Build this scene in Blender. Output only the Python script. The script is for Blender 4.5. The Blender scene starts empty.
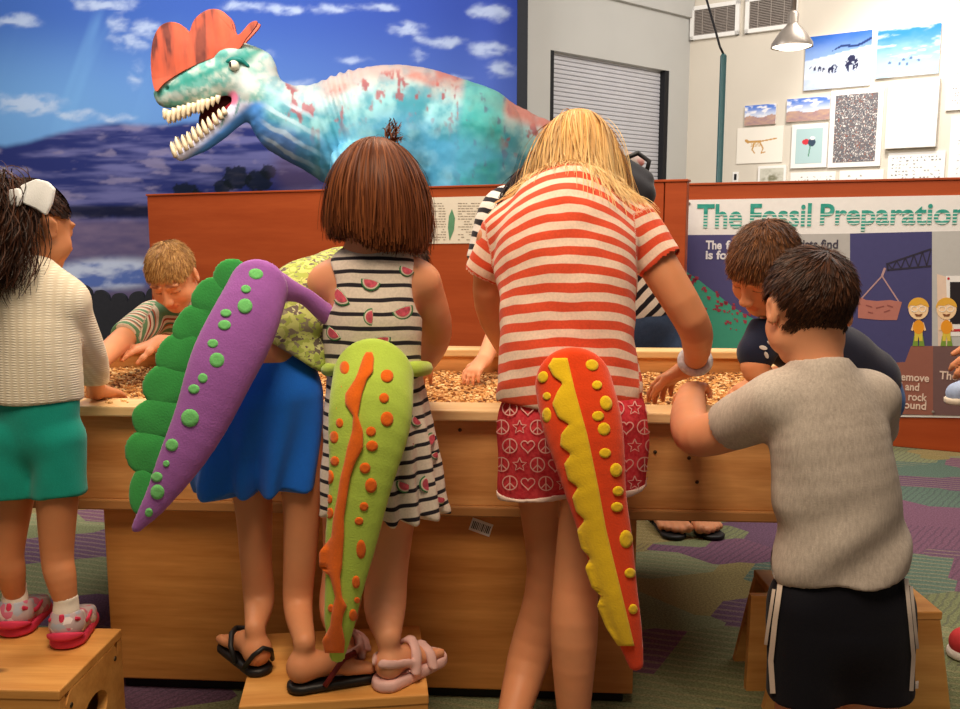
import bpy, bmesh, math, random
import numpy as np
from mathutils import Vector, Matrix

rng = np.random.default_rng(11)
random.seed(5)
COL = bpy.context.scene.collection
SC = bpy.context.scene
FPX = 900.0
PIT = math.atan(124.5 / FPX)
CAMZ = 1.1
CP, SP = math.cos(PIT), math.sin(PIT)
A = lambda *v: np.array(v, dtype=float)


def ray(px, py):
    x = (px - 480) / FPX
    y = (354.5 - py) / FPX
    return A(x, CP + y * SP, -SP + y * CP)


def at(px, py, Y):
    """photo pixel -> point in the room at distance Y"""
    d = ray(px, py)
    return A(0, 0, CAMZ) + d * (Y / d[1])


def atz(px, py, z):
    d = ray(px, py)
    return A(0, 0, CAMZ) + d * ((z - CAMZ) / d[2])


def q(r, Y):
    return r * Y / FPX


def nrm(v):
    v = np.asarray(v, float)
    return v / (np.linalg.norm(v, axis=-1, keepdims=True) + 1e-12)


def c(r, g, b):
    f = lambda u: ((u / 255 + 0.055) / 1.055) ** 2.4 if u > 10.3 else u / 255 / 12.92
    return (f(r), f(g), f(b), 1.0)


def ca(r, g, b):
    return np.array(c(r, g, b)[:3])


# ---------------------------------------------------------------- noise
def vnoise(x, y, seed=0):
    xi = np.floor(x).astype(np.int64); yi = np.floor(y).astype(np.int64)
    xf = x - xi; yf = y - yi
    u = xf * xf * (3 - 2 * xf); v = yf * yf * (3 - 2 * yf)

    def h(i, j):
        n = (i * 374761393 + j * 668265263 + seed * 974711) & 0x7fffffff
        n = ((n ^ (n >> 13)) * 1274126177) & 0x7fffffff
        n = (n ^ (n >> 16)) & 0xffff
        return n / 65535.0
    a = h(xi, yi); b = h(xi + 1, yi); d = h(xi, yi + 1); e = h(xi + 1, yi + 1)
    return (a * (1 - u) + b * u) * (1 - v) + (d * (1 - u) + e * u) * v


def fbm(x, y, seed=0, o=5):
    s = 0; a = 0.5
    for i in range(o):
        s = s + a * vnoise(x, y, seed + i * 17); x = x * 2.03 + 3.1; y = y * 2.03 + 1.7; a *= 0.5
    return s


def sst(a, b, x):
    t = np.clip((x - a) / (b - a), 0, 1)
    return t * t * (3 - 2 * t)


# ---------------------------------------------------------------- signed distance shapes
class S:
    def __init__(s):
        s.p = []

    def rc(s, a, b, r1, r2, k=.015, fl=None, sq=1.0, sub=False):
        a = np.asarray(a, float); b = np.asarray(b, float)
        fl = None if fl is None else nrm(fl)
        m = max(r1, r2) * max(1, sq)
        lo = np.minimum(a, b) - m; hi = np.maximum(a, b) + m
        s.p.append(('rc', (a, b, r1, r2, fl, sq), k, sub, lo, hi)); return s

    def el(s, ce, r, R=None, k=.015, sub=False):
        ce = np.asarray(ce, float); r = np.asarray(r, float) * np.ones(3)
        R = np.eye(3) if R is None else np.asarray(R, float)
        m = r.max()
        s.p.append(('el', (ce, r, R), k, sub, ce - m, ce + m)); return s

    def bx(s, ce, hs, rad=.01, R=None, k=.01, sub=False):
        ce = np.asarray(ce, float); hs = np.asarray(hs, float)
        R = np.eye(3) if R is None else np.asarray(R, float)
        m = np.linalg.norm(hs)
        s.p.append(('bx', (ce, hs - rad, rad, R), k, sub, ce - m, ce + m)); return s

    def chain(s, pts, rs, k=.015, fl=None, sq=1.0, sub=4):
        """one smooth limb through all points, its radius easing from joint to joint"""
        P = np.array([np.asarray(p, float) for p in pts]); R = np.array(rs, float); n = len(P)
        if n > 2:
            X = np.concatenate([P, R[:, None]], 1); E = np.concatenate([[2 * X[0] - X[1]], X, [2 * X[-1] - X[-2]]])
            out = []
            for i in range(n - 1):
                p0, p1, p2, p3 = E[i:i + 4]
                for j in range(sub):
                    t = j / sub
                    out.append(.5 * (2 * p1 + (p2 - p0) * t + (2 * p0 - 5 * p1 + 4 * p2 - p3) * t * t + (3 * p1 - p0 - 3 * p2 + p3) * t ** 3))
            out.append(X[-1]); X = np.array(out); P = X[:, :3]; R = np.maximum(X[:, 3], min(rs) * .9)
        fl = None if fl is None else nrm(fl)
        m = R.max() * max(1, sq)
        s.p.append(('ch', (P, R, fl, sq), k, False, P.min(0) - m, P.max(0) + m)); return s

    def plane(s, pt, n, k=.004):
        s.p.append(('pl', (np.asarray(pt, float), nrm(n)), k, False, None, None)); return s

    def extend(s, o):
        s.p += o.p; return s

    @staticmethod
    def prim(t, a, X):
        if t == 'rc':
            p, b, r1, r2, fl, sq = a
            w = X - p; ba = b - p
            if fl is not None and sq != 1.0:
                w = w + ((1 / sq - 1) * (w @ fl))[..., None] * fl
                ba = ba + (1 / sq - 1) * (ba @ fl) * fl
            tt = np.clip((w @ ba) / max(ba @ ba, 1e-9), 0, 1)
            d = np.linalg.norm(w - tt[..., None] * ba, axis=-1) - (r1 + (r2 - r1) * tt)
            return d * min(1.0, sq) if fl is not None else d
        if t == 'ch':
            Pp, Rr, fl, sq = a; D = None
            for i in range(len(Pp) - 1):
                d = S.prim('rc', (Pp[i], Pp[i + 1], Rr[i], Rr[i + 1], fl, sq), X)
                D = d if D is None else np.minimum(D, d)
            return D
        if t == 'el':
            ce, r, R = a
            l = (X - ce) @ R.T
            k0 = np.linalg.norm(l / r, axis=-1); k1 = np.linalg.norm(l / (r * r), axis=-1)
            return np.where(k1 > 1e-9, k0 * (k0 - 1) / np.maximum(k1, 1e-9), -r.min())
        if t == 'bx':
            ce, hs, rad, R = a
            l = np.abs((X - ce) @ R.T) - hs
            return np.linalg.norm(np.maximum(l, 0), axis=-1) + np.minimum(l.max(axis=-1), 0) - rad
        if t == 'pl':
            return (X - a[0]) @ a[1]

    @staticmethod
    def comb(D, d, k, sub, pl):
        if sub:
            d = -d
        if sub or pl:   # smooth max
            h = np.clip(.5 - .5 * (d - D) / k, 0, 1)
            return d * (1 - h) + D * h + k * h * (1 - h)
        h = np.clip(.5 + .5 * (d - D) / k, 0, 1)
        return d * (1 - h) + D * h - k * h * (1 - h)

    def ev(s, X):
        D = np.full(X.shape[:-1], 10.0)
        for t, a, k, sub, lo, hi in s.p:
            D = s.comb(D, s.prim(t, a, X), k, sub, t == 'pl')
        return D

    def grad(s, X, e=.002):
        g = np.stack([s.ev(X + v) - s.ev(X - v) for v in (A(e, 0, 0), A(0, e, 0), A(0, 0, e))], -1)
        return nrm(g)

    def cast(s, px, py, t0=.5, t1=12.0):
        """first hit of the sight line through a photo pixel with this shape"""
        px = np.asarray(px, float); py = np.asarray(py, float)
        x = (px - 480) / FPX; y = (354.5 - py) / FPX
        d = nrm(np.stack([x, CP + y * SP, -SP + y * CP], -1))
        o = A(0, 0, CAMZ); t = np.full(px.shape, t0)
        for i in range(90):
            v = s.ev(o + d * t[..., None]); t = t + v * .8
        P = o + d * t[..., None]
        return P, (np.abs(v) < .004) & (t < t1)

    def mesh(s, h=.005, disp=None):
        los = [x[4] for x in s.p if x[4] is not None and not x[3]]; his = [x[5] for x in s.p if x[5] is not None and not x[3]]
        pad = 4 * h
        lo = np.min(los, 0) - pad; hi = np.max(his, 0) + pad
        n = np.ceil((hi - lo) / h).astype(int) + 1
        ax = [lo[i] + h * np.arange(n[i]) for i in range(3)]
        D = np.full(tuple(n), 1.0)
        for t, a, k, sub, pl, ph in s.p:
            if pl is None:
                i0 = A(0, 0, 0).astype(int); i1 = n
            else:
                mg = k + 3 * h
                i0 = np.clip(np.floor((pl - mg - lo) / h).astype(int), 0, n)
                i1 = np.clip(np.ceil((ph + mg - lo) / h).astype(int) + 1, 0, n)
            if np.any(i1 <= i0):
                continue
            sl = tuple(slice(i0[i], i1[i]) for i in range(3))
            X = np.stack(np.meshgrid(*[ax[i][sl[i]] for i in range(3)], indexing='ij'), -1)
            D[sl] = s.comb(D[sl], s.prim(t, a, X), k, sub, t == 'pl')
        if disp is not None:
            m = np.abs(D) < .03
            idx = np.argwhere(m)
            D[m] += disp(lo + idx * h)
        return nets(D, lo, h)


def nets(D, lo, h):
    ins = D < 0
    nx, ny, nz = D.shape
    cs = [(i, j, k) for i in (0, 1) for j in (0, 1) for k in (0, 1)]
    cnt = np.zeros((nx - 1, ny - 1, nz - 1), np.int8)
    for i, j, k in cs:
        cnt += ins[i:nx - 1 + i, j:ny - 1 + j, k:nz - 1 + k]
    act = (cnt > 0) & (cnt < 8)
    idx = np.argwhere(act)
    vals = np.stack([D[idx[:, 0] + i, idx[:, 1] + j, idx[:, 2] + k] for i, j, k in cs], 1)
    acc = np.zeros((len(idx), 3)); num = np.zeros(len(idx))
    for u in range(8):
        for v in range(u + 1, 8):
            a, b = np.array(cs[u]), np.array(cs[v])
            if np.abs(a - b).sum() != 1:
                continue
            x = (vals[:, u] < 0) != (vals[:, v] < 0)
            t = vals[x, u] / (vals[x, u] - vals[x, v])
            acc[x] += a + t[:, None] * (b - a); num[x] += 1
    V = lo + (idx + acc / num[:, None]) * h
    vm = np.full(act.shape, -1, np.int64); vm[act] = np.arange(len(idx))
    Fs = []
    for axn in range(3):
        a = [slice(None)] * 3; b = [slice(None)] * 3
        a[axn] = slice(0, -1); b[axn] = slice(1, None)
        A0 = ins[tuple(a)]; B0 = ins[tuple(b)]
        ch = np.argwhere(A0 != B0)
        o1, o2 = [(1, 2), (2, 0), (0, 1)][axn]
        ok = (ch[:, o1] > 0) & (ch[:, o2] > 0) & (ch[:, o1] < D.shape[o1] - 1) & (ch[:, o2] < D.shape[o2] - 1)
        ch = ch[ok]
        fl = A0[tuple(ch.T)]
        quad = []
        for d1, d2 in ((-1, -1), (0, -1), (0, 0), (-1, 0)):
            w = ch.copy(); w[:, o1] += d1; w[:, o2] += d2
            quad.append(vm[tuple(w.T)])
        Q = np.stack(quad, 1)
        Q[~fl] = Q[~fl][:, ::-1]
        Fs.append(Q)
    return V, np.concatenate(Fs)


def folds(amp, freq, seed, ax=(1, 1, 1)):
    r = np.random.default_rng(seed)
    ds = nrm(r.normal(size=(4, 3)) * np.array(ax)); ph = r.uniform(0, 6.28, 4)

    def f(P):
        s = 0
        for d, p in zip(ds, ph):
            w = P @ d
            s = s + np.sin(freq * w + p + 1.3 * np.sin(freq * .43 * (P @ d[[1, 2, 0]]) + p * 2))
        return amp * s / 3
    return f


# ---------------------------------------------------------------- mesh objects
def empty(name, loc=(0, 0, 0), rz=0.0):
    o = bpy.data.objects.new(name, None); COL.objects.link(o)
    o.location = tuple(float(v) for v in loc); o.rotation_euler = (0, 0, rz)
    o.empty_display_size = .05
    return o


def tag(o, label=None, cat=None, group=None, kind=None):
    if label: o['label'] = label
    if cat: o['category'] = cat
    if group: o['group'] = group
    if kind: o['kind'] = kind
    return o


def thing(name, label, cat, loc, rz=0.0, group=None):
    return tag(empty(name, loc, rz), label, cat, group)


def mobj(name, V, Fa, m, parent=None, base=None, pc=None, col=None, smooth=True, mi=None):
    """V (n,3); Fa list of index arrays or one array with 3 or 4 columns"""
    if isinstance(Fa, np.ndarray):
        Fa = [Fa]
    Fa = [f for f in Fa if len(f)]
    V = np.asarray(V, float)
    if base is None and parent is not None and parent.get('_w'):
        base = parent['_w']
    if base is not None:
        V = V - np.asarray(base, float)
    used = np.unique(np.concatenate([f.ravel() for f in Fa]))
    if len(used) < len(V):      # leave out points no face uses
        mp = np.zeros(len(V), np.int64); mp[used] = np.arange(len(used))
        V = V[used]; Fa = [mp[f] for f in Fa]
        pc = None if pc is None else np.asarray(pc)[used]; col = None if col is None else np.asarray(col)[used]
    me = bpy.data.meshes.new(name)
    me.vertices.add(len(V)); me.vertices.foreach_set('co', V.astype(np.float32).ravel())
    tot = np.concatenate([np.full(len(f), f.shape[1]) for f in Fa])
    loops = np.concatenate([f.ravel() for f in Fa])
    me.loops.add(len(loops)); me.loops.foreach_set('vertex_index', loops.astype(np.int32))
    me.polygons.add(len(tot))
    me.polygons.foreach_set('loop_start', (np.cumsum(tot) - tot).astype(np.int32))
    me.polygons.foreach_set('loop_total', tot.astype(np.int32))
    me.polygons.foreach_set('use_smooth', np.full(len(tot), smooth))
    ms = m if isinstance(m, (list, tuple)) else [m]
    for x in ms: me.materials.append(x)
    if mi is not None:
        me.polygons.foreach_set('material_index', np.asarray(mi, np.int32))
    if pc is not None:
        at_ = me.attributes.new('pc', 'FLOAT_VECTOR', 'POINT'); at_.data.foreach_set('vector', np.asarray(pc, np.float32).ravel())
    if col is not None:
        cc = np.ones((len(V), 4), np.float32); cc[:, :3] = col
        at_ = me.attributes.new('col', 'FLOAT_COLOR', 'POINT'); at_.data.foreach_set('color', cc.ravel())
    me.update(calc_edges=True); me.validate()
    o = bpy.data.objects.new(name, me); COL.objects.link(o)
    if parent is not None: o.parent = parent
    return o


def sobj(name, s, m, parent=None, base=None, h=.005, disp=None, pcf=None, colf=None):
    V, Fq = s.mesh(h, disp)
    return mobj(name, V, Fq, m, parent, base, None if pcf is None else pcf(V), None if colf is None else colf(V))


class MB:
    """collects boxes, tubes, polygons; build() links ONE mesh"""
    def __init__(s):
        s.V = []; s.F = []; s.n = 0; s.M = []

    def add(s, V, F, m=0):
        V = np.asarray(V, float)
        s.V.append(V)
        for f in F:
            s.F.append([i + s.n for i in f]); s.M.append(m)
        s.n += len(V); return s

    def box(s, ce, size, bev=.003, ex=(1, 0, 0), ey=(0, 1, 0), ez=(0, 0, 1), m=0):
        bm = bmesh.new(); bmesh.ops.create_cube(bm, size=1)
        for v in bm.verts: v.co = Vector((v.co.x * size[0], v.co.y * size[1], v.co.z * size[2]))
        if bev: bmesh.ops.bevel(bm, geom=bm.edges[:], offset=min(bev, min(size) * .4), segments=2, affect='EDGES', profile=.5)
        R = np.array([ex, ey, ez], float)
        bm.verts.index_update()
        V = np.array([v.co[:] for v in bm.verts]) @ R + np.asarray(ce, float)
        F = [[v.index for v in f.verts] for f in bm.faces]
        bm.free(); return s.add(V, F, m)

    def tube(s, pts, r, n=8, m=0, cap=True, fl=None):
        pts = np.asarray(pts, float); k = len(pts); r = np.ones(k) * r
        T = nrm(np.gradient(pts, axis=0)); up = A(0, 0, 1) if abs(T[0][2]) < .9 else A(1, 0, 0)
        V = []
        for i in range(k):
            u = nrm(np.cross(T[i], up)); w = np.cross(u, T[i]); up = w
            for j in range(n):
                a = 2 * math.pi * j / n; V.append(pts[i] + r[i] * (math.cos(a) * u + math.sin(a) * w * (fl or 1)))
        F = [[i * n + j, i * n + (j + 1) % n, (i + 1) * n + (j + 1) % n, (i + 1) * n + j] for i in range(k - 1) for j in range(n)]
        if cap: F += [list(range(n))[::-1], [(k - 1) * n + j for j in range(n)]]
        return s.add(V, F, m)

    def lathe(s, prof, ce, n=32, axis=(0, 0, 1), m=0):
        az = nrm(axis); ux = nrm(np.cross(az, A(0, 1, 0.01))); uy = np.cross(az, ux)
        V = [np.asarray(ce) + r * (math.cos(2 * math.pi * j / n) * ux + math.sin(2 * math.pi * j / n) * uy) + z * az for r, z in prof for j in range(n)]
        F = [[i * n + j, i * n + (j + 1) % n, (i + 1) * n + (j + 1) % n, (i + 1) * n + j] for i in range(len(prof) - 1) for j in range(n)]
        return s.add(V, F, m)

    def poly(s, pts, nvec, th, m=0):
        """flat outline given as 3D points, thickened along nvec (towards the viewer side)"""
        pts = np.asarray(pts, float); n = len(pts); nvec = nrm(nvec)
        ar = sum(np.cross(pts[i] - pts[0], pts[(i + 1) % n] - pts[0]) for i in range(n)) @ nvec
        if ar < 0: pts = pts[::-1]
        V = np.concatenate([pts + nvec * th, pts])
        F = [list(range(n)), list(range(n, 2 * n))[::-1]] + [[i, n + i, n + (i + 1) % n, (i + 1) % n] for i in range(n)]
        return s.add(V, F, m)

    def build(s, name, mat, parent=None, base=None, smooth=False):
        V = np.concatenate(s.V)
        used = sorted({i for f in s.F for i in f})
        if len(used) < len(V):
            mp = dict(zip(used, range(len(used)))); V = V[used]; s.F = [[mp[i] for i in f] for f in s.F]
        if base is None and parent is not None and parent.get('_w'): base = parent['_w']
        if base is not None: V = V - np.asarray(base, float)
        me = bpy.data.meshes.new(name); me.from_pydata(V.tolist(), [], s.F)
        for x in (mat if isinstance(mat, (list, tuple)) else [mat]): me.materials.append(x)
        me.polygons.foreach_set('material_index', np.array(s.M, np.int32))
        me.polygons.foreach_set('use_smooth', np.full(len(s.F), smooth))
        me.validate(); me.update()
        o = bpy.data.objects.new(name, me); COL.objects.link(o)
        if parent is not None: o.parent = parent
        return o


def wthing(name, label, cat, loc, group=None):
    """thing whose parts are given in room coordinates"""
    o = thing(name, label, cat, loc, 0, group); o['_w'] = [float(v) for v in loc]
    return o


def wpart(o):
    return o['_w'] if o.get('_w') else None


# ---------------------------------------------------------------- materials
class NT:
    def __init__(s, name):
        s.m = bpy.data.materials.new(name); s.m.use_nodes = True
        s.t = s.m.node_tree; s.b = s.t.nodes['Principled BSDF']

    def n(s, ty, props=None, **inp):
        nd = s.t.nodes.new(ty)
        for k, v in (props or {}).items(): setattr(nd, k, v)
        for k, v in inp.items():
            kk = int(k[1:]) if k[0] == '_' and k[1:].isdigit() else k.replace('_', ' ')
            s.set(nd.inputs[kk], v)
        return nd

    def set(s, sock, v):
        if isinstance(v, bpy.types.NodeSocket): s.t.links.new(v, sock)
        elif isinstance(v, bpy.types.Node): s.t.links.new(v.outputs[0], sock)
        else: sock.default_value = v

    def math(s, op, a, b=0.0, cc=0.0):
        return s.n('ShaderNodeMath', {'operation': op}, _0=a, _1=b, _2=cc).outputs[0]

    def mix(s, f, a, b, bt='MIX'):
        nd = s.t.nodes.new('ShaderNodeMix'); nd.data_type = 'RGBA'; nd.blend_type = bt
        s.set(nd.inputs[0], f); s.set(nd.inputs[6], a); s.set(nd.inputs[7], b)
        return nd.outputs[2]

    def ramp(s, f, stops, interp='LINEAR'):
        nd = s.t.nodes.new('ShaderNodeValToRGB'); s.set(nd.inputs[0], f)
        cr = nd.color_ramp; cr.interpolation = interp
        while len(cr.elements) < len(stops): cr.elements.new(.5)
        for e, (p, col) in zip(cr.elements, stops): e.position = p; e.color = col
        return nd.outputs[0]

    def obj(s):
        return s.n('ShaderNodeTexCoord').outputs['Object']

    def attr(s, a, out='Vector'):
        return s.n('ShaderNodeAttribute', {'attribute_name': a}).outputs[out]

    def noise(s, vec, scale, detail=3, rough=.5):
        return s.n('ShaderNodeTexNoise', None, Vector=vec, Scale=scale, Detail=float(detail), Roughness=rough).outputs[0]

    def mapped(s, vec, scale=(1, 1, 1), rot=(0, 0, 0), loc=(0, 0, 0)):
        return s.n('ShaderNodeMapping', None, Vector=vec, Scale=scale, Rotation=rot, Location=loc).outputs[0]

    def bump(s, hgt, st=.3, dist=.002):
        nd = s.n('ShaderNodeBump', None, Height=hgt, Strength=st, Distance=dist)
        s.t.links.new(nd.outputs[0], s.b.inputs['Normal'])

    def done(s, col, rough=.6, spec=.3, metal=0.0):
        s.set(s.b.inputs['Base Color'], col); s.b.inputs['Roughness'].default_value = rough
        s.b.inputs['Specular IOR Level'].default_value = spec; s.b.inputs['Metallic'].default_value = metal
        return s.m


def hsvvar(col, f):
    return (min(1, col[0] * f), min(1, col[1] * f), min(1, col[2] * f), 1)


def plain(name, col, rough=.6, spec=.3, metal=0.0, var=.12, sc=40, bump=0.0, bs=300):
    t = NT(name); v = t.obj()
    f = t.noise(v, sc, 3)
    cc = t.ramp(f, [(.25, hsvvar(col, 1 - var)), (.75, hsvvar(col, 1 + var))])
    if bump: t.bump(t.noise(v, bs, 2), bump, .001)
    return t.done(cc, rough, spec, metal)


def fabric(name, col, var=.1, sc=25, bs=420, bump=.35, rough=.9, fuzz=.15):
    t = NT(name); v = t.obj()
    f = t.noise(v, sc, 4); g = t.noise(v, 260, 1)
    ff = t.math('ADD', t.math('MULTIPLY', f, .6), t.math('MULTIPLY', g, .4))
    cc = t.ramp(ff, [(.3, hsvvar(col, 1 - var)), (.7, hsvvar(col, 1 + var))])
    t.bump(t.noise(v, bs, 2), bump, .0012)
    t.b.inputs['Sheen Weight'].default_value = fuzz
    return t.done(cc, rough, .15)


def attrmat(name, rough=.6, spec=.3, bump=0.0, bs=200, var=0.0):
    t = NT(name)
    cc = t.attr('col', 'Color')
    if var:
        n_ = t.noise(t.obj(), 60, 4)
        cc = t.mix(1.0, cc, t.ramp(n_, [(.3, (1 - var,) * 3 + (1,)), (.7, (1 + var,) * 3 + (1,))]), 'MULTIPLY')
    if bump: t.bump(t.noise(t.obj(), bs, 3), bump, .002)
    return t.done(cc, rough, spec)


def skinmat(name, col):
    t = NT(name)
    n_ = t.noise(t.obj(), 14, 3)
    base = t.ramp(n_, [(.3, hsvvar(col, .93)), (.7, (min(1, col[0] * 1.05), col[1] * 1.0, col[2] * .98, 1))])
    cc = t.mix(1.0, base, t.attr('col', 'Color'), 'MULTIPLY')
    t.b.inputs['Subsurface Weight'].default_value = .12
    t.b.inputs['Subsurface Radius'].default_value = (1, .35, .2)
    t.b.inputs['Subsurface Scale'].default_value = .008
    return t.done(cc, .5, .3)


def wood(name, c1, c2, axis='X', sc=1.0, rough=.5, knots=True, spec=.3):
    t = NT(name); v = t.obj()
    s3 = {'X': (1.2, 14, 14), 'Y': (14, 1.2, 14), 'Z': (14, 14, 1.2)}[axis]
    m = t.mapped(v, tuple(k * sc for k in s3))
    f = t.noise(m, 1.0, 6, .62)
    g = t.noise(t.mapped(v, tuple(k * sc * 7 for k in s3)), 1.0, 2)
    big = t.noise(t.mapped(v, tuple(k * sc * .25 for k in s3)), 1.0, 2)
    ff = t.math('ADD', t.math('MULTIPLY', f, .6), t.math('ADD', t.math('MULTIPLY', g, .15), t.math('MULTIPLY', big, .25)))
    cc = t.ramp(ff, [(.34, c1), (.5, tuple((a + b) / 2 for a, b in zip(c1, c2))), (.64, c2)])
    if knots:
        vo = t.n('ShaderNodeTexVoronoi', {'feature': 'F1'}, Vector=t.mapped(v, tuple(k * sc * .3 for k in {'X': (5, 10, 10), 'Y': (10, 5, 10), 'Z': (10, 10, 5)}[axis])), Scale=1.0)
        kk = t.ramp(vo.outputs['Distance'], [(.03, (1, 1, 1, 1)), (.06, (0, 0, 0, 1))])
        cc = t.mix(t.math('MULTIPLY', kk, .75), cc, hsvvar(c1, .25))
    t.bump(f, .08, .002)
    return t.done(cc, rough, spec)


def stripemat(name, ca_, cb_, period, frac, attr='pc', extra=None, rough=.9):
    """stripes across the first pattern coordinate stored on the cloth"""
    t = NT(name)
    sep = t.n('ShaderNodeSeparateXYZ', None, Vector=t.attr(attr))
    wob = t.math('MULTIPLY', t.math('SUBTRACT', t.noise(t.obj(), 9, 2), .5), period * .5)
    u = t.math('ADD', sep.outputs[0], wob)
    fr = t.math('FRACT', t.math('DIVIDE', u, period))
    if isinstance(frac, float):
        a = t.ramp(fr, [(0, (1, 1, 1, 1)), (frac - .02, (1, 1, 1, 1)), (frac + .02, (0, 0, 0, 1)), (.97, (0, 0, 0, 1)), (1, (1, 1, 1, 1))])
        cc = t.mix(a, cb_, ca_)
    else:
        cc = t.ramp(fr, frac, 'CONSTANT')
    n_ = t.noise(t.obj(), 220, 2)
    cc = t.mix(1.0, cc, t.ramp(n_, [(.3, (.9, .9, .9, 1)), (.7, (1.05, 1.05, 1.05, 1))]), 'MULTIPLY')
    t.bump(t.noise(t.obj(), 420, 2), .3, .0012)
    t.b.inputs['Sheen Weight'].default_value = .1
    return t.done(cc, rough, .15)


def emit(name, col, st):
    t = NT(name); t.b.inputs['Emission Color'].default_value = col; t.b.inputs['Emission Strength'].default_value = st
    return t.done(col, .5)


def text_mesh(body, bold=.0):
    cu = bpy.data.curves.new('lettering', 'FONT'); cu.body = body; cu.size = 1; cu.offset = bold; cu.resolution_u = 4
    cu.extrude = .01
    o = bpy.data.objects.new('lettering', cu); COL.objects.link(o)
    bpy.context.view_layer.update()
    dg = bpy.context.evaluated_depsgraph_get()
    me = bpy.data.meshes.new_from_object(o.evaluated_get(dg))
    bpy.data.objects.remove(o); bpy.data.curves.remove(cu)
    V = np.array([v.co[:] for v in me.vertices]); F = [list(p.vertices) for p in me.polygons]
    bpy.data.meshes.remove(me)
    return V, F
# ================================================================ palette
WHITE = c(236, 232, 224)
m_wall = plain('wall_paint', c(212, 204, 190), .85, .15, var=.02, sc=3, bump=.05, bs=150)
m_wallg = plain('wall_paint_grey', c(196, 196, 192), .85, .15, var=.02, sc=3)
m_black = plain('black_paint', c(26, 26, 30), .6, .3, var=.1)
m_cherry = wood('cherry_laminate', c(150, 60, 24), c(174, 78, 36), 'X', .7, .45, knots=False, spec=.25)
m_pine = wood('pine_board', c(216, 168, 108), c(244, 214, 162), 'X', 1.5, .5)
m_pine_shaded = wood('pine_board_shaded', c(178, 114, 58), c(230, 172, 108), 'X', 1.5, .5)  # same pine as the rim, with the boards' shade mixed into a darker colour
m_ply = wood('plywood_panel', c(172, 108, 48), c(222, 158, 86), 'X', 1.1, .5)
m_stool = wood('birch_stool', c(194, 130, 62), c(232, 174, 100), 'X', 1.5, .45)
m_metal = plain('brushed_metal', c(176, 166, 156), .42, .5, .55, var=.06)
m_screw = plain('screw_metal', c(70, 56, 40), .5, .5, .6)
m_white = plain('white_board', c(238, 236, 232), .7, .2, var=.02)
m_grille = plain('vent_grey', c(110, 102, 98), .7, .3)
m_grille2 = plain('louvre_grey', c(158, 148, 140), .7, .3)
m_shutter = plain('shutter_slat', c(202, 202, 208), .55, .35, .05, var=.04, sc=6)
m_print = attrmat('printed_surface', .75, .15)


def carpet():
    t = NT('patterned_carpet'); v = t.obj()
    m = t.mapped(v, (2.1, 3.4, 1), (0, 0, .35))
    wob = t.n('ShaderNodeTexNoise', None, Vector=t.mapped(v, (.9, .9, 1)), Scale=1.0, Detail=1.0)
    mv = t.n('ShaderNodeVectorMath', {'operation': 'MULTIPLY_ADD'}, _0=wob.outputs['Color'], _1=(.22, .22, 0), _2=m).outputs[0]
    vo = t.n('ShaderNodeTexVoronoi', {'feature': 'F1', 'distance': 'MANHATTAN'}, Vector=mv, Scale=1.0)
    sp = t.n('ShaderNodeSeparateXYZ', None, Vector=vo.outputs['Color'])
    pal = t.ramp(sp.outputs[0], [(0, c(124, 130, 96)), (.2, c(122, 88, 108)), (.36, c(146, 132, 88)), (.54, c(96, 116, 104)), (.7, c(108, 82, 104)), (.82, c(134, 140, 106))], 'CONSTANT')
    # thin weave streaks in some patches
    w1 = t.n('ShaderNodeTexWave', {'bands_direction': 'Y'}, Vector=t.mapped(v, (1, 1, 1), (0, 0, .3)), Scale=9.0, Distortion=2.0)
    st = t.math('MULTIPLY', t.math('GREATER_THAN', w1.outputs[1], .78), t.math('GREATER_THAN', sp.outputs[1], .45))
    cc = t.mix(t.math('MULTIPLY', st, .3), pal, c(176, 158, 122))
    w2 = t.n('ShaderNodeTexWave', {'bands_direction': 'X'}, Vector=t.mapped(v, (1, 1, 1), (0, 0, .7)), Scale=14.0, Distortion=3.0)
    st2 = t.math('MULTIPLY', t.math('GREATER_THAN', w2.outputs[1], .8), t.math('LESS_THAN', sp.outputs[1], .25))
    cc = t.mix(t.math('MULTIPLY', st2, .35), cc, c(70, 62, 80))
    sp_ = t.noise(v, 160, 2, .7)
    cc = t.mix(1.0, cc, t.ramp(sp_, [(.3, (.6, .6, .6, 1)), (.7, (1.3, 1.3, 1.3, 1))]), 'MULTIPLY')
    t.bump(t.noise(v, 240, 2), .6, .004)
    return t.done(cc, .95, .1)


def struct(o):
    o['kind'] = 'structure'; return o


# floor
mb = MB(); mb.box((0, 4.4, -.05), (13, 11.6, .1), 0); struct(mb.build('floor', carpet()))

# plan of the far walls
COR = A(2.07, 9.2)
WR = nrm(A(1.42, -1.0)); WL = nrm(A(-1.19, -1.0))


def wallbox(name, P, d, L, z0, z1, mat, th=.12, side=1):
    """wall standing from P along d; its room face passes through P"""
    d3 = A(d[0], d[1], 0); n = A(d[1], -d[0], 0) * side   # n: towards the room
    if n[1] > 0: n = -n
    ce = A(P[0], P[1], 0) + d3 * L / 2 - n * th / 2; ce[2] = (z0 + z1) / 2
    m = MB(); m.box(ce, (L, th, z1 - z0), 0, ex=d3, ey=-n, ez=(0, 0, 1))
    return m.build(name, mat), n


o, NR = wallbox('wall_right', COR, WR, 5.2, 0, 4.2, m_wall); struct(o)

# shutter wall: pieces round the opening
def hitwall(px, py, P, d, off=0.0):
    """point where the sight line of a pixel meets the upright plane through P along d"""
    n = A(d[1], -d[0], 0); n = n if n[1] < 0 else -n
    P3 = A(P[0], P[1], 0) + n * off
    o_ = A(0, 0, CAMZ); r = ray(px, py)
    return o_ + r * (((P3 - o_) @ n) / (r @ n))


def swall(px): # distance along the shutter wall for a pixel column
    h = hitwall(px, 200, COR, WL); return (h[:2] - COR) @ WL


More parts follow.
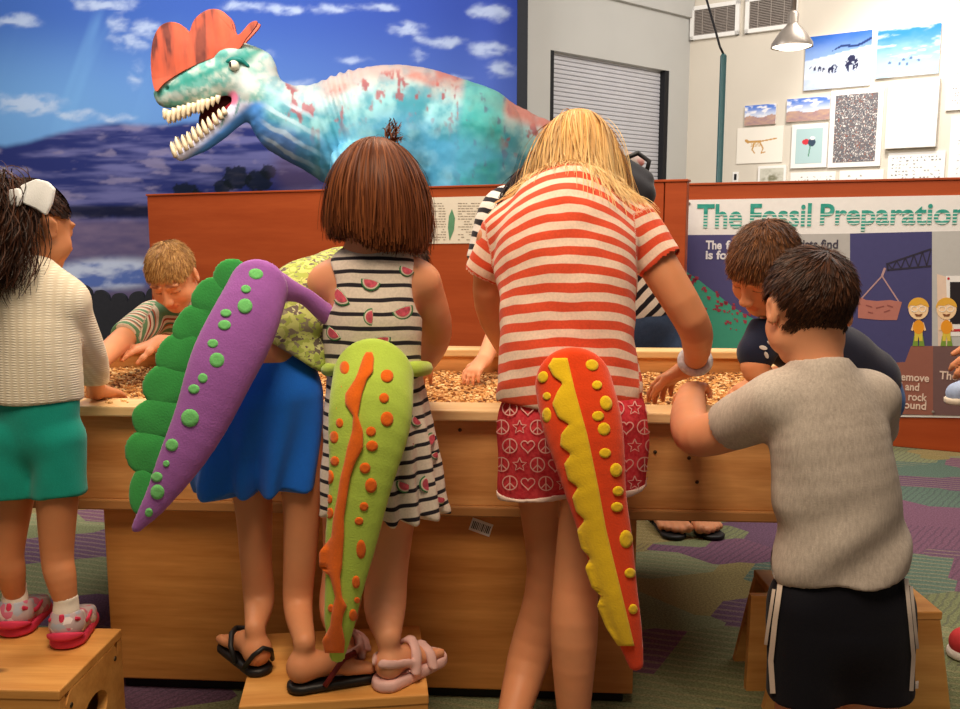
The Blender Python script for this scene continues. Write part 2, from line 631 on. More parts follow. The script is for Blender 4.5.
sA, sB, sEnd = swall(666), swall(549), swall(524)
ztop = hitwall(608, 60, COR, WL)[2]
sEnd = swall(526.5)
for nm, s0, s1, z0, z1 in (('wall_back', sA, sB, ztop, 4.2), ('wall_back_side', 0, sA, 0, 4.2), ('wall_back_end', sB, sEnd, 0, 4.2)):
    o, NL = wallbox(nm, COR + WL * s0, WL, s1 - s0, z0, z1, m_wallg); struct(o)
# ledge line high on the shutter wall
za = hitwall(648, 8.5, COR, WL)[2]
d3 = A(WL[0], WL[1], 0)
mb = MB(); P3 = A(COR[0], COR[1], za) + d3 * (sEnd / 2); mb.box(P3 + NL * .02 + A(0, 0, .6), (sEnd, .04, 1.2), .002, ex=d3, ey=-NL)
struct(mb.build('trim_1', m_wallg))

# rolling shutter
sh = wthing('roller_shutter', 'pale grey slatted roller shutter closed in the opening of the back wall', 'shutter', A(*(COR + WL * (sA + sB) / 2), 0))
mb = MB(); W = sB - sA
nsl = 46; zs = np.linspace(.9, ztop + .02, nsl + 1)
for i in range(nsl):
    z = (zs[i] + zs[i + 1]) / 2; hh = (zs[1] - zs[0])
    P3 = A(*(COR + WL * (sA + W / 2)), z) - NL * .075
    mb.box(P3, (W - .04, .022, hh * .9), .007, ex=d3, ey=-NL)
mb.build('slat_curtain', m_shutter, sh)
mb = MB(); mb.box(A(*(COR + WL * (sA + W / 2)), .45) - NL * .09, (W - .04, .02, .9), 0, ex=d3, ey=-NL); mb.build('lower_curtain', m_shutter, sh)
for s_ in (sA + .03, sB - .02):
    mb = MB(); mb.box(A(*(COR + WL * s_), ztop / 2) - NL * .05, (.06, .09, ztop), .003, ex=d3, ey=-NL); mb.build('guide_rail', m_black, sh)

# ---------------------------------------------------------------- things on the right-hand wall
def rw(px, py, off=0.0): return hitwall(px, py, COR, WR, off)
R3 = A(WR[0], WR[1], 0)


def wallrect(px0, px1, pyt, pyb):
    """rectangle on the wall from its photo columns and the rows at its middle column"""
    m = (px0 + px1) / 2
    a = rw(px0, pyt); b = rw(px1, pyt); zt = rw(m, pyt)[2]; zb = rw(m, pyb)[2]
    s0 = (a[:2] - COR) @ WR; s1 = (b[:2] - COR) @ WR
    return A(*(COR + WR * s0), zb), s1 - s0, zt - zb


def canvas(name, O, ex, ez, w, h, nx, nz, fn, mat, parent, th=None):
    """printed face: a grid with its own colours; fn(u,v) with v upwards -> rgb 0..1 linear"""
    u = np.linspace(0, 1, nx); v = np.linspace(0, 1, nz)
    U, Vv = np.meshgrid(u, v, indexing='ij')
    P = O + U[..., None] * w * ex + Vv[..., None] * h * ez
    colr = fn(U, Vv)
    i = np.arange(nx * nz).reshape(nx, nz)
    Q = np.stack([i[:-1, :-1], i[1:, :-1], i[1:, 1:], i[:-1, 1:]], -1).reshape(-1, 4)
    return mobj(name, P.reshape(-1, 3), Q, mat, parent, None, None, np.clip(colr, 0, 1).reshape(-1, 3), smooth=True)


def picture(name, label, px0, px1, pyt, pyb, fn=None, margin=0.0, th=.025, nx=60, nz=50, edge=m_white, grp='framed pictures on the far wall', cat='picture'):
    O, w, h = wallrect(px0, px1, pyt, pyb)
    t = wthing(name, label, cat, O, grp)
    m = MB(); m.box(O + R3 * w / 2 + A(0, 0, h / 2) + NR * th / 2, (w, th, h), .003, ex=R3, ey=-NR); m.build('mount_board', edge, t)
    if fn is not None:
        mg = margin
        canvas('print', O + R3 * mg * w + A(0, 0, mg * w) + NR * (th + .002), R3, A(0, 0, 1), w * (1 - 2 * mg), h - 2 * mg * w, nx, nz, fn, m_print, t)
    return t


def lerp3(a, b, t): return a + (np.asarray(b) - a) * t[..., None]


def f_snow(u, v):
    sky = lerp3(ca(60, 110, 200), ca(150, 180, 225), sst(1.0, .55, v) * .8 + .3 * (fbm(u * 4, v * 8, 3) - .5))
    snow = lerp3(ca(230, 236, 246), ca(170, 190, 225), fbm(u * 6, v * 12, 5))
    hz = .55 + .18 * u
    cc = np.where((v < hz)[..., None], snow, sky)
    d = np.abs(v - (.62 + .2 * u + .03 * np.sin(u * 14))) < .025 * sst(.35, .6, u)
    cc = np.where(d[..., None], ca(40, 60, 110), cc)
    for cx, cy, s in ((.72, .42, .16), (.46, .36, .085), (.4, .34, .06), (.24, .38, .05), (.16, .4, .04), (.1, .41, .03), (.3, .36, .045)):
        body = (((u - cx) / (s * .62)) ** 2 + ((v - cy) / s) ** 2 < 1) & (fbm(u * 40, v * 40, 9) > .33) & ~((np.abs(u - cx) < s * .16) & (v < cy - s * .1))
        cc = np.where(body[..., None], ca(44, 46, 76), cc)
    return cc


def f_sea(u, v):
    cc = lerp3(ca(170, 205, 232), ca(52, 130, 210), sst(.15, .95, v + .25 * (fbm(u * 5, v * 9, 21) - .5)))
    cc = lerp3(cc, ca(235, 240, 248), sst(.55, .75, fbm(u * 4, v * 14, 8)) * .6)
    for cx, cy in ((.22, .3), (.38, .27), (.44, .34), (.56, .36), (.68, .3), (.5, .25)):
        cc = np.where((((u - cx) / .02) ** 2 + ((v - cy) / .03) ** 2 < 1)[..., None], ca(90, 110, 150), cc)
    return cc


def f_desert(u, v):
    sky = lerp3(ca(90, 130, 215), ca(205, 215, 235), sst(.9, .45, v))
    sky = lerp3(sky, ca(240, 240, 245), sst(.5, .7, fbm(u * 6, v * 9, 31)))
    g = lerp3(ca(205, 170, 140), ca(150, 120, 140), fbm(u * 9, v * 12, 33))
    return np.where((v < .42 + .06 * np.sin(u * 9))[..., None], g, sky)


def f_speck(u, v):
    n = fbm(u * 45, v * 60, 40, 3); a = vnoise(u * 60, v * 80, 41); b = vnoise(u * 60, v * 80, 42)
    cc = lerp3(ca(96, 92, 98), ca(128, 126, 128), n)
    cc = np.where((a > .78)[..., None], ca(236, 230, 224), cc)
    cc = np.where(((b > .82) & (a < .6))[..., None], ca(170, 96, 70), cc)
    return np.where(((b < .15) & (a < .6))[..., None], ca(56, 74, 92), cc)


def ell(u, v, cx, cy, rx, ry): return ((u - cx) / rx) ** 2 + ((v - cy) / ry) ** 2 < 1


def seg(u, v, x0, y0, x1, y1, w, asp=1.0):
    dx, dy = x1 - x0, (y1 - y0) * asp; t = np.clip(((u - x0) * dx + (v - y0) * asp * dy) / (dx * dx + dy * dy), 0, 1)
    return (u - x0 - t * dx) ** 2 + ((v - y0) * asp - t * dy) ** 2 < w * w


def f_skel(u, v):
    cc = np.ones(u.shape + (3,)) * ca(238, 232, 220)
    bones = [(.25, .6, .52, .6, .022), (.52, .6, .86, .66, .014), (.25, .6, .2, .64, .03), (.4, .6, .34, .38, .016), (.34, .38, .4, .28, .012), (.5, .58, .58, .4, .016), (.58, .4, .54, .27, .012), (.62, .3, .54, .27, .012)]
    for b in bones:
        cc = np.where(seg(u, v, *b, asp=.75)[..., None], ca(196, 150, 84), cc)
    for i in range(7):
        cc = np.where(seg(u, v, .33 + i * .03, .6, .32 + i * .03, .46, .007, .75)[..., None], ca(206, 166, 104), cc)
    return cc


def f_flower(u, v):
    cc = np.ones(u.shape + (3,)) * ca(176, 204, 206)
    cc = np.where(ell(u, v, .38, .62, .15, .08)[..., None], ca(206, 60, 70), cc)
    cc = np.where(ell(u, v, .6, .6, .14, .12)[..., None], ca(60, 76, 96), cc)
    cc = np.where(ell(u, v, .62, .72, .1, .05)[..., None], ca(240, 240, 240), cc)
    return np.where(seg(u, v, .55, .5, .5, .22, .02)[..., None], ca(80, 140, 110), cc)


def f_marks(rows, cols, seed, tone=(120, 120, 122), dens=.55):
    def f(u, v):
        cc = np.ones(u.shape + (3,)) * ca(238, 236, 232)
        i = np.floor(u * cols); j = np.floor(v * rows)
        fu = u * cols - i; fv = v * rows - j
        on = (vnoise(i * 7.31 + .5, j * 3.7 + .5, seed) > 1 - dens) & (i > 0) & (i < cols - 1) & (j > 0) & (j < rows - 1)
        k = on & (np.abs(fu - .5) < .3) & (np.abs(fv - .5) < .22) & (fbm(u * cols * 3, v * rows * 3, seed + 2, 2) > .33)
        return np.where(k[..., None], ca(*tone), cc)
    return f


def f_bush(u, v):
    return lerp3(ca(206, 204, 190), ca(120, 118, 92), sst(.3, .75, fbm(u * 7, v * 7, 55)) * np.exp(-((u - .5) ** 2 + (v - .45) ** 2) * 5))


picture('wall_picture', 'snow scene print with dark mammoths walking, left of the plain blue sea print', 807, 873, 34, 88, f_snow)
picture('wall_picture', 'blue sea print with tiny pale animals, topmost right beside the snow scene', 879, 942, 27, 76, f_sea)
picture('wall_picture', 'small desert landscape print, left of its wider twin under the vents', 746, 777, 105, 125, f_desert, nx=40, nz=24)
picture('wall_picture', 'wider desert landscape print above the framed red bird drawing', 788, 831, 98, 121, f_desert, nx=50, nz=26)
picture('wall_picture', 'tan dinosaur skeleton drawing on cream paper left of the framed bird drawing', 738, 784, 127, 163, f_skel, th=.01, nx=90, nz=70)
picture('wall_picture', 'white framed drawing of a red and dark bird on pale blue', 793, 829, 124, 168, f_flower, .13, nx=50, nz=60)
picture('wall_picture', 'large white framed print of dense multicoloured speckles', 832, 885, 89, 167, f_speck, .1, nx=90, nz=130)
picture('blank_board', 'large blank white board mounted right of the speckled print', 890, 941, 81, 148, None, th=.06, cat='board')
picture('wall_picture', 'white sheet with rows of small grey marks below the blank white board', 889, 946, 152, 183, f_marks(9, 16, 61), nx=120, nz=60, th=.015)
picture('wall_picture', 'small grey green bush picture low on the wall above the partition edge', 759, 787, 166, 190, f_bush, .08, nx=30, nz=30)
picture('wall_picture', 'low white card with sketch marks under the framed bird drawing', 791, 836, 172, 195, f_marks(7, 14, 66, (150, 146, 140)), nx=80, nz=40, th=.01)
picture('wall_picture', 'low white card with few marks under the speckled print', 840, 884, 170, 192, f_marks(6, 11, 69, (160, 150, 140), .35), nx=80, nz=40, th=.01)
picture('wall_picture', 'white framed page of grey text cut by the right edge of view, upper one', 949, 975, 64, 110, f_marks(16, 8, 71), .14, nx=40, nz=60)
picture('wall_picture', 'tall white framed panel cut by the right edge of view, lower one', 952, 990, 116, 190, f_marks(24, 8, 73, (150, 150, 156), .4), .12, nx=40, nz=80)

for (a, b, t_, b_), lb in (((692, 741, 4, 38), 'grey louvred air vent with white frame nearer the wall corner'), ((747, 799, -5, 31), 'grey louvred air vent with white frame behind the pendant lamp cord')):
    O, w, h = wallrect(a, b, t_, b_)
    t = wthing('air_vent', lb, 'air vent', O, 'air vents high on the far wall')
    Ce = O + R3 * w / 2 + A(0, 0, h / 2)
    m = MB(); m.box(Ce + NR * .005, (w - .02, .01, h - .02), 0, ex=R3, ey=-NR); m.build('backing', m_grille, t)
    m = MB()
    for sx in (-1, 1):
        m.box(Ce + R3 * sx * (w / 2 - .02) + NR * .02, (.04, .04, h), .004, ex=R3, ey=-NR)
        m.box(Ce + A(0, 0, sx * (h / 2 - .02)) + NR * .02, (w, .04, .04), .004, ex=R3, ey=-NR)
    m.build('frame', m_white, t)
    m = MB()
    for i in range(16):
        z = -h / 2 + .05 + (h - .1) * i / 15
        m.box(Ce + A(0, 0, z) + NR * .018, (w - .06, .016, .006), 0, ex=R3, ey=-NR)
    for i in (-.25, 0, .25):
        m.box(Ce + R3 * i * w + NR * .024, (.006, .008, h - .06), 0, ex=R3, ey=-NR)
    m.build('louvres', m_grille2, t)

# outlet plate
O, w, h = wallrect(733, 739, 172, 182)
t = wthing('wall_outlet', 'small white outlet plate on the far wall beside the green pole', 'outlet', O)
m = MB(); m.box(O + R3 * w / 2 + A(0, 0, h / 2) + NR * .006, (w, .012, h), .003, ex=R3, ey=-NR); m.build('plate', m_white, t)
m = MB(); m.box(O + R3 * w / 2 + A(0, 0, h / 2) + NR * .014, (w * .4, .01, h * .6), .002, ex=R3, ey=-NR); m.build('socket', m_black, t)

# green pole with cable
Pz = at(723.5, 56, 5.6)
t = wthing('support_pole', 'slim dark green pole standing behind the partition with a cable at its top', 'pole', A(Pz[0], Pz[1], 0))
m = MB(); m.lathe([(0, 0), (.09, 0), (.09, .015), (.02, .03), (.019, Pz[2]), (.012, Pz[2] + .012), (0, Pz[2] + .012)], A(Pz[0], Pz[1], 0), 20); m.build('pole_tube', plain('green_pole_paint', c(38, 82, 84), .4, .4), t, smooth=True)
m = MB(); pts = [Pz + A(0, 0, .01), at(720, 47, 5.6), at(713, 22, 5.6), at(705, -6, 5.6), at(698, -40, 5.6)]; m.tube(pts, .007, 8); m.build('cable', m_black, t, smooth=True)

# pendant lamp
Pl = at(792, 44, 6.1)
lamp = wthing('pendant_lamp', 'metal cone pendant lamp lit over the picture wall', 'lamp', Pl)
m = MB(); rr = q(19.5, 6.1)
m.lathe([(rr, -.02), (rr * .98, .005), (rr * .62, .075), (rr * .33, .115), (rr * .26, .13), (rr * .26, .19), (rr * .12, .21), (.0, .21)], Pl, 40)
m.lathe([(rr * .96, -.019), (rr * .6, .065), (rr * .3, .1)], Pl, 40); m.build('lamp_shade', m_metal, lamp, smooth=True)
m = MB(); m.tube([Pl + A(0, 0, .2), Pl + A(0, 0, 1.4)], .018, 12); m.build('stem', m_metal, lamp, smooth=True)
m = MB(); m.lathe([(0, -.03), (rr * .6, -.024), (rr * .93, -.008), (rr * .6, .03)], Pl - A(0, 0, .006), 32); m.build('bulb_diffuser', emit('lamp_glow', (1, .86, .68, 1), 3.2), lamp, smooth=True)

# ---------------------------------------------------------------- mural backdrop
MY = 8.0


def mural(px, py):
    t = sst(0, 125, py)
    side = np.clip(px / 520, 0, 1)
    sky = lerp3(lerp3(ca(66, 104, 182), ca(58, 78, 168), side), lerp3(ca(108, 158, 214), ca(84, 106, 186), side), t)
    rays = sst(.5, .75, fbm((px + .35 * py) / 26, py / 400, 4, 3)) * np.exp(-((px - 80 + .25 * (py - 60)) / 55) ** 2) * sst(0, 30, py)
    sky = lerp3(sky, ca(130, 185, 232), rays * .55)
    lf = np.exp(-((px - 50) / 110) ** 2) * sst(20, 120, py); sky = lerp3(sky, ca(120, 172, 228), lf * .45)
    wx = px; px = px + 16 * (fbm(px / 20, py / 12, 61) - .5); py0 = py; py = py + 9 * (fbm(wx / 16, py / 12, 63) - .5)
    cl = np.zeros_like(px)
    for x, y, a, b, k in ((18, 20, 26, 7, .9), (105, 4, 40, 7, .9), (28, 104, 38, 12, 1), (75, 114, 22, 7, .9), (115, 118, 22, 6, .8), (128, 42, 22, 12, .8), (118, 24, 12, 16, .8), (146, 30, 20, 12, .8), (134, 76, 10, 18, .6),
                          (240, 6, 28, 6, .9), (285, 9, 26, 6, .9), (330, 8, 34, 6, .9), (380, 8, 18, 6, .9), (408, 30, 22, 9, 1), (440, 41, 30, 6, .9), (418, 54, 14, 10, .6), (490, 12, 22, 9, 1), (490, 49, 26, 8, .9), (500, 70, 20, 10, .8), (352, 60, 24, 6, .6), (300, 85, 26, 8, .6), (265, 55, 20, 7, .6), (455, 78, 20, 6, .6)):
        cl = np.maximum(cl, k * np.exp(-((px - x) / a) ** 2 - ((py - y) / b) ** 2))
    cl = sst(.2, .85, cl * (.2 + 1.3 * fbm(px / 11, py / 5, 7, 6)))
    px, py = wx, py0
    sky = lerp3(sky, ca(200, 214, 236), cl * .7)
    b1 = fbm(px / 60, py / 7, 12); b2 = fbm(px / 26, py / 9, 15)
    land = lerp3(ca(44, 52, 112), ca(108, 108, 160), sst(.35, .7, b1))
    land = lerp3(land, ca(150, 140, 170), sst(.56, .72, b2) * .6)
    hz = 122 + 8 * (fbm(px / 50, px * 0 + 2, 3) - .5) + 22 * sst(120, 0, px)
    cc = lerp3(sky, land, sst(-3, 5, py - hz))
    tb = sst(203, 208, py) * sst(222, 214, py + 5 * (fbm(px / 6, py / 60, 22) - .5)) * sst(30, 60, px)
    cc = lerp3(cc, ca(24, 26, 46), tb * .9)
    low = lerp3(ca(84, 78, 120), ca(130, 112, 140), fbm(px / 18, py / 6, 31))
    cc = lerp3(cc, low, sst(216, 224, py))
    wat = np.exp(-((px - 110 + .6 * (py - 272)) / 70) ** 2 - ((py - 274) / 17) ** 2)
    cc = lerp3(cc, lerp3(ca(96, 120, 190), ca(206, 216, 240), sst(.35, .65, fbm(px / 22, py / 8, 35))), sst(.2, .7, wat))
    cc = lerp3(cc, ca(30, 30, 44), sst(292, 306, py))
    for x, y, r in ((185, 193, 13), (236, 178, 14), (258, 180, 14), (222, 186, 9), (196, 196, 8), (268, 172, 9)):
        d = (((px - x) / r) ** 2 + ((py - y) / (r * .8)) ** 2) + 1.4 * (fbm(px / 4, py / 4, 51) - .5)
        cc = lerp3(cc, ca(22, 30, 36), sst(1.1, .8, d) * .85)
    chest = np.exp(-((px - 300) / 34) ** 2 - ((py - 168) / 34) ** 2)
    return lerp3(cc, ca(104, 84, 112), sst(.3, .8, chest) * .6)


t = wthing('mural_backdrop', 'painted cloth backdrop of blue sky, clouds and dusky hills behind the dinosaur', 'mural', A(-2, MY, 0))
a0 = at(-90, 230, MY)[0]; a1 = at(517, 230, MY)[0]; H = 4.0
def mfn(u, v):
    X = a0 + u * (a1 - a0); Z = v * H
    dx = X; Yc = MY * CP - (Z - CAMZ) * SP; Zc = MY * SP + (Z - CAMZ) * CP
    return mural(480 + FPX * dx / Yc, 354.5 - FPX * Zc / Yc)
canvas('painted_cloth', A(a0, MY, 0), A(1, 0, 0), A(0, 0, 1), a1 - a0, H, 460, 340, mfn, attrmat('mural_paint', .85, .1), t)
m = MB(); m.box(((a0 + a1) / 2, MY + .03, H / 2), (a1 - a0, .04, H), 0); m.build('backing_panel', m_black, t)
xa_, xb_ = at(516.5, 230, 7.55)[0], at(526.5, 230, 7.55)[0]
m = MB(); m.box(((xa_ + xb_) / 2, 7.6, H / 2), (xb_ - xa_, .1, H), .004); m.build('edge_post', plain('post_paint', c(34, 36, 42), .7), t)

# black scalloped skirt board below the mural
t = wthing('scalloped_board', 'black board with a scalloped top edge standing under the mural at left', 'board', at(60, 340, 7.2) * A(1, 1, 0))
zb = at(100, 296, 7.2)[2]; x0 = at(-60, 290, 7.2)[0]; x1 = at(215, 290, 7.2)[0]
pts = [A(x0, 7.2, 0), A(x1, 7.2, 0)]; nb = 16
for i in range(nb * 8 + 1):
    x = x1 + (x0 - x1) * i / (nb * 8); ph = (i % 8) / 8.0
    pts.append(A(x, 7.2, zb + .075 * math.sqrt(max(0, 1 - (2 * ph - 1) ** 2)) + .05 * math.sin(i * .11)))
m = MB(); m.poly(pts, A(0, -1, 0), .04); m.build('board_face', plain('black_board', c(38, 38, 44), .8), t)

# ---------------------------------------------------------------- cherry partitions
def partition(name, label, P, Q, ztop, kick=True):
    P = np.asarray(P, float); Q = np.asarray(Q, float)
    d = nrm(Q - P); L = np.linalg.norm(Q - P); d3 = A(d[0], d[1], 0); n = A(d[1], -d[0], 0); n = n if n[1] < 0 else -n
    t = thing(name, label, 'partition', A(P[0], P[1], 0), math.atan2(d[1], d[0]))
    m = MB(); m.box((L / 2, .03, ztop / 2), (L, .06, ztop), .004); m.build('panel', m_cherry, t)
    m = MB(); m.box((L / 2, .03, ztop + .006), (L + .01, .075, .012), .002); m.build('cap_strip', m_cherry, t)
    return t, d3, n


ZP = 1.34
PL0 = A(at(147, 198, 6.5)[0], 6.5); PL1 = A(at(664, 184, 4.62)[0], 4.62)
partL, dL, nL = partition('wood_partition', 'long cherry wood partition running behind the dig table', PL0, PL1, ZP)
PM1 = A(at(687, 184, 4.57)[0], 4.57)
partM, dM, nM = partition('wood_partition', 'narrow cherry wood partition panel left of the fossil sign', PL1 + A(.005, -.003), PM1, ZP)
PR0 = A(at(684, 190, 5.0)[0], 4.98); PR1 = A(at(960, 190, 4.4)[0], 4.42); PR1 = PR0 + (PR1 - PR0) * 1.7
partR, dR, nRr = partition('wood_partition', 'cherry wood partition carrying the large fossil sign', PR0, PR1, ZP)

# paper on the left partition
def onp(P, d3, px, py, off=0.0): return hitwall(px, py, P, d3[:2], off)
t = wthing('paper_sheet', 'white printed sheet with a green feather drawing pinned to the long partition', 'paper', onp(PL0, dL, 445, 244))
pq = [onp(PL0, dL, x, y, .002) for x, y in ((410, 198), (492, 196), (492, 243), (410, 244))]
m = MB(); m.poly(pq, nL, .003); m.build('sheet', plain('sheet_paper', c(226, 212, 190), .8, .1, var=.02), t)
r_ = random.Random(4)
for (xa, xb, ya, yb, st) in ((434, 446, 203, 240, 2.6), (458, 486, 203, 240, 2.6), (412, 428, 203, 240, 3)):
    m = MB(); y = ya
    while y < yb:
        x = xa
        while x < xb:
            w_ = r_.uniform(1.5, 4)
            if r_.random() < .75:
                m.poly([onp(PL0, dL, a, b, .0055) for a, b in ((x, y), (min(x + w_, xb), y), (min(x + w_, xb), y + .8), (x, y + .8))], nL, .0006)
            x += w_ + .8
        y += st
    m.build('text_column', plain('grey_ink', c(150, 134, 116), .8), t)
m = MB(); m.poly([onp(PL0, dL, a, b, .0055) for a, b in ((452, 209), (455, 218), (454, 230), (450, 240), (449.5, 240), (448, 228), (449, 216))], nL, .001); m.build('feather_drawing', plain('green_ink', c(92, 140, 104), .8), t)
# ---------------------------------------------------------------- fossil sign on the right partition
sg = wthing('fossil_sign', 'large illustrated fossil preparation sign with crane and cartoon workers on the partition', 'sign', onp(PR0, dR, 800, 410))
ink = {}
def pk(r, g, b):
    if (r, g, b) not in ink: ink[(r, g, b)] = plain('print_%d_%d_%d' % (r, g, b), c(r, g, b), .7, .2, var=.03)
    return ink[(r, g, b)]
def sp(px, py, off): return onp(PR0, dR, px, py, off)
def spoly(mb, pts, off, m=0): mb.poly([sp(x, y, off) for x, y in pts], nRr, .0012, m)
def circ(x, y, rx, ry=None, n=28, a0=0, a1=2 * math.pi): return [(x + rx * math.cos(a0 + (a1 - a0) * i / n), y + (ry or rx) * math.sin(a0 + (a1 - a0) * i / n)) for i in range(n)]
RX = 1190
m = MB(); m.poly([sp(x, y, .001) for x, y in ((686, 200), (RX, 191), (RX, 421), (686, 413.5))], nRr, .006); m.build('board', pk(228, 224, 220), sg)
m = MB(); spoly(m, [(687, 235), (768, 234.5), (768, 413), (687, 413)], .008); m.build('purple_panel', pk(78, 74, 118), sg)
m = MB(); spoly(m, [(768, 234.5), (850, 233.5), (850, 412), (768, 412)], .008); m.build('grey_panel', pk(176, 172, 168), sg)
m = MB(); spoly(m, [(850, 233.5), (932, 231.5), (932, 415), (850, 414)], .008); m.build('indigo_panel', pk(70, 68, 112), sg)
m = MB(); spoly(m, [(932, 231.5), (RX, 226), (RX, 422), (932, 415)], .008); m.build('silver_panel', pk(184, 182, 178), sg)
m = MB(); spoly(m, [(687, 272), (700, 281), (718, 295), (734, 308), (752, 318), (768, 330), (768, 330), (752, 342), (738, 356), (730, 375), (727, 413), (687, 413)], .0095); m.build('dinosaur_drawing', pk(64, 150, 124), sg)
m = MB(); spoly(m, [(687, 292), (700, 302), (708, 322), (705, 345), (690, 370), (687, 372)], .011); m.build('pale_belly', pk(164, 200, 160), sg)
m = MB(); r_ = random.Random(2)
for i in range(74):
    tt = r_.random(); x = 688 + 72 * tt + r_.uniform(-3, 3); y = 274 + 48 * tt + r_.uniform(0, 1) ** 1.6 * 26
    s_ = r_.uniform(.6, 1.9) * (1.3 - .5 * (y - 274 - 48 * tt) / 26)
    spoly(m, [(x - s_, y - s_), (x + s_, y - s_ * .6), (x + s_ * .7, y + s_), (x - s_ * .5, y + s_ * .8)], .0112)
m.build('red_spots', pk(150, 56, 72), sg)
# brown ground
m = MB(); spoly(m, [(850, 375), (872, 364), (905, 362), (911, 346), (933, 346), (933, 415), (850, 413)], .0095); m.build('brown_ground', pk(146, 92, 78), sg)
m = MB(); spoly(m, [(933, 346), (RX, 346), (RX, 421), (933, 415)], .0097); m.build('dark_ground', pk(112, 84, 82), sg)
# crane
m = MB()
def sline(mb, a, b, w, off, m_=0):
    a = np.array(a, float); b = np.array(b, float); d = nrm(b - a); n_ = np.array([-d[1], d[0]]) * w / 2
    spoly(mb, [tuple(a + n_), tuple(b + n_), tuple(b - n_), tuple(a - n_)], off, m_)
sline(m, (887, 264), (931, 249), 1.8, .0095); sline(m, (888, 270), (931, 266), 1.8, .0095); sline(m, (887, 263), (888, 271), 2, .0095)
zz = [(888 + i * 4.3, 263.5 - i * 1.45 + (6.2 + i * 1.0 if i % 2 else 0)) for i in range(11)]
for a, b in zip(zz, zz[1:]): sline(m, a, b, 1.2, .0096)
m.build('crane_jib', pk(50, 46, 62), sg)
m = MB(); sline(m, (885, 268), (882, 276), 2.4, .0095); sline(m, (882, 276), (861, 299), 1.4, .0096); sline(m, (882, 276), (899, 302), 1.4, .0096); m.build('hoist_rope', pk(176, 140, 140), sg)
m = MB(); spoly(m, [(858, 296), (866, 300), (877, 301), (890, 300), (902, 302), (897, 320), (880, 320), (858, 318)], .0097); m.build('fossil_block', pk(176, 112, 100), sg)
m = MB()
for a in ((866, 305, 872, 307), (876, 308, 884, 306), (884, 312, 890, 310), (868, 312, 873, 313), (887, 305, 893, 307)): sline(m, a[:2], a[2:], 1.0, .0112)
m.build('block_marks', pk(140, 80, 76), sg)
# lorry behind the second worker
m = MB(); spoly(m, [(937, 274), (947, 277), (950, 346), (938, 346)], .0095); m.build('cream_door', pk(222, 196, 176), sg)
m = MB(); spoly(m, [(946, 276), (RX, 274), (RX, 336), (948, 336)], .0096); m.build('white_cab', pk(232, 228, 224), sg)
m = MB(); spoly(m, [(950, 282), (1040, 281), (1040, 324), (950, 324)], .0108); m.build('dark_window', pk(40, 34, 38), sg)
m = MB(); spoly(m, [(951, 329), (1000, 329), (1000, 331.5), (951, 331.5)], .0108); spoly(m, circ(948.5, 278.5, 1.3), .0108); m.build('red_trim', pk(190, 50, 56), sg)
# two cartoon workers
for cx in (918.5, 946.5):
    for nm, col, sh in (('boots', (120, 150, 60), [[(cx - 6, 346), (cx - 4.5, 336), (cx - 1, 336), (cx - .5, 346)], [(cx + .5, 346), (cx + 1, 336), (cx + 4.5, 336), (cx + 6, 346)]]),
                        ('trousers', (214, 190, 70), [[(cx - 4, 341), (cx - 4, 332), (cx + 4, 332), (cx + 4, 341), (cx + .8, 341), (cx, 336), (cx - .8, 341)]]),
                        ('arms', (236, 196, 150), [[(cx - 5, 322), (cx - 7.6, 330), (cx - 6, 331), (cx - 3, 325)], [(cx + 5, 322), (cx + 7.6, 330), (cx + 6, 331), (cx + 3, 325)]]),
                        ('shirt', (228, 150, 40), [circ(cx, 327, 5.6, 7)]),
                        ('face', (240, 204, 160), [circ(cx, 309, 10, 10.5)]),
                        ('hair', (222, 168, 62), [circ(cx, 308, 10.6, 10.5, 24, math.pi * .98, math.pi * 2.02) + [(cx + 8, 306.5), (cx + 2, 304), (cx - 3, 306), (cx - 8, 305)]]),
                        ('smile', (130, 80, 50), [[(cx - 4, 313.5), (cx, 314.5), (cx + 4, 313.5), (cx + 2.5, 316.5), (cx - 2.5, 316.5)]])):
        m = MB()
        for s_ in sh: spoly(m, s_, {'boots': .0112, 'trousers': .0114, 'arms': .0115, 'shirt': .0118, 'face': .0122, 'hair': .0136, 'smile': .0138}[nm])
        m.build('worker_' + nm, pk(*col), sg)
    m = MB()
    for dx in (-4, 4):
        pts = circ(cx + dx, 309, 3.3, 2.7)
        for a, b in zip(pts, pts[1:] + pts[:1]): sline(m, a, b, .55, .014)
    m.build('worker_spectacles', pk(240, 236, 228), sg)
m = MB()
for x, y in ((689.5, 203.5), (933, 411.5)): m.lathe([(0, .0175), (.006, .0165), (.0075, .0085)], sp(x, y, 0), 14, nRr)
m.build('screw_head', pk(130, 120, 110), sg)


def stext(name, body, x0, x1, ybase, ycap, mat, off, bold=.02, cap=None):
    """lettering fitted between two photo columns, its baseline and cap height on given rows"""
    V, F = text_mesh(body, bold)
    # height of a capital for the vertical fit
    Vc, _ = text_mesh(cap or 'T', bold)
    s0 = ((sp(x0, ybase, 0)[:2] - PR0) @ dR[:2]); s1 = ((sp(x1, ybase, 0)[:2] - PR0) @ dR[:2])
    xm = (x0 + x1) / 2; z0 = sp(xm, ybase, 0)[2]; z1 = sp(xm, ycap, 0)[2]
    sx = (s1 - s0) / (V[:, 0].max() - V[:, 0].min()); sz = (z1 - z0) / Vc[:, 1].max()
    O = A(PR0[0], PR0[1], z0) + dR * (s0 - V[:, 0].min() * sx) + nRr * off
    P = O + V[:, :1] * sx * dR + V[:, 1:2] * sz * A(0, 0, 1) + (V[:, 2:] + .01) * .12 * nRr
    mm = MB(); mm.add(P, F); return mm.build(name, mat, sg)


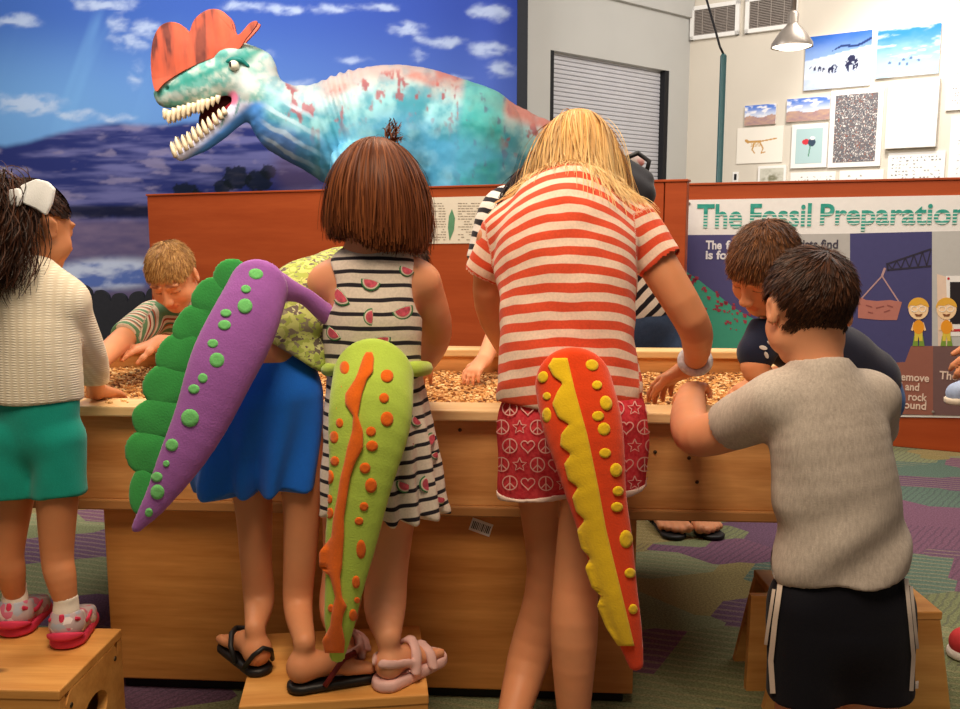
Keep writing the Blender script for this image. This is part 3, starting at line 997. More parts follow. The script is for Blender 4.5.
tt = NT('title_ink'); sepn = tt.n('ShaderNodeSeparateXYZ', None, Vector=tt.obj())
fr = tt.math('FRACT', tt.math('MULTIPLY', sepn.outputs[2], 62.0))
band = tt.math('MULTIPLY', tt.math('GREATER_THAN', fr, .66), tt.math('LESS_THAN', sepn.outputs[2], sp(800, 214, 0)[2] - sg['_w'][2]))
nz_ = tt.noise(tt.obj(), 30, 3)
cc = tt.mix(band, tt.ramp(nz_, [(.3, c(34, 138, 122)), (.7, c(72, 164, 148))]), c(214, 220, 212))
mt = tt.done(cc, .7, .2)
stext('title_lettering', 'The', 697, 742, 227.5, 204, mt,   .0085, .02)
stext('title_lettering', 'Fossil', 750, 811, 226, 203.5, mt,   .0085, .02)
stext('title_lettering', 'Preparation', 820, 966, 224, 203, mt,   .0085, .02, 'P')
wt = pk(226, 222, 226)
stext('caption_lettering', 'The', 706, 722, 249, 240.5, wt, .0098, .03)
stext('caption_lettering', 'fossil', 726, 752, 249, 240.5, wt, .0098, .03)
stext('caption_lettering', 'is found', 706, 746, 259, 250.5, wt, .0098, .03)
dk = pk(66, 62, 74)
stext('caption_lettering', 'Scientists find', 775, 838, 248, 239.5, dk, .0098, .02)
stext('caption_lettering', 'the fossil', 786, 829, 257.5, 249, dk, .0098, .02)
br = pk(222, 196, 178)
stext('caption_lettering', 'remove', 897, 929, 380.5, 373, br, .011, .02, 'T')
stext('caption_lettering', 'soil and', 889, 919, 389.5, 382, br, .011, .02)
stext('caption_lettering', 'surrounding rock', 858, 927, 398.5, 391, br, .011, .02)
stext('caption_lettering', 'the ground', 877, 926, 407.5, 400, br, .011, .02)
stext('caption_lettering', 'The', 939, 957, 379, 371, br, .0115, .02)
# ================================================================ dig table
FR = A(.873, 1.87, 0)
TH = math.atan2(-.0624, 1)
EX = A(math.cos(TH), math.sin(TH), 0); EY = A(-math.sin(TH), math.cos(TH), 0)
ZR = .71; TL = 2.32; TD = 1.1; ZG = .635
def tw(x, y, z): return FR + EX * x + EY * y + A(0, 0, z)   # table -> room
tb = thing('dig_table', 'long wooden fossil dig table holding a tray of gravel on a plywood base', 'table', FR, TH)
def tbox(name, x0, x1, y0, y1, z0, z1, mat, bev=.004, lab=None):
    m = MB(); m.box(((x0 + x1) / 2, (y0 + y1) / 2, (z0 + z1) / 2), (x1 - x0, y1 - y0, z1 - z0), bev)
    o = m.build(name, mat, tb)
    if lab: o['label'] = lab
    return o
tbox('front_rim', -TL, 0, 0, .1, ZR - .024, ZR, m_pine)
tbox('back_rim', -TL, 0, TD - .09, TD, ZR - .024, ZR, m_pine)
m_pine_y = wood('pine_board_end', c(226, 178, 118), c(240, 208, 156), 'Y', .9, .5)
tbox('end_rim', -.1, -.001, .1, TD - .09, ZR - .024, ZR - .0005, m_pine_y)
tbox('end_rim', -TL, -TL + .1, .1, TD - .09, ZR - .024, ZR - .0005, m_pine_y)
tbox('front_board', -TL + .02, -.03, .03, .055, .485, ZR - .024, m_pine_shaded)
tbox('front_batten', -TL + .02, -.03, .022, .0555, .462, .487, wood('batten_pine', c(150, 104, 58), c(184, 130, 78), 'X', .9, .5, knots=False))
tbox('back_board', -TL + .02, -.03, TD - .075, TD - .05, .47, ZR - .024, m_pine_shaded)
tbox('end_board', -.075, -.05, .1, TD - .09, .47, ZR - .024, m_pine_shaded)
tbox('end_board', -TL + .05, -TL + .075, .1, TD - .09, .47, ZR - .024, m_pine_shaded)
tbox('tray_floor', -TL + .05, -.05, .05, TD - .06, .46, .48, m_ply)
bx0, bx1, by0, by1 = -1.765, -.523, .062, .98
tbox('base_panel', bx0, bx1, by0, by0 + .02, .03, .462, m_ply)
tbox('base_panel', bx0, bx1, by1 - .02, by1, .03, .462, m_ply)
tbox('base_side', bx1 - .02, bx1, by0 + .02, by1 - .02, .03, .462, m_ply)
tbox('base_side', bx0, bx0 + .02, by0 + .02, by1 - .02, .03, .462, m_ply)
tbox('plinth', bx0 + .02, bx1 - .02, by0 + .02, by1 - .02, 0, .03, m_black)
# sticker with bars on the base
def tfront(px, py, y):
    o_ = A(0, 0, CAMZ); r = ray(px, py); P0 = tw(0, y, 0); P = o_ + r * (((P0 - o_) @ EY) / (r @ EY))
    l = P - FR; return A(l @ EX, l @ EY, l[2])
P = tfront(481, 527, by0)
m = MB(); m.box((P[0], by0 - .001, P[2]), (.05, .002, .03), 0, ex=nrm(A(1, 0, -.35)), ez=nrm(A(.35, 0, 1))); o = m.build('barcode_sticker', m_white, tb); o['label'] = 'white barcode sticker'
m = MB(); r_ = random.Random(9)
for i in range(11):
    d = nrm(A(1, 0, -.35)); m.box(A(P[0], by0 - .0022, P[2]) + d * (-.02 + .004 * i), (r_.choice((.001, .0018, .0024)), .0012, .018), 0, ex=d, ez=nrm(A(.35, 0, 1)))
m.build('barcode_lines', m_black, tb)
for i, (x, y) in enumerate(((689, 458), (697, 482), (150, 426), (460, 430), (655, 452))):
    P = tfront(x, y, .03); m = MB(); m.lathe([(0, .003), (.0035, .0025), (.0042, 0)], P, 12, (0, -1, 0)); m.build('screw', m_screw, tb, smooth=True)

# gravel
gx = np.linspace(-TL + .078, -.078, 240); gy = np.linspace(.056, TD - .076, 110)
GX, GY = np.meshgrid(gx, gy, indexing='ij')
def gz(x, y): return ZG + .03 * (fbm(x * 2.2 + 9, y * 2.2, 71, 3) - .45) + .006 * (fbm(x * 60, y * 60, 75, 2) - .5)
P0 = np.stack([GX, GY, gz(GX, GY)], -1).reshape(-1, 3)
i = np.arange(240 * 110).reshape(240, 110)
Q0 = np.stack([i[:-1, :-1], i[1:, :-1], i[1:, 1:], i[:-1, 1:]], -1).reshape(-1, 4)
colg = lerp3(ca(176, 118, 62), ca(226, 178, 116), sst(.3, .7, fbm(GX * 90, GY * 90, 77, 2))).reshape(-1, 3)
bm = bmesh.new(); bmesh.ops.create_icosphere(bm, subdivisions=1, radius=1)
iv = np.array([v.co[:] for v in bm.verts]); bm.verts.index_update(); ifc = np.array([[v.index for v in f.verts] for f in bm.faces]); bm.free()
NP = 15000
px_ = rng.uniform(-TL + .085, -.085, NP); py_ = rng.uniform(.06, TD - .08, NP)
sz = rng.uniform(.0028, .0068, NP)
r3 = np.stack([sz * rng.uniform(.8, 1.4, NP), sz * rng.uniform(.7, 1.2, NP), sz * rng.uniform(.5, .9, NP)], -1)
an = rng.uniform(0, 6.28, NP)
pv = iv[None] * r3[:, None] * (1 + .18 * rng.normal(size=(NP, 12, 1)))
x_ = pv[..., 0] * np.cos(an)[:, None] - pv[..., 1] * np.sin(an)[:, None]; y_ = pv[..., 0] * np.sin(an)[:, None] + pv[..., 1] * np.cos(an)[:, None]
pz = gz(px_, py_) + sz * .35
# a few crumbs spilled on the front rim
sp_x = [tfront(x, y, .0)[0] for x, y in ((98, 405), (104, 406), (107, 403), (112, 405), (119, 405), (92, 404), (700, 413), (738, 412))]
for k, sx in enumerate(sp_x):
    px_[k] = sx; py_[k] = .03 + .05 * rng.random(); pz[k] = ZR + sz[k] * .3
PV = np.stack([px_[:, None] + x_, py_[:, None] + y_, pz[:, None] + pv[..., 2]], -1).reshape(-1, 3)
PF = (ifc[None] + (np.arange(NP) * 12)[:, None, None]).reshape(-1, 3) + len(P0)
pal = np.array([ca(232, 186, 124), ca(214, 158, 92), ca(190, 130, 70), ca(240, 206, 150), ca(150, 94, 48), ca(206, 150, 90), ca(120, 78, 46)])
pcx = np.repeat(pal[rng.integers(0, 7, NP)] * rng.uniform(.85, 1.1, (NP, 1)), 12, 0)
gr = mobj('gravel', np.concatenate([P0, PV]), [Q0, PF], attrmat('gravel_stone', .8, .25), None, None, None, np.concatenate([colg, pcx]), smooth=False)
gr.location = tuple(FR); gr.rotation_euler = (0, 0, TH)
tag(gr, 'golden tan gravel filling the tray of the dig table', 'gravel', kind='stuff')


# ================================================================ step stools
def stool(label, P, rz, w, d, h, hole=True):
    """P: front left floor corner seen from the camera"""
    t = thing('step_stool', label, 'step stool', P, rz, 'wooden step stools at the dig table')
    th = .02
    m = MB(); m.box((w / 2, d / 2, h - th / 2), (w, d, th), .003); m.build('top_board', m_stool, t)
    # front with a slot
    def front(y):
        m = MB(); sl, sh, sz_ = w * .42, .016, h - .055
        m.box((w / 2, y, (h - th + sz_ + sh / 2) / 2), (w - .002, th, h - th - sz_ - sh / 2), .001)
        m.box((w / 2, y, (sz_ - sh / 2) / 2), (w - .002, th, sz_ - sh / 2), .001)
        for sx in (0, 1):
            ww = (w - sl) / 2; m.box((ww / 2 if sx == 0 else w - ww / 2, y, sz_), (ww - .002, th, sh + .001), 0)
        m.build('front_panel', m_stool, t)
    front(th / 2 + .002); front(d - th / 2 - .002)
    # sides with an oval hand hole
    for sx in (0, 1):
        bm = bmesh.new(); x = (th / 2 + .0) if sx == 0 else w - th / 2
        y0, y1, z0, z1 = th + .003, d - th - .003, 0, h - th
        cy, cz, ra, rb = d * .5, h * .52, min(.052, d * .26), .036
        n = 32; out = []; inn = []
        for k in range(n):
            a = 2 * math.pi * k / n; ca_, sa_ = math.cos(a), math.sin(a)
            s_ = min((y1 - cy) / max(ca_, 1e-6) if ca_ > 0 else (y0 - cy) / min(ca_, -1e-6), (z1 - cz) / max(sa_, 1e-6) if sa_ > 0 else (z0 - cz) / min(sa_, -1e-6))
            out.append((cy + ca_ * s_, cz + sa_ * s_)); inn.append((cy + ra * ca_, cz + rb * sa_))
        m = MB(); V = []; F = []
        for xx in (x - th / 2, x + th / 2):
            V += [(xx, a, b) for a, b in out] + [(xx, a, b) for a, b in inn]
        for k in range(n):
            k2 = (k + 1) % n
            F += [[k, k2, n + k2, n + k][::-1], [2 * n + k, 2 * n + k2, 3 * n + k2, 3 * n + k], [n + k, n + k2, 3 * n + k2, 3 * n + k][::-1], [k, k2, 2 * n + k2, 2 * n + k]]
        bm.free(); m.add(V, F)
        # corner pieces the ring cannot reach
        for (a, b) in ((y0, z0), (y1, z0), (y0, z1), (y1, z1)):
            pass
        o = m.build('side_panel', m_stool, t)
        for (yy, zz) in ((th + .02, h - .05), (th + .02, .05), (d - th - .02, h - .05)):
            mm = MB(); mm.lathe([(0, .002), (.005, .0015), (.006, -.001)], (x + (th / 2 if sx else -th / 2), yy, zz), 12, (1 if sx else -1, 0, 0)); mm.build('screw', m_screw, o)
    return t


ZS = .24
a = atz(64, 686, ZS)
stool('wooden step stool with hand slot under the girl in the white cardigan', A(a[0] - .44, a[1], 0), math.radians(-2.5), .44, .27, ZS)
a = atz(248, 698, ZS); b = atz(420, 690, ZS)
stool('wooden step stool carrying the two children in dinosaur tails', A(a[0] - .01, a[1] - .03, 0), math.radians(7), b[0] - a[0] + .03, .3, ZS)

# right stool: two sides, sloping fronts
def bridge_stool():
    ce = atz(943, 612, ZS)
    t = wthing('step_stool', 'wooden bridge step stool standing behind the boy in the grey shirt', 'step stool', A(.84, 2.1, 0), 'wooden step stools at the dig table')
    x1 = ce[0]; x0 = at(742, 594, 2.1)[0]; y0 = ce[1]; y1 = y0 + .26
    th = .02
    m = MB(); m.box(((x1 + .7) / 2, (y0 + y1) / 2, ZS - th / 2), (x1 - .7, y1 - y0, th), .003); m.build('top_board', m_stool, t)
    # front face: flaring board with an arch cut in its foot
    pts = [(x1 - .004, ZS - th), (x1 + .035, 0), (.98, 0)]
    for k in range(13):
        a_ = math.pi * k / 12; pts.append((.84 + .09 * math.cos(a_), .085 * math.sin(a_)))
    pts += [(.7, 0), (.655, 0), (.7, ZS - th)]
    m = MB(); m.poly([A(x, y0 + .02, z) for x, z in pts], A(0, -1, 0), .019); o = m.build('front_panel', m_stool, t)
    for px, py in ((937, 627), (937, 655)):
        P = at(px, py, y0); mm = MB(); mm.lathe([(0, .002), (.005, .0015), (.006, -.001)], (P[0], y0 + .0012, P[2]), 12, (0, -1, 0)); mm.build('screw', m_screw, o)
    m = MB(); m.poly([A(x, y1, z) for x, z in pts], A(0, -1, 0), .019); m.build('back_panel', m_stool, t)
    m = MB(); m.box((x1 - .014, (y0 + y1) / 2, .11), (.02, y1 - y0 - .045, .22), .002); m.build('side_panel', m_stool, t)
    # upright wing at the left
    m = MB(); m.poly([A(x0, y0 + .09, .0), A(x0 + .003, y0 + .09, ZS), A(x0 + .09, y0 + .09, ZS), A(.72, y0 + .09, 0.10), A(.72, y0 + .09, 0)], A(0, 1, 0), .02); m.build('wing_panel', m_stool, t)
    return t
bridge_stool()
# ================================================================ people: shared shaping
def ATS(pts): return [at(*p) for p in pts]


def limb(s, pts, pr, k=.012):
    """pts: (px,py,Y) joints; pr: radii in photo pixels"""
    P = [at(*p) if len(p) == 3 else p for p in pts]
    R = [q(r, p[2]) for r, p in zip(pr, pts)]
    s.chain(P, R, k); return P


def hand(s, w, d, n, side, L, curl=.25, spread=.12, thumb=.5):
    """w wrist, d finger direction, n palm-facing normal, side +1/-1 where the thumb is (along n x d)"""
    d = nrm(d); n = nrm(n - (n @ d) * d); b = np.cross(n, d) * side
    s.rc(w - d * .12 * L, w + d * .12 * L, .155 * L, .165 * L, .012, n, .75)
    for j, off in enumerate((.15, .02, -.12)):
        s.rc(w + d * .1 * L + b * off * .6 * L, w + d * .48 * L + b * off * L, .13 * L, .115 * L, .012, n, .7)
    for j in range(4):
        off = (.19, .065, -.065, -.19)[j]; ln = (.42, .47, .43, .34)[j] * L
        p = w + d * .46 * L + b * off * L
        dd = nrm(d + b * off * spread * 4)
        rr = (.062, .064, .06, .053)[j] * L
        cc = curl * (1 + .12 * j)
        for g, fr_ in enumerate((.44, .31, .25)):
            a = cc * (g + .6); e = nrm(dd * math.cos(a) + n * math.sin(a))
            p2 = p + e * ln * fr_
            s.rc(p, p2, rr * (1 - .1 * g), rr * (1 - .1 * (g + 1)), .004); p = p2
    p = w + d * .12 * L + b * .14 * L
    for g, (ln, rr) in enumerate(((.24, .085), (.2, .066), (.16, .056))):
        e = nrm(d * (.55 + .2 * g) + b * (.75 - .3 * g) * (1 if thumb > 0 else .4) + n * (.25 + .15 * g))
        p2 = p + e * ln * L; s.rc(p, p2, rr * L, rr * .9 * L, .008); p = p2


def foot(s, heel, d, L, up=A(0, 0, 1), side=1, toes=True):
    """heel on the ground at the back of the foot; d where the toes point"""
    d = nrm(d); r = np.cross(d, up) * side
    hl = heel + d * .13 * L + up * .12 * L
    s.el(hl, (.13 * L, .13 * L, .13 * L), None, .01)
    s.rc(hl + d * .02 * L + up * .02 * L, heel + d * .68 * L + up * .09 * L, .12 * L, .085 * L, .02)
    s.rc(heel + d * .62 * L + up * .085 * L - r * .07 * L, heel + d * .66 * L + up * .085 * L + r * .09 * L, .085 * L, .085 * L, .015)
    s.rc(hl + up * .1 * L, heel + d * .5 * L + up * .17 * L, .1 * L, .07 * L, .03)
    if toes:
        for j in range(5):
            o = (.15, .075, .01, -.055, -.115)[j]; ln = (.94, .96, .93, .88, .82)[j]
            rr = (.06, .046, .044, .042, .04)[j] * L
            s.rc(heel + d * (ln - .2) * L + r * o * L * .9 + up * .07 * L, heel + d * (ln - .03) * L + r * o * L + up * rr * .95, rr, rr * .95, .006)


class Head:
    def __init__(h, ce, f, H, up=None, roll=0):
        h.c = np.asarray(ce, float); h.f = nrm(f)
        u = A(0, 0, 1) if up is None else nrm(up)
        h.u = nrm(u - (u @ h.f) * h.f); h.r = np.cross(h.f, h.u)
        h.s = H / .225; h.R = np.array([h.r, h.f, h.u])

    def p(h, x, y, z): return h.c + (h.r * x + h.f * y + h.u * z) * h.s   # right, forward, up

    def add(h, s, neck=None, rn=.04, face=True):
        z = h.s
        s.el(h.p(0, -.012, .022), A(.073, .092, .086) * z, h.R, .02)
        s.el(h.p(0, .022, -.038), A(.059, .066, .074) * z, h.R, .03)
        s.el(h.p(0, .058, -.09), A(.027, .024, .02) * z, h.R, .03)
        for x in (-1, 1):
            s.el(h.p(.036 * x, .052, -.04), A(.027, .026, .027) * z, h.R, .02)
            s.el(h.p(.05 * x, .01, -.065), A(.02, .03, .025) * z, h.R, .025)
            # ear
            Re = np.array([nrm(h.r * x + h.f * -.35), nrm(h.f + h.r * x * .35), h.u])
            s.el(h.p(.077 * x, -.012, -.012), A(.008, .019, .03) * z, Re, .006)
            s.el(h.p(.086 * x, -.008, -.012), A(.006, .010, .017) * z, Re, .004, True)
        if face:
            for x in (-1, 1):
                s.el(h.p(.03 * x, .094, .002), A(.017, .016, .012) * z, h.R, .014, True)
                s.el(h.p(.03 * x, .072, .0), A(.015, .014, .013) * z, h.R, .004)
                s.rc(h.p(.014 * x, .087, .022), h.p(.044 * x, .076, .022), .006 * z, .006 * z, .012)
                s.el(h.p(.011 * x, .098, -.036), A(.008, .009, .007) * z, h.R, .006)
            s.rc(h.p(0, .083, .0), h.p(0, .104, -.031), .007 * z, .0105 * z, .012)
            s.rc(h.p(-.014, .083, -.058), h.p(.014, .083, -.058), .006 * z, .006 * z, .008)
            s.rc(h.p(-.011, .082, -.069), h.p(.011, .082, -.069), .0065 * z, .0065 * z, .008)
            s.rc(h.p(-.02, .092, -.0635), h.p(.02, .092, -.0635), .0018 * z, .0018 * z, .004, None, 1, True)
        if neck is not None:
            s.rc(h.p(0, -.022, -.045), np.asarray(neck, float), rn * .98, rn * 1.08, .03)

    def tint(h, V):
        """pigment of lips, brows and lids on the skin, as a multiplier"""
        l = (V - h.c) @ h.R.T / h.s
        cc = np.ones((len(V), 3))
        lip = sst(1.15, .8, ((l[:, 0]) / .023) ** 2 + ((l[:, 2] + .0635) / .0115) ** 2) * (l[:, 1] > .06)
        cc = cc * (1 - lip[:, None] * (1 - A(.92, .62, .62)))
        br = sst(1.2, .7, ((np.abs(l[:, 0]) - .03) / .019) ** 2 + ((l[:, 2] - .024 + .25 * (np.abs(l[:, 0]) - .03) ** 1) / .0045) ** 2) * (l[:, 1] > .04)
        cc = cc * (1 - br[:, None] * (1 - A(.42, .34, .3)))
        ey = sst(1.2, .7, ((np.abs(l[:, 0]) - .03) / .015) ** 2 + ((l[:, 2] + .006 + 6 * (np.abs(l[:, 0]) - .03) ** 2) / .0026) ** 2) * (l[:, 1] > .05)
        cc = cc * (1 - ey[:, None] * (1 - A(.2, .15, .13)))
        ck = np.exp(-((np.abs(l[:, 0]) - .04) / .018) ** 2 - ((l[:, 2] + .036) / .018) ** 2) * (l[:, 1] > .03)
        return cc * (1 - ck[:, None] * (1 - A(1, .86, .84)))


def hairmat(name):
    t = NT(name)
    cc = t.attr('col', 'Color')
    t.b.inputs['Anisotropic'].default_value = .5
    return t.done(cc, .52, .22)


m_hair = hairmat('hair_strand')


def grow(S_, roots, D, n, step, g=.1, wig=.1, keep=.004, wave=None, clump=0.0, nc=120, seed=1, ends=None, lens=None, gdir=A(0, 0, -1)):
    r = np.random.default_rng(seed)
    N = len(roots); P = roots.copy(); D = nrm(D); path = [P.copy()]
    L = np.ones(N) if lens is None else lens
    W = r.normal(size=(N, 3)) * wig
    for i in range(n):
        D = nrm(D + g * gdir + W + r.normal(size=(N, 3)) * wig * .6)
        P = P + D * (step * L)[:, None]
        v = S_.ev(P); m = v < keep
        if m.any():
            G = S_.grad(P[m]); P[m] += (keep - v[m])[:, None] * G
            dn = (D[m] * G).sum(1); D[m] -= np.minimum(dn, 0)[:, None] * G * 1.0
        path.append(P.copy())
    PP = np.stack(path, 1)
    if wave is not None:
        amp, fq = wave; tt = np.arange(n + 1) / n
        ph = np.repeat(r.uniform(0, 6.28, 24), N // 24 + 1)[:N]
        off = amp * tt * np.stack([np.sin(fq * tt * 6.28 + p) for p in ph])
        off2 = amp * tt * np.stack([np.cos(fq * tt * 6.28 + p) for p in ph])
        PP[:, :, 0] += off; PP[:, :, 1] += off2
    if clump:
        ci = r.choice(N, min(nc, N), replace=False)
        d = ((roots[:, None] - roots[ci][None]) ** 2).sum(-1); near = ci[d.argmin(1)]
        tt = (np.arange(n + 1) / n) ** 1.0
        PP = PP + (PP[near] - PP) * (clump * tt)[None, :, None]
    return PP


def strands(name, PP, ce, w, base, dark, light, parent, seed=1, taper=.8, tips=None):
    """ribbon strands as one mesh; colours vary from strand to strand"""
    r = np.random.default_rng(seed + 50)
    N, K, _ = PP.shape
    T = nrm(np.gradient(PP, axis=1)); Nn = nrm(PP - ce)
    Sd = nrm(np.cross(T, Nn) + r.normal(size=(N, 1, 3)) * .25)
    tt = np.arange(K) / (K - 1); ww = w * (1 - taper * tt ** 2) / 2
    Lf = PP - Sd * ww[None, :, None]; Rt = PP + Sd * ww[None, :, None]
    V = np.stack([Lf, Rt], 2).reshape(-1, 3)
    i = np.arange(N)[:, None] * K * 2 + np.arange(K - 1)[None] * 2
    Q = np.stack([i, i + 1, i + 3, i + 2], -1).reshape(-1, 4)
    b = np.asarray(base); x = r.uniform(-1, 1, N) * .75
    col = np.where((x < 0)[:, None], b + (np.asarray(dark) - b) * (-x)[:, None], b + (np.asarray(light) - b) * x[:, None])
    col = np.repeat(col[:, None], K, 1)
    if tips is not None: col = col + (np.asarray(tips) - col) * (tt ** 1.3)[None, :, None] * .7
    return mobj(name, V, Q, m_hair, parent, None, None, np.repeat(col[:, :, None], 2, 2).reshape(-1, 3))


def scalp_roots(h, N, cond, seed=3, off=.0):
    """points over the skull and their outward normals where cond(local right, forward, up) holds"""
    i = np.arange(N * 2) + .5
    ph = np.arccos(1 - 2 * i / (N * 2)); th = math.pi * (1 + 5 ** .5) * i
    d = np.stack([np.cos(th) * np.sin(ph), np.sin(th) * np.sin(ph), np.cos(ph)], -1)
    d = nrm(d + np.random.default_rng(seed).normal(size=d.shape) * .02)
    l = d * A(.0735, .0925, .0865) + A(0, -.012, .022)
    k = cond(d[:, 0], d[:, 1], d[:, 2])
    l = l[k]; d = nrm(d[k] / A(.073, .092, .086))
    P = h.c + (l * h.s) @ h.R
    return P + d @ h.R * off, d @ h.R, d


def head_only(h, neck=None, rn=.04):
    s = S(); h.add(s, neck, rn, False); return s


def hair_short(h, parent, base, dark, light, N=2600, L=.03, hairline=None, whorl=A(.1, -.75, .65), lift=.25, seed=1, collide=None, fringe=0.0, cap=.0045, w=.0024, g=.05):
    N = int(N * 2.2); lift *= .35
    cond = hairline or (lambda x, y, z: (z > -.42 + .95 * np.maximum(y, -.15)) & ~((np.abs(x) > .74) & (z < .08) & (y > -.38)))
    P, Nn, d = scalp_roots(h, N, cond, seed)
    W = nrm(whorl)
    tan = d - W; tan = tan - (tan * d).sum(1)[:, None] * d
    tan = nrm(tan)
    wv = np.cross(d, W) * .35
    D = (tan + wv) @ h.R + Nn * lift
    r = np.random.default_rng(seed)
    lens = r.uniform(.75, 1.15, len(P)) * np.clip(.42 + .75 * (d[:, 2] + .45 + .3 * np.maximum(d[:, 1], 0)), .3, 1) * (1 + fringe * np.clip(d[:, 1], 0, 1))
    C = collide or head_only(h)
    PP = grow(C, P, D, 6, L / 6, g, .035, cap, None, .22, 260, seed, None, lens)
    o = strands('hair', PP, h.c, w, base, dark, light, parent, seed)
    # close cap under the strands
    s = S(); s.el(h.p(0, -.013, .0225), A(.0765, .0955, .0895) * h.s, h.R)
    V, Fq = s.mesh(.005)
    l = nrm(((V - h.c) @ h.R.T / h.s - A(0, -.012, .022)) / A(.0735, .0925, .0865))
    ok = cond(l[:, 0], l[:, 1], l[:, 2]); Fq = Fq[ok[Fq].all(1)]
    mobj('hair_underlayer', V, Fq, m_hair, parent, None, None, np.ones((len(V), 3)) * np.asarray(dark))
    return o


class Person:
    def __init__(s, label, base, skin):
        s.root = wthing('person', label, 'person', base, None); s.skin = skin; s.b = S(); s.h = None

    def body(s, h=.0045, tint=True):
        f = (lambda V: s.h.tint(V)) if (s.h is not None and tint) else (lambda V: np.ones((len(V), 3)))
        return sobj('body', s.b, s.skin, s.root, None, h, None, None, f)

    def part(s, name, sd, mat, h=.005, disp=None, pcf=None, colf=None, label=None):
        o = sobj(name, sd, mat, s.root, None, h, disp, pcf, colf)
        if label: o['label'] = label
        return o


def patch(sd, px, py, rx, ry=None, rot=0.0, off=.0012, n=3, m=20, shape=None):
    """thin felt or print patch laid on the surface of sd around a photo point; returns V, F"""
    ry = ry or rx
    ring = np.array([.5, .93, 1.0])[:n]; an = np.linspace(0, 2 * math.pi, m, endpoint=False)
    X = [0.0]; Y = [0.0]
    for r_ in ring:
        for a in an:
            k = shape(a) if shape else 1.0
            X.append(r_ * rx * math.cos(a) * k); Y.append(r_ * ry * math.sin(a) * k)
    X = np.array(X); Y = np.array(Y); ca_, sa_ = math.cos(rot), math.sin(rot)
    P, ok = sd.cast(px + X * ca_ - Y * sa_, py + X * sa_ + Y * ca_)
    if not ok[0]: return None
    G = sd.grad(P)
    V = P + G * off; edge = np.arange(1 + (n - 1) * m, 1 + n * m); V[edge] = P[edge] + G[edge] * .0002
    F = [[0, 1 + j, 1 + (j + 1) % m] for j in range(m)]
    for i in range(n - 1):
        a = 1 + i * m; b = a + m
        F += [[a + j, b + j, b + (j + 1) % m, a + (j + 1) % m] for j in range(m)]
    F = [f for f in F if ok[f].all()]
    return V, F


def line_on(sd, pts, w, off=.0015, closed=False):
    """thin printed line along photo points on the surface of sd"""
    if closed: pts = list(pts) + [pts[0]]
    pts = np.array(pts, float); d = np.gradient(pts, axis=0); d /= np.linalg.norm(d, axis=1, keepdims=True) + 1e-9
    nn = np.stack([-d[:, 1], d[:, 0]], 1) * w / 2
    Lp = pts + nn; Rp = pts - nn
    P1, o1 = sd.cast(Lp[:, 0], Lp[:, 1]); P2, o2 = sd.cast(Rp[:, 0], Rp[:, 1])
    V = np.concatenate([P1 + sd.grad(P1) * off, P2 + sd.grad(P2) * off]); n = len(pts); ok = np.concatenate([o1, o2])
    F = [[i, i + 1, n + i + 1, n + i] for i in range(n - 1)]
    return V, [f for f in F if ok[f].all()]


SK_TAN = skinmat('skin_tan', c(206, 138, 94)); SK_FAIR = skinmat('skin_fair', c(228, 160, 120)); SK_MED = skinmat('skin_medium', c(214, 146, 104)); SK_BR = skinmat('skin_brown', c(176, 112, 74))
m_sole = plain('shoe_sole', c(214, 206, 200), .7, .2)


def fyaw(deg, down=0.0):
    """direction on the floor: 0 away from the camera, positive to the right; tilted down"""
    a = math.radians(deg); d = math.radians(down)
    return A(math.sin(a) * math.cos(d), math.cos(a) * math.cos(d), -math.sin(d))


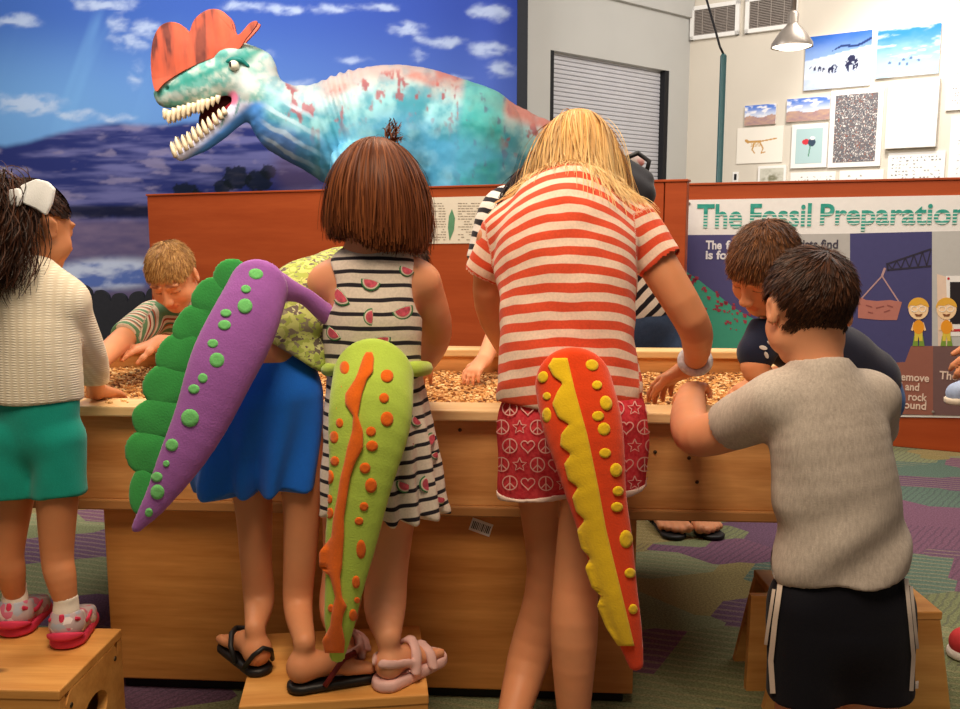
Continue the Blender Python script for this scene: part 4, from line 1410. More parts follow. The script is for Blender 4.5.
# ---------------------------------------------------------------- girl in the white cardigan
def girl_cardigan():
    Y = 1.8
    p = Person('girl in white cardigan, teal shorts and white hair bow standing on the left stool', at(40, 655, Y), SK_TAN)
    hr = atz(63, 652, ZS); hl = atz(10, 640, ZS)
    b = p.b
    for heel, hip, kn in ((hr, (58, 455, 1.8), (57, 548, 1.8)), (hl, (18, 455, 1.82), (8, 545, 1.82))):
        ank = heel + A(0, .035, .075)
        K = at(*kn); Hp = at(*hip)
        b.chain([Hp, K, K * .55 + ank * .45 + A(0, -.006, 0), ank], [q(24, Y), q(16.5, Y), q(15, Y), q(9.5, Y)], .005)
        foot(b, heel + A(0, 0, .014) + fyaw(-6) * .016, fyaw(-6), .115, toes=False)
    h = Head(at(34, 226, 1.86), fyaw(27, 14), .185); p.h = h
    nb = at(30, 280, 1.83)
    h.add(b, nb, .034)
    b.chain(ATS([(37, 430, Y), (37, 380, Y), (34, 315, Y)]), [q(32, Y), q(30, Y), q(28, Y)], .01, A(0, 1, 0), .6)
    # arm reaching to the tray
    b.chain([at(72, 300, 1.82), at(88, 352, 1.9), at(97, 392, 2.04)], [q(16, Y), q(13, Y), q(9, Y)], .012)
    wr = at(98, 391, 2.05); hand(b, wr, A(.15, .9, -.25), A(0, -.2, -1), -1, .115, .3)
    b.chain([at(-8, 300, 1.82), at(-25, 350, 1.9), at(-20, 392, 2.1)], [q(16, Y), q(13, Y), q(9, Y)], .012)
    hand(b, at(-20, 392, 2.1), A(.15, .9, -.25), A(0, -.2, -1), 1, .115, .3)
    p.body(.0045)
    # shorts
    s = S()
    s.chain(ATS([(38, 400, Y), (38, 430, Y)]), [q(41, Y), q(42, Y)], .02, A(0, 1, 0), .72)
    s.rc(at(58, 440, Y), at(60, 500, Y), q(27, Y), q(26, Y), .015); s.rc(at(14, 440, Y), at(10, 500, Y), q(29, Y), q(28, Y), .015)
    s.plane(at(38, 494, Y), A(.03, 0, -1)).plane(at(38, 396, Y), A(0, 0, 1))
    m_teal = fabric('teal_twill', c(22, 150, 134), .08)
    sh = p.part('shorts', s, m_teal, .0045, folds(.0025, 70, 3))
    m = MB()
    for pts in ([(42, 428), (43, 448), (52, 462), (66, 458), (70, 432)], [(42, 428), (56, 432), (70, 432)], [(38, 405), (37, 430), (36, 455), (35, 475)], [(0, 487), (14, 489), (32, 488)], [(38, 490), (58, 491), (80, 486)]):
        pts = np.array(pts, float); tt = np.linspace(0, len(pts) - 1, 24); X = np.interp(tt, range(len(pts)), pts[:, 0]); Yp = np.interp(tt, range(len(pts)), pts[:, 1])
        V, F = line_on(s, list(zip(X, Yp)), .8, .0035)
        if F: m.add(V, F)
    m.build('stitching', fabric('teal_thread', c(16, 104, 96), .05), sh, None)
    # cardigan
    s = S()
    s.chain(ATS([(36, 400, Y), (37, 370, Y), (36, 330, Y), (34, 295, 1.81)]), [q(45, Y), q(45, Y), q(42, Y), q(38, Y)], .02, A(0, 1, 0), .74)
    s.rc(at(2, 300, 1.82), at(68, 300, 1.82), q(22, Y), q(21, Y), .03)
    s.rc(at(31, 300, 1.815), at(31, 273, 1.835), q(31, Y), q(21, Y), .03)
    s.chain([at(68, 303, 1.82), at(88, 352, 1.9), at(96, 386, 2.02)], [q(21, Y), q(17.5, Y), q(13, 1.9)], .015)
    s.chain([at(-6, 303, 1.82), at(-25, 352, 1.9), at(-20, 388, 2.06)], [q(21, Y), q(17.5, Y), q(13, 1.9)], .015)
    s.plane(at(38, 400, Y), A(0, 0, -1), .006)
    t = NT('cable_knit'); v = t.obj()
    w1 = t.n('ShaderNodeTexWave', {'bands_direction': 'X', 'wave_profile': 'SIN'}, Vector=v, Scale=20.0, Distortion=1.2)
    w2 = t.n('ShaderNodeTexWave', {'bands_direction': 'Z', 'wave_profile': 'SIN'}, Vector=v, Scale=62.0, Distortion=3.0)
    hh = t.math('MULTIPLY', w1.outputs[1], w2.outputs[1]); t.bump(hh, .35, .003)
    m_knit = t.done(t.ramp(hh, [(0, c(226, 214, 192)), (.7, c(244, 236, 218))]), .95, .1)
    cd = p.part('cardigan', s, m_knit, .0045, folds(.003, 45, 8))
    m = MB()
    s2 = S(); s2.chain(ATS([(-8, 391, Y), (80, 391, Y)]), [q(5, Y)] * 2)
    # white socks and pink trainers
    m_sock = fabric('white_sock', c(236, 228, 216), .05)
    m_pink = plain('pink_trainer', c(214, 58, 92), .6, .3, var=.1); tq = NT('silver_pink_mesh'); vq = tq.n('ShaderNodeTexVoronoi', None, Vector=tq.obj(), Scale=70.0); sq_ = tq.n('ShaderNodeSeparateXYZ', None, Vector=vq.outputs['Color'])
    m_silver = tq.done(tq.ramp(sq_.outputs[0], [(0, c(190, 172, 176)), (.45, c(206, 110, 136)), (.62, c(170, 176, 190)), (.85, c(226, 214, 214))], 'CONSTANT'), .5, .4)
    for heel, yaw in ((hr, -7), (hl, -3)):
        d = fyaw(yaw); rt = np.cross(d, A(0, 0, 1))
        s = S(); s.rc(heel + d * .035 + A(0, 0, .05), heel + d * .036 + A(0, 0, .105), .027, .024)
        s.plane(heel + A(0, 0, .108), A(0, 0, 1)); p.part('sock', s, m_sock, .004, folds(.001, 200, 3, (0, 0, 1)))
        s = S(); L = .165
        s.rc(heel + d * .04 + A(0, 0, .042), heel + d * .105 + A(0, 0, .032), .034, .033, .02)
        s.rc(heel + d * .03 + A(0, 0, .05), heel + d * .04 + A(0, 0, .068), .031, .031, .015)
        s.rc(heel + d * .105 + A(0, 0, .03), heel + d * .128 + A(0, 0, .024), .033, .03, .02)
        s.plane(heel + A(0, 0, .014), A(0, 0, -1)).plane(heel + A(0, 0, .085) - d * 0, nrm(A(0, 0, 1) + d * .3))
        s.el(heel + d * .04 + A(0, 0, .095), (.026, .026, .03), None, .004, True)
        up_ = p.part('trainer', s, m_silver, .004)
        up_['label'] = 'silver and pink trainer'
        o = S(); o.rc(heel + d * .038 + A(0, 0, .012), heel + d * .125 + A(0, 0, .012), .037, .036, .01); o.plane(heel + A(0, 0, .003), A(0, 0, -1), .002).plane(heel + A(0, 0, .024), A(0, 0, 1), .003)
        sobj('sole', o, m_pink, up_, p.root['_w'], .004)
        o = S(); o.extend(s); 
        k = S(); k.rc(heel + d * .03 + A(0, 0, .032), heel + d * .12 + A(0, 0, .03), .0395, .037, .01).plane(heel + A(0, 0, .026), A(0, 0, -1), .002).plane(heel + A(0, 0, .042), nrm(A(0, 0, 1) + d * .5), .003); sobj('pink_band', k, m_pink, up_, p.root['_w'], .004)
        k = S()
        k.rc(heel + d * .004 + A(0, 0, .052), heel + d * .006 + A(0, 0, .074), .007, .006, .01, d, .6)
        for sx in (-1, 1): k.chain([heel + d * .012 + rt * .026 * sx + A(0, 0, .066), heel + d * .05 + rt * .034 * sx + A(0, 0, .045), heel + d * .085 + rt * .034 * sx + A(0, 0, .05)], [.005, .006, .005], .004, rt, .6)
        sobj('heel_strap', k, m_pink, up_, p.root['_w'], .0035)
    # hair: cap pulled to a wavy ponytail with a bow
    dark, mid, lt = ca(24, 13, 9), ca(48, 26, 17), ca(98, 58, 38)
    C = head_only(h, nb, .036); C.rc(at(2, 300, 1.82), at(68, 300, 1.82), q(22, Y), q(21, Y), .03); C.chain(ATS([(36, 390, Y), (34, 300, Y)]), [q(45, Y), q(40, Y)], .02, A(0, 1, 0), .74)
    cond = lambda x, y, z: (z > -.5 + .9 * np.maximum(y, -.1)) & ~((np.abs(x) > .75) & (z < .0) & (y > -.25))
    P, Nn, d = scalp_roots(h, 2400, cond, 5)
    tie = h.p(.0, -.108, .05)
    D = nrm(tie - P) - Nn * .1 + Nn * .25 * 0
    PP = []
    for i in range(9):
        tt = i / 8; e = P * (1 - tt) + tie * tt; PP.append(e)
    PP = np.stack(PP, 1); out = nrm(PP - h.c); v = C.ev(PP); lift = np.maximum(.006 - v, 0)
    PP = PP + out * lift[..., None]
    strands('hair', PP, h.c, .004, mid, dark, lt, p.root, 4, .3)
    s = S(); s.el(h.p(0, -.013, .0225), A(.0765, .0955, .0895) * h.s, h.R); V, Fq = s.mesh(.005)
    l = nrm(((V - h.c) @ h.R.T / h.s - A(0, -.012, .022)) / A(.0735, .0925, .0865)); ok = cond(l[:, 0], l[:, 1], l[:, 2])
    mobj('hair_underlayer', V, Fq[ok[Fq].all(1)], m_hair, p.root, None, None, np.ones((len(V), 3)) * dark)
    r = np.random.default_rng(8); N = 4200
    rt_ = tie + r.normal(size=(N, 3)) * .014
    D = nrm(A(.06, -.5, .1) + r.normal(size=(N, 3)) * .3)
    PP = grow(C, rt_, D, 16, .0125, .3, .05, .012, (.012, 2.0), .6, 46, 9, None, r.uniform(.6, 1.15, N))
    o = strands('ponytail', PP, h.c, .0024, mid, dark, lt, p.root, 6, .6)
    # stray curls lying on the shoulder
    # white bow: two puffed loops and a knot
    bc = tie + A(.0, -.028, .02); bY = bc[1]
    m = MB(); n_ = A(0, -1, 0)
    m.poly([at(x, y, bY + dy) for x, y, dy in ((14, 196, 0), (24, 185, .006), (38, 179, .012), (50, 182, .016), (57, 189, .018), (54, 203, .012), (48, 216, .006), (38, 209, .002), (26, 204, 0))], n_, .012)
    m.poly([at(x, y, bY + dy) for x, y, dy in ((18, 197, 0), (6, 184, .006), (-8, 178, .012), (-22, 186, .016), (-20, 204, .01), (-12, 214, .004), (2, 206, 0))], n_, .012)
    m.poly([at(x, y, bY - .012) for x, y in ((10, 190), (21, 188), (24, 198), (21, 207), (11, 206), (8, 198))], n_, .012)
    bow = m.build('hair_bow', fabric('bow_satin', c(238, 242, 246), .04, rough=.5), p.root, None, True)
    md = bow.modifiers.new('soft_edge', 'BEVEL'); md.width = .0045; md.segments = 3; md.limit_method = 'ANGLE'
    return p


girl_cardigan()


# ---------------------------------------------------------------- blond boy across the table
def boy_blond():
    p = Person('blond boy in a green and red striped shirt leaning over the back of the table', A(-1.02, 3.3, 0), SK_FAIR)
    b = p.b; Y = 2.75
    h = Head(at(172, 275, 2.72), A(-.02, -.72, -.62), .2, A(-.08, -.5, .8)); p.h = h
    nb = at(186, 300, 2.9)
    h.add(b, nb, .037)
    pel = A(-1.0, 3.24, .56); ch = at(184, 330, 2.92)
    b.chain([pel, ch], [.085, .085], .02, A(0, .7, -.7), .75)
    for sx in (-1, 1):
        b.chain([pel + A(.05 * sx, 0, -.04), A(-1.0 + .06 * sx, 3.22, .3), A(-1.0 + .06 * sx, 3.28, .06)], [.065, .045, .03], .012)
        foot(b, A(-1.0 + .06 * sx, 3.32, .0), A(0, -1, 0), .16)
    # his right arm (photo left) stretched into the tray
    wr = at(90, 371, 2.42)
    b.chain([at(150, 318, 2.84), at(116, 345, 2.62), wr], [q(13, Y), q(11.5, 2.6), q(8.5, 2.5)], .012)
    hand(b, wr, A(-.35, -.85, -.3), A(0, -.2, -1), 1, .12, .3)
    # other forearm resting on the rim
    wr2 = at(160, 343, 2.66)
    b.chain([at(214, 312, 2.84), at(206, 347, 2.72), wr2], [q(13, Y), q(11, 2.7), q(8.5, 2.66)], .012)
    hand(b, wr2, A(-.92, -.3, -.22), A(0, .1, -1), -1, .13, .2, .3)
    p.body(.004)
    s = S()
    s.chain([pel + A(0, 0, .03), ch + A(0, 0, .0)], [.1, .105], .02, A(0, .7, -.7), .8)
    s.rc(at(158, 317, 2.86), at(208, 309, 2.86), q(17, Y), q(17, Y), .025)
    s.rc(ch, nb, .07, .05, .03)
    s.rc(at(152, 318, 2.84), at(127, 337, 2.69), q(18.5, Y), q(16, Y), .012)
    s.rc(at(212, 312, 2.84), at(212, 335, 2.74), q(18.5, Y), q(16, Y), .012)
    d1 = nrm(at(127, 337, 2.69) - at(152, 318, 2.84)); s.plane(at(125, 338, 2.68), d1 + 0, .003)
    s.el(h.p(0, -.01, -.09), (.06, .06, .05), None, .01, True)
    a1, b1 = at(152, 318, 2.84), at(127, 337, 2.69)
    def pc(V):
        on = ((V - a1) @ d1 > .005) & (V[:, 0] < a1[0] + .02)
        v = np.where(on, (V - a1) @ d1, (V - ch) @ nrm(pel - ch) * 1.0)
        return np.stack([v, v, v], 1)
    fr = [(0, c(228, 216, 196)), (.18, c(104, 150, 112)), (.42, c(228, 216, 196)), (.52, c(170, 74, 58)), (.62, c(232, 222, 204)), (.78, c(92, 128, 112)), (.9, c(190, 110, 80))]
    p.part('shirt', s, stripemat('striped_jersey_green', None, None, .05, fr), .0045, folds(.003, 60, 5), pc)
    s = S(); s.chain([pel + A(0, 0, .02), pel - A(0, 0, .04)], [.1, .1], .02)
    for sx in (-1, 1): s.rc(pel + A(.05 * sx, 0, -.05), A(-1.0 + .06 * sx, 3.22, .32), .075, .07, .02)
    s.plane(A(0, 0, .33), A(0, 0, -1)); p.part('shorts', s, fabric('navy_cotton', c(40, 48, 72)), .006)
    hair_short(h, p.root, ca(172, 124, 70), ca(104, 70, 38), ca(222, 178, 112), 3000, .026, None, A(.15, -.55, .8), .4, 2)
    return p


boy_blond()


# ---------------------------------------------------------------- child with blue shorts and purple tail
def child_blue():
    Y = 1.72
    p = Person('child in camouflage top and blue shorts bending over the table, wearing black flip flops', at(280, 690, Y), SK_MED)
    b = p.b
    hl = atz(263, 676, ZS) + A(0, 0, .018); hr = atz(290, 692, ZS) + A(0, 0, .02)
    al = hl + fyaw(-38) * .03 + A(0, 0, .07); ar = hr + fyaw(68) * .03 + A(0, 0, .075)
    b.chain([at(242, 430, 1.74), at(253, 500, 1.75), at(256, 560, 1.75), at(259, 600, 1.75), al], [q(28, Y), q(20, Y), q(16.5, Y), q(16, Y), q(10, Y)], .005)
    b.chain([at(298, 430, 1.72), at(302, 500, 1.72), at(300, 556, 1.72), at(298, 606, 1.71), ar], [q(28, Y), q(20, Y), q(17, Y), q(15, Y), q(10.5, Y)], .005)
    foot(b, hl, fyaw(-38), .165, side=-1); foot(b, hr, fyaw(68), .165)
    pel = at(266, 360, 1.72); wa = at(292, 300, 1.78); ch = at(355, 290, 2.02)
    b.chain([pel, wa, ch], [.072, .06, .075], .02)
    h = Head(at(395, 268, 2.2), A(.5, .7, -.5), .195); p.h = h; h.add(b, at(372, 278, 2.12), .036)
    for sx, e, w_ in ((-1, at(345, 345, 2.08), at(355, 385, 2.2)), (1, at(402, 345, 2.1), at(400, 382, 2.3))):
        b.chain([ch + A(.08 * sx, .02, .0), e, w_], [.035, .03, .024], .012); hand(b, w_, A(.1, .95, -.2), A(0, -.2, -1), sx * -1, .12, .3)
    p.body(.0045)
    # shorts with two wide legs
    s = S()
    s.chain([at(288, 318, 1.77), at(276, 338, 1.75), at(266, 372, 1.73)], [q(30, Y), q(39, Y), q(44, Y)], .03)
    s.chain([at(248, 395, 1.71), at(229, 478, 1.72)], [q(42, Y), q(38, Y)], .03)
    s.chain([at(280, 395, 1.71), at(288, 482, 1.72)], [q(42, Y), q(35, Y)], .03)
    s.rc(at(250, 470, 1.7), at(265, 470, 1.72), q(20, Y), q(20, Y), .03)
    s.plane(at(260, 487, Y), A(.06, 0, -1), .003)
    zf = at(258, 350, Y)[2]; zl = at(258, 480, Y)[2]
    dsp = lambda P: folds(.003, 40, 6, (1, 1, .12))(P) + .0075 * np.clip((zf - P[:, 2]) / (zf - zl), 0, 1) * np.sin(np.arctan2(P[:, 0] - at(260, 440, Y)[0], 1.72 - P[:, 1]) * 9 + 1.2 * np.sin(P[:, 2] * 14))
    sh = p.part('shorts', s, fabric('royal_blue_mesh', c(26, 108, 222), .06, rough=.7), .0045, dsp)
    # camouflage top flaring over the belt
    s = S()
    s.chain([at(290, 352, 1.73), at(294, 305, 1.76), at(318, 291, 1.84), at(345, 288, 1.96), at(374, 286, 2.1)], [q(44, Y), q(37, Y), q(37, Y), .088, .1], .03)
    for sx, e in ((-1, at(345, 335, 2.06)), (1, at(402, 330, 2.1))):
        s.rc(ch + A(.09 * sx, .02, .0), e, .055, .048, .02)
    s.plane(at(290, 347, 1.75), nrm(A(-.55, -.1, -.83)), .003)
    t = NT('camouflage_cotton'); v = t.obj()
    vo = t.n('ShaderNodeTexVoronoi', {'distance': 'MANHATTAN'}, Vector=t.mapped(v, (1, 1, 1.5)), Scale=75.0)
    lo_ = t.noise(v, 26, 3, .6)
    spx = t.n('ShaderNodeSeparateXYZ', None, Vector=vo.outputs['Color'])
    mixv = t.math('ADD', t.math('MULTIPLY', spx.outputs[0], .35), t.math('MULTIPLY', lo_, .95))
    cc = t.ramp(mixv, [(0, c(146, 138, 116)), (.5, c(176, 190, 96)), (.64, c(206, 214, 128)), (.76, c(122, 110, 100)), (.86, c(222, 222, 170))], 'CONSTANT')
    t.bump(t.noise(v, 420, 2), .3, .001); m_camo = t.done(cc, .9, .15)
    p.part('camouflage_top', s, m_camo, .0045, folds(.003, 50, 9))
    hair_short(h, p.root, ca(70, 42, 24), ca(36, 20, 12), ca(120, 76, 44), 1400, .05, None, seed=6)
    # flip flops
    m_flip = plain('black_rubber', c(22, 20, 22), .5, .4); m_red = plain('red_strap', c(116, 34, 36), .6, .3)
    for heel, d, red in ((hl, fyaw(-38), False), (hr, fyaw(68), True)):
        s = S(); s.rc(heel + d * .022 - A(0, 0, .012), heel + d * .14 - A(0, 0, .012), .028, .034, .01)
        s.plane(heel - A(0, 0, .002), A(0, 0, 1), .002).plane(heel - A(0, 0, .017), A(0, 0, -1), .002)
        so = p.part('flip_flop', s, m_flip, .004)
        rt = np.cross(d, A(0, 0, 1)); m = MB()
        tip = heel + d * .125 + A(0, 0, .035)
        for sx in (-1, 1):
            pts = [heel + d * .06 + rt * .03 * sx + A(0, 0, -.005), heel + d * .08 + rt * .031 * sx + A(0, 0, .022), heel + d * .1 + rt * .02 * sx + A(0, 0, .038), tip]
            m.tube(pts, .0055, 8)
        m.build('strap', m_red if red else m_flip, so, p.root['_w'], True)
        if not red:
            m = MB(); m.tube([heel + d * .02 + rt * .03 + A(0, 0, 0), heel + d * .0 + rt * .018 + A(0, 0, .03), heel - d * .006 + A(0, 0, .042), heel + d * .0 - rt * .018 + A(0, 0, .03), heel + d * .02 - rt * .03], .005, 8); m.build('heel_strap', m_flip, so, p.root['_w'], True)
    return p


child_blue()


# ---------------------------------------------------------------- girl in the striped watermelon dress
def girl_dress():
    Y = 1.70
    p = Person('girl with a brown bob in a black and white striped watermelon dress', at(370, 690, Y), SK_FAIR)
    b = p.b
    hr = atz(381, 690, ZS) + A(0, 0, .02); hl = atz(338, 682, ZS) + A(0, 0, .02)
    ar = hr + A(.012, .026, .075); al = hl + A(.0, .026, .075)
    b.chain([at(395, 460, 1.7), at(388, 560, 1.71), at(385, 605, 1.69), ar], [q(30, Y), q(22, Y), q(22, Y), q(13, Y)], .012)
    b.chain([at(350, 460, 1.72), at(344, 560, 1.73), at(340, 605, 1.72), al], [q(30, Y), q(22, Y), q(22, Y), q(13, Y)], .012)
    foot(b, hr, fyaw(40), .155); foot(b, hl, fyaw(4), .155, side=-1)
    b.chain(ATS([(378, 430, Y), (374, 370, Y), (373, 300, Y), (374, 275, 1.71)]), [q(46, Y), q(42, Y), q(44, Y), q(38, Y)], .03, A(0, 1, 0), .68)
    b.rc(at(333, 276, 1.72), at(415, 276, 1.72), q(15, Y), q(15, Y), .035)
    h = Head(at(380, 191, 1.73), fyaw(32, 22), .193, A(-.12, 0, 1)); p.h = h
    nb = at(371, 266, 1.71); h.add(b, nb, .038)
    b.chain([at(422, 283, 1.73), at(436, 332, 1.8), at(424, 366, 1.98)], [q(20, Y), q(17, Y), q(11, 1.9)], .02)
    hand(b, at(423, 368, 2.0), A(-.15, .9, -.3), A(0, -.2, -1), -1, .12, .35)
    b.chain([at(325, 283, 1.73), at(318, 335, 1.84), at(335, 372, 2.02)], [q(18, Y), q(15, Y), q(11, 1.9)], .02)
    hand(b, at(336, 374, 2.04), A(.1, .9, -.3), A(0, -.2, -1), 1, .12, .35)
    p.body(.0045)
    s = S()
    s.chain(ATS([(385, 512, Y), (379, 430, Y), (374, 372, Y), (373, 318, Y), (373, 285, Y)]), [q(63, Y), q(55, Y), q(48, Y), q(50, Y), q(44, Y)], .03, A(0, 1, 0), .7)
    s.rc(at(350, 270, 1.71), at(398, 270, 1.71), q(17, Y), q(17, Y), .03)
    s.plane(at(385, 510, Y), A(0, 0, -1), .003)
    s.el(at(371, 258, 1.72), (q(21, Y), .06, q(9, Y)), None, .006, True)
    for x, sx in ((329, -1), (428, 1)):
        s.el(at(x, 288, 1.73), (q(17, Y), .09, q(30, Y)), None, .008, True)
    wz = at(374, 368, Y)[2]; hz = at(374, 510, Y)[2]; cx = at(380, 430, Y)[0]
    fd = folds(.0022, 60, 4)
    def dsp(P):
        k = np.clip((wz - P[:, 2]) / (wz - hz), 0, 1); a = np.arctan2(P[:, 0] - cx, -(P[:, 1] - Y) * 1.4)
        return fd(P) + .0075 * k * np.sin(a * 15 + 2 * np.sin(a * 2))
    pc = lambda V: np.stack([V[:, 2] - .1 * (V[:, 0] - cx) ** 2 / .1 + .25 * (V[:, 1] - Y) * (V[:, 2] > wz), V[:, 0], V[:, 1]], 1)
    m_dr = stripemat('dress_jersey', c(44, 40, 48), c(232, 218, 204), .0265, .27)
    dr = p.part('dress', s, m_dr, .004, dsp, pc)
    # printed watermelon slices
    m_melon = [plain('print_green', c(70, 130, 86), .9), plain('print_white', c(226, 206, 190), .9), plain('print_pink', c(206, 88, 106), .9, var=.35, sc=120)]
    sl = [(371, 281, 9, .25), (343, 295, 10, .9), (402, 309, 10, -.35), (372, 317, 8, 1.6), (335, 332, 8, .8), (382, 338, 8, -.1), (407, 269, 7, .4), (409, 441, 7, .6), (436, 453, 6, -.3), (433, 440, 7, 2), (428, 484, 8, 1.2), (405, 484, 8, .4), (391, 457, 6, 0), (440, 498, 6, .2), (417, 420, 6, .8), (394, 420, 6, 2.2)]
    for i, (x, y, r_, ro) in enumerate(sl):
        half = lambda a, k=1.0: k * (1.0 if math.sin(a) >= 0 else max(.05, .12 / max(.12, -math.sin(a))))
        mb = MB()
        for mi_, k, of in ((0, 1.12, .0012), (1, .98, .0018), (2, .8, .0024)):
            R_ = patch(s, x, y, r_ * k, r_ * k, ro, of, 3, 22, half)
            if R_: mb.add(*R_, mi_)
        if mb.n: mb.build('melon_print', m_melon, dr, p.root['_w'])
    # bob haircut
    dark, mid, lt = ca(72, 35, 18), ca(104, 54, 27), ca(146, 84, 45)
    cond = lambda x, y, z: (z > -.68 + 1.05 * np.maximum(y, -.15))
    P, Nn, d = scalp_roots(h, 10000, cond, 3)
    W = nrm(A(.05, -.25, .95)); tan = d - W; tan = nrm(tan - (tan * d).sum(1)[:, None] * d)
    D = tan @ h.R + Nn * .12
    C = head_only(h, nb, .04)
    r = np.random.default_rng(2)
    r = np.random.default_rng(2)
    zend = at(380, 222, 1.7)[2] - .012 * np.abs(d[:, 0]) - .02 * np.clip(d[:, 0], 0, 1) - .012 * np.clip(d[:, 1], 0, 1) + r.normal(size=len(P)) * .004
    lens = np.maximum(1.22 * (P[:, 2] - zend), .012) * r.uniform(.93, 1.06, len(P))
    PP = grow(C, P, D, 13, 1 / 13, .24, .02, .005, None, .22, 400, 3, None, lens)
    tt_ = np.linspace(0, 1, 14)[None, :, None]; PP = PP + (h.p(0, -.01, -.07) - PP) * .22 * np.clip(tt_ - .55, 0, 1) ** 1.2
    strands('hair', PP, h.c, .0026, mid, dark, lt, p.root, 3, .5)
    s2 = S(); s2.el(h.p(0, -.014, .012), A(.081, .098, .097) * h.s, h.R); s2.el(h.p(0, -.03, -.022), A(.078, .072, .058) * h.s, h.R, .03); s2.el(h.p(0, .1, -.06), A(.075, .075, .09) * h.s, h.R, .02, True)
    sobj('hair_underlayer', s2, m_hair, p.root, None, .005, None, None, lambda V: np.ones((len(V), 3)) * (mid * .5 + dark * .5))
    # stray tuft on top
    N = 90; P = h.p(.03, -.02, .11) + r.normal(size=(N, 3)) * .008
    PP = grow(S().el(h.c, .01), P, nrm(A(.1, -.1, 1) + r.normal(size=(N, 3)) * .3), 8, .005, .12, .1, -1, None, .6, 4, 5, None, r.uniform(.5, 1.1, N))
    strands('stray_tuft', PP, h.c, .0028, mid, dark, lt, p.root, 8, .7)
    # pale pink sandals
    m_sand = plain('pale_pink_foam', c(226, 182, 176), .6, .3)
    for heel, dd in ((hr, fyaw(40)), (hl, fyaw(4))):
        s = S(); s.rc(heel + dd * .018 - A(0, 0, .011), heel + dd * .135 - A(0, 0, .011), .031, .035, .01)
        s.plane(heel + A(0, 0, .002), A(0, 0, 1), .002).plane(heel - A(0, 0, .0185), A(0, 0, -1), .002)
        so = p.part('sandal', s, m_sand, .004); rt = np.cross(dd, A(0, 0, 1))
        k = S(); z = A(0, 0, 1)
        for sx in (-1, 1):
            k.chain([heel + dd * .065 + rt * .033 * sx, heel + dd * .05 + rt * .031 * sx + z * .024, heel + dd * .012 + rt * .025 * sx + z * .034, heel - dd * .006 + rt * .009 * sx + z * .037], [.009] * 4, .002, nrm(rt + dd * -.3 * sx), .45)
            k.chain([heel + dd * .06 + rt * .033 * sx + z * .005, heel + dd * .07 + rt * .026 * sx + z * .036, heel + dd * .078 + rt * .008 * sx + z * .05, heel + dd * .08 + z * .051], [.011] * 4, .002, nrm(z + rt * .6 * sx), .42)
            k.chain([heel + dd * .105 + rt * .036 * sx, heel + dd * .108 + rt * .024 * sx + z * .024, heel + dd * .11 + z * .031], [.011] * 3, .002, nrm(z + rt * .6 * sx), .42)
        sobj('straps', k, m_sand, so, p.root['_w'], .0035)
    return p


girl_dress()


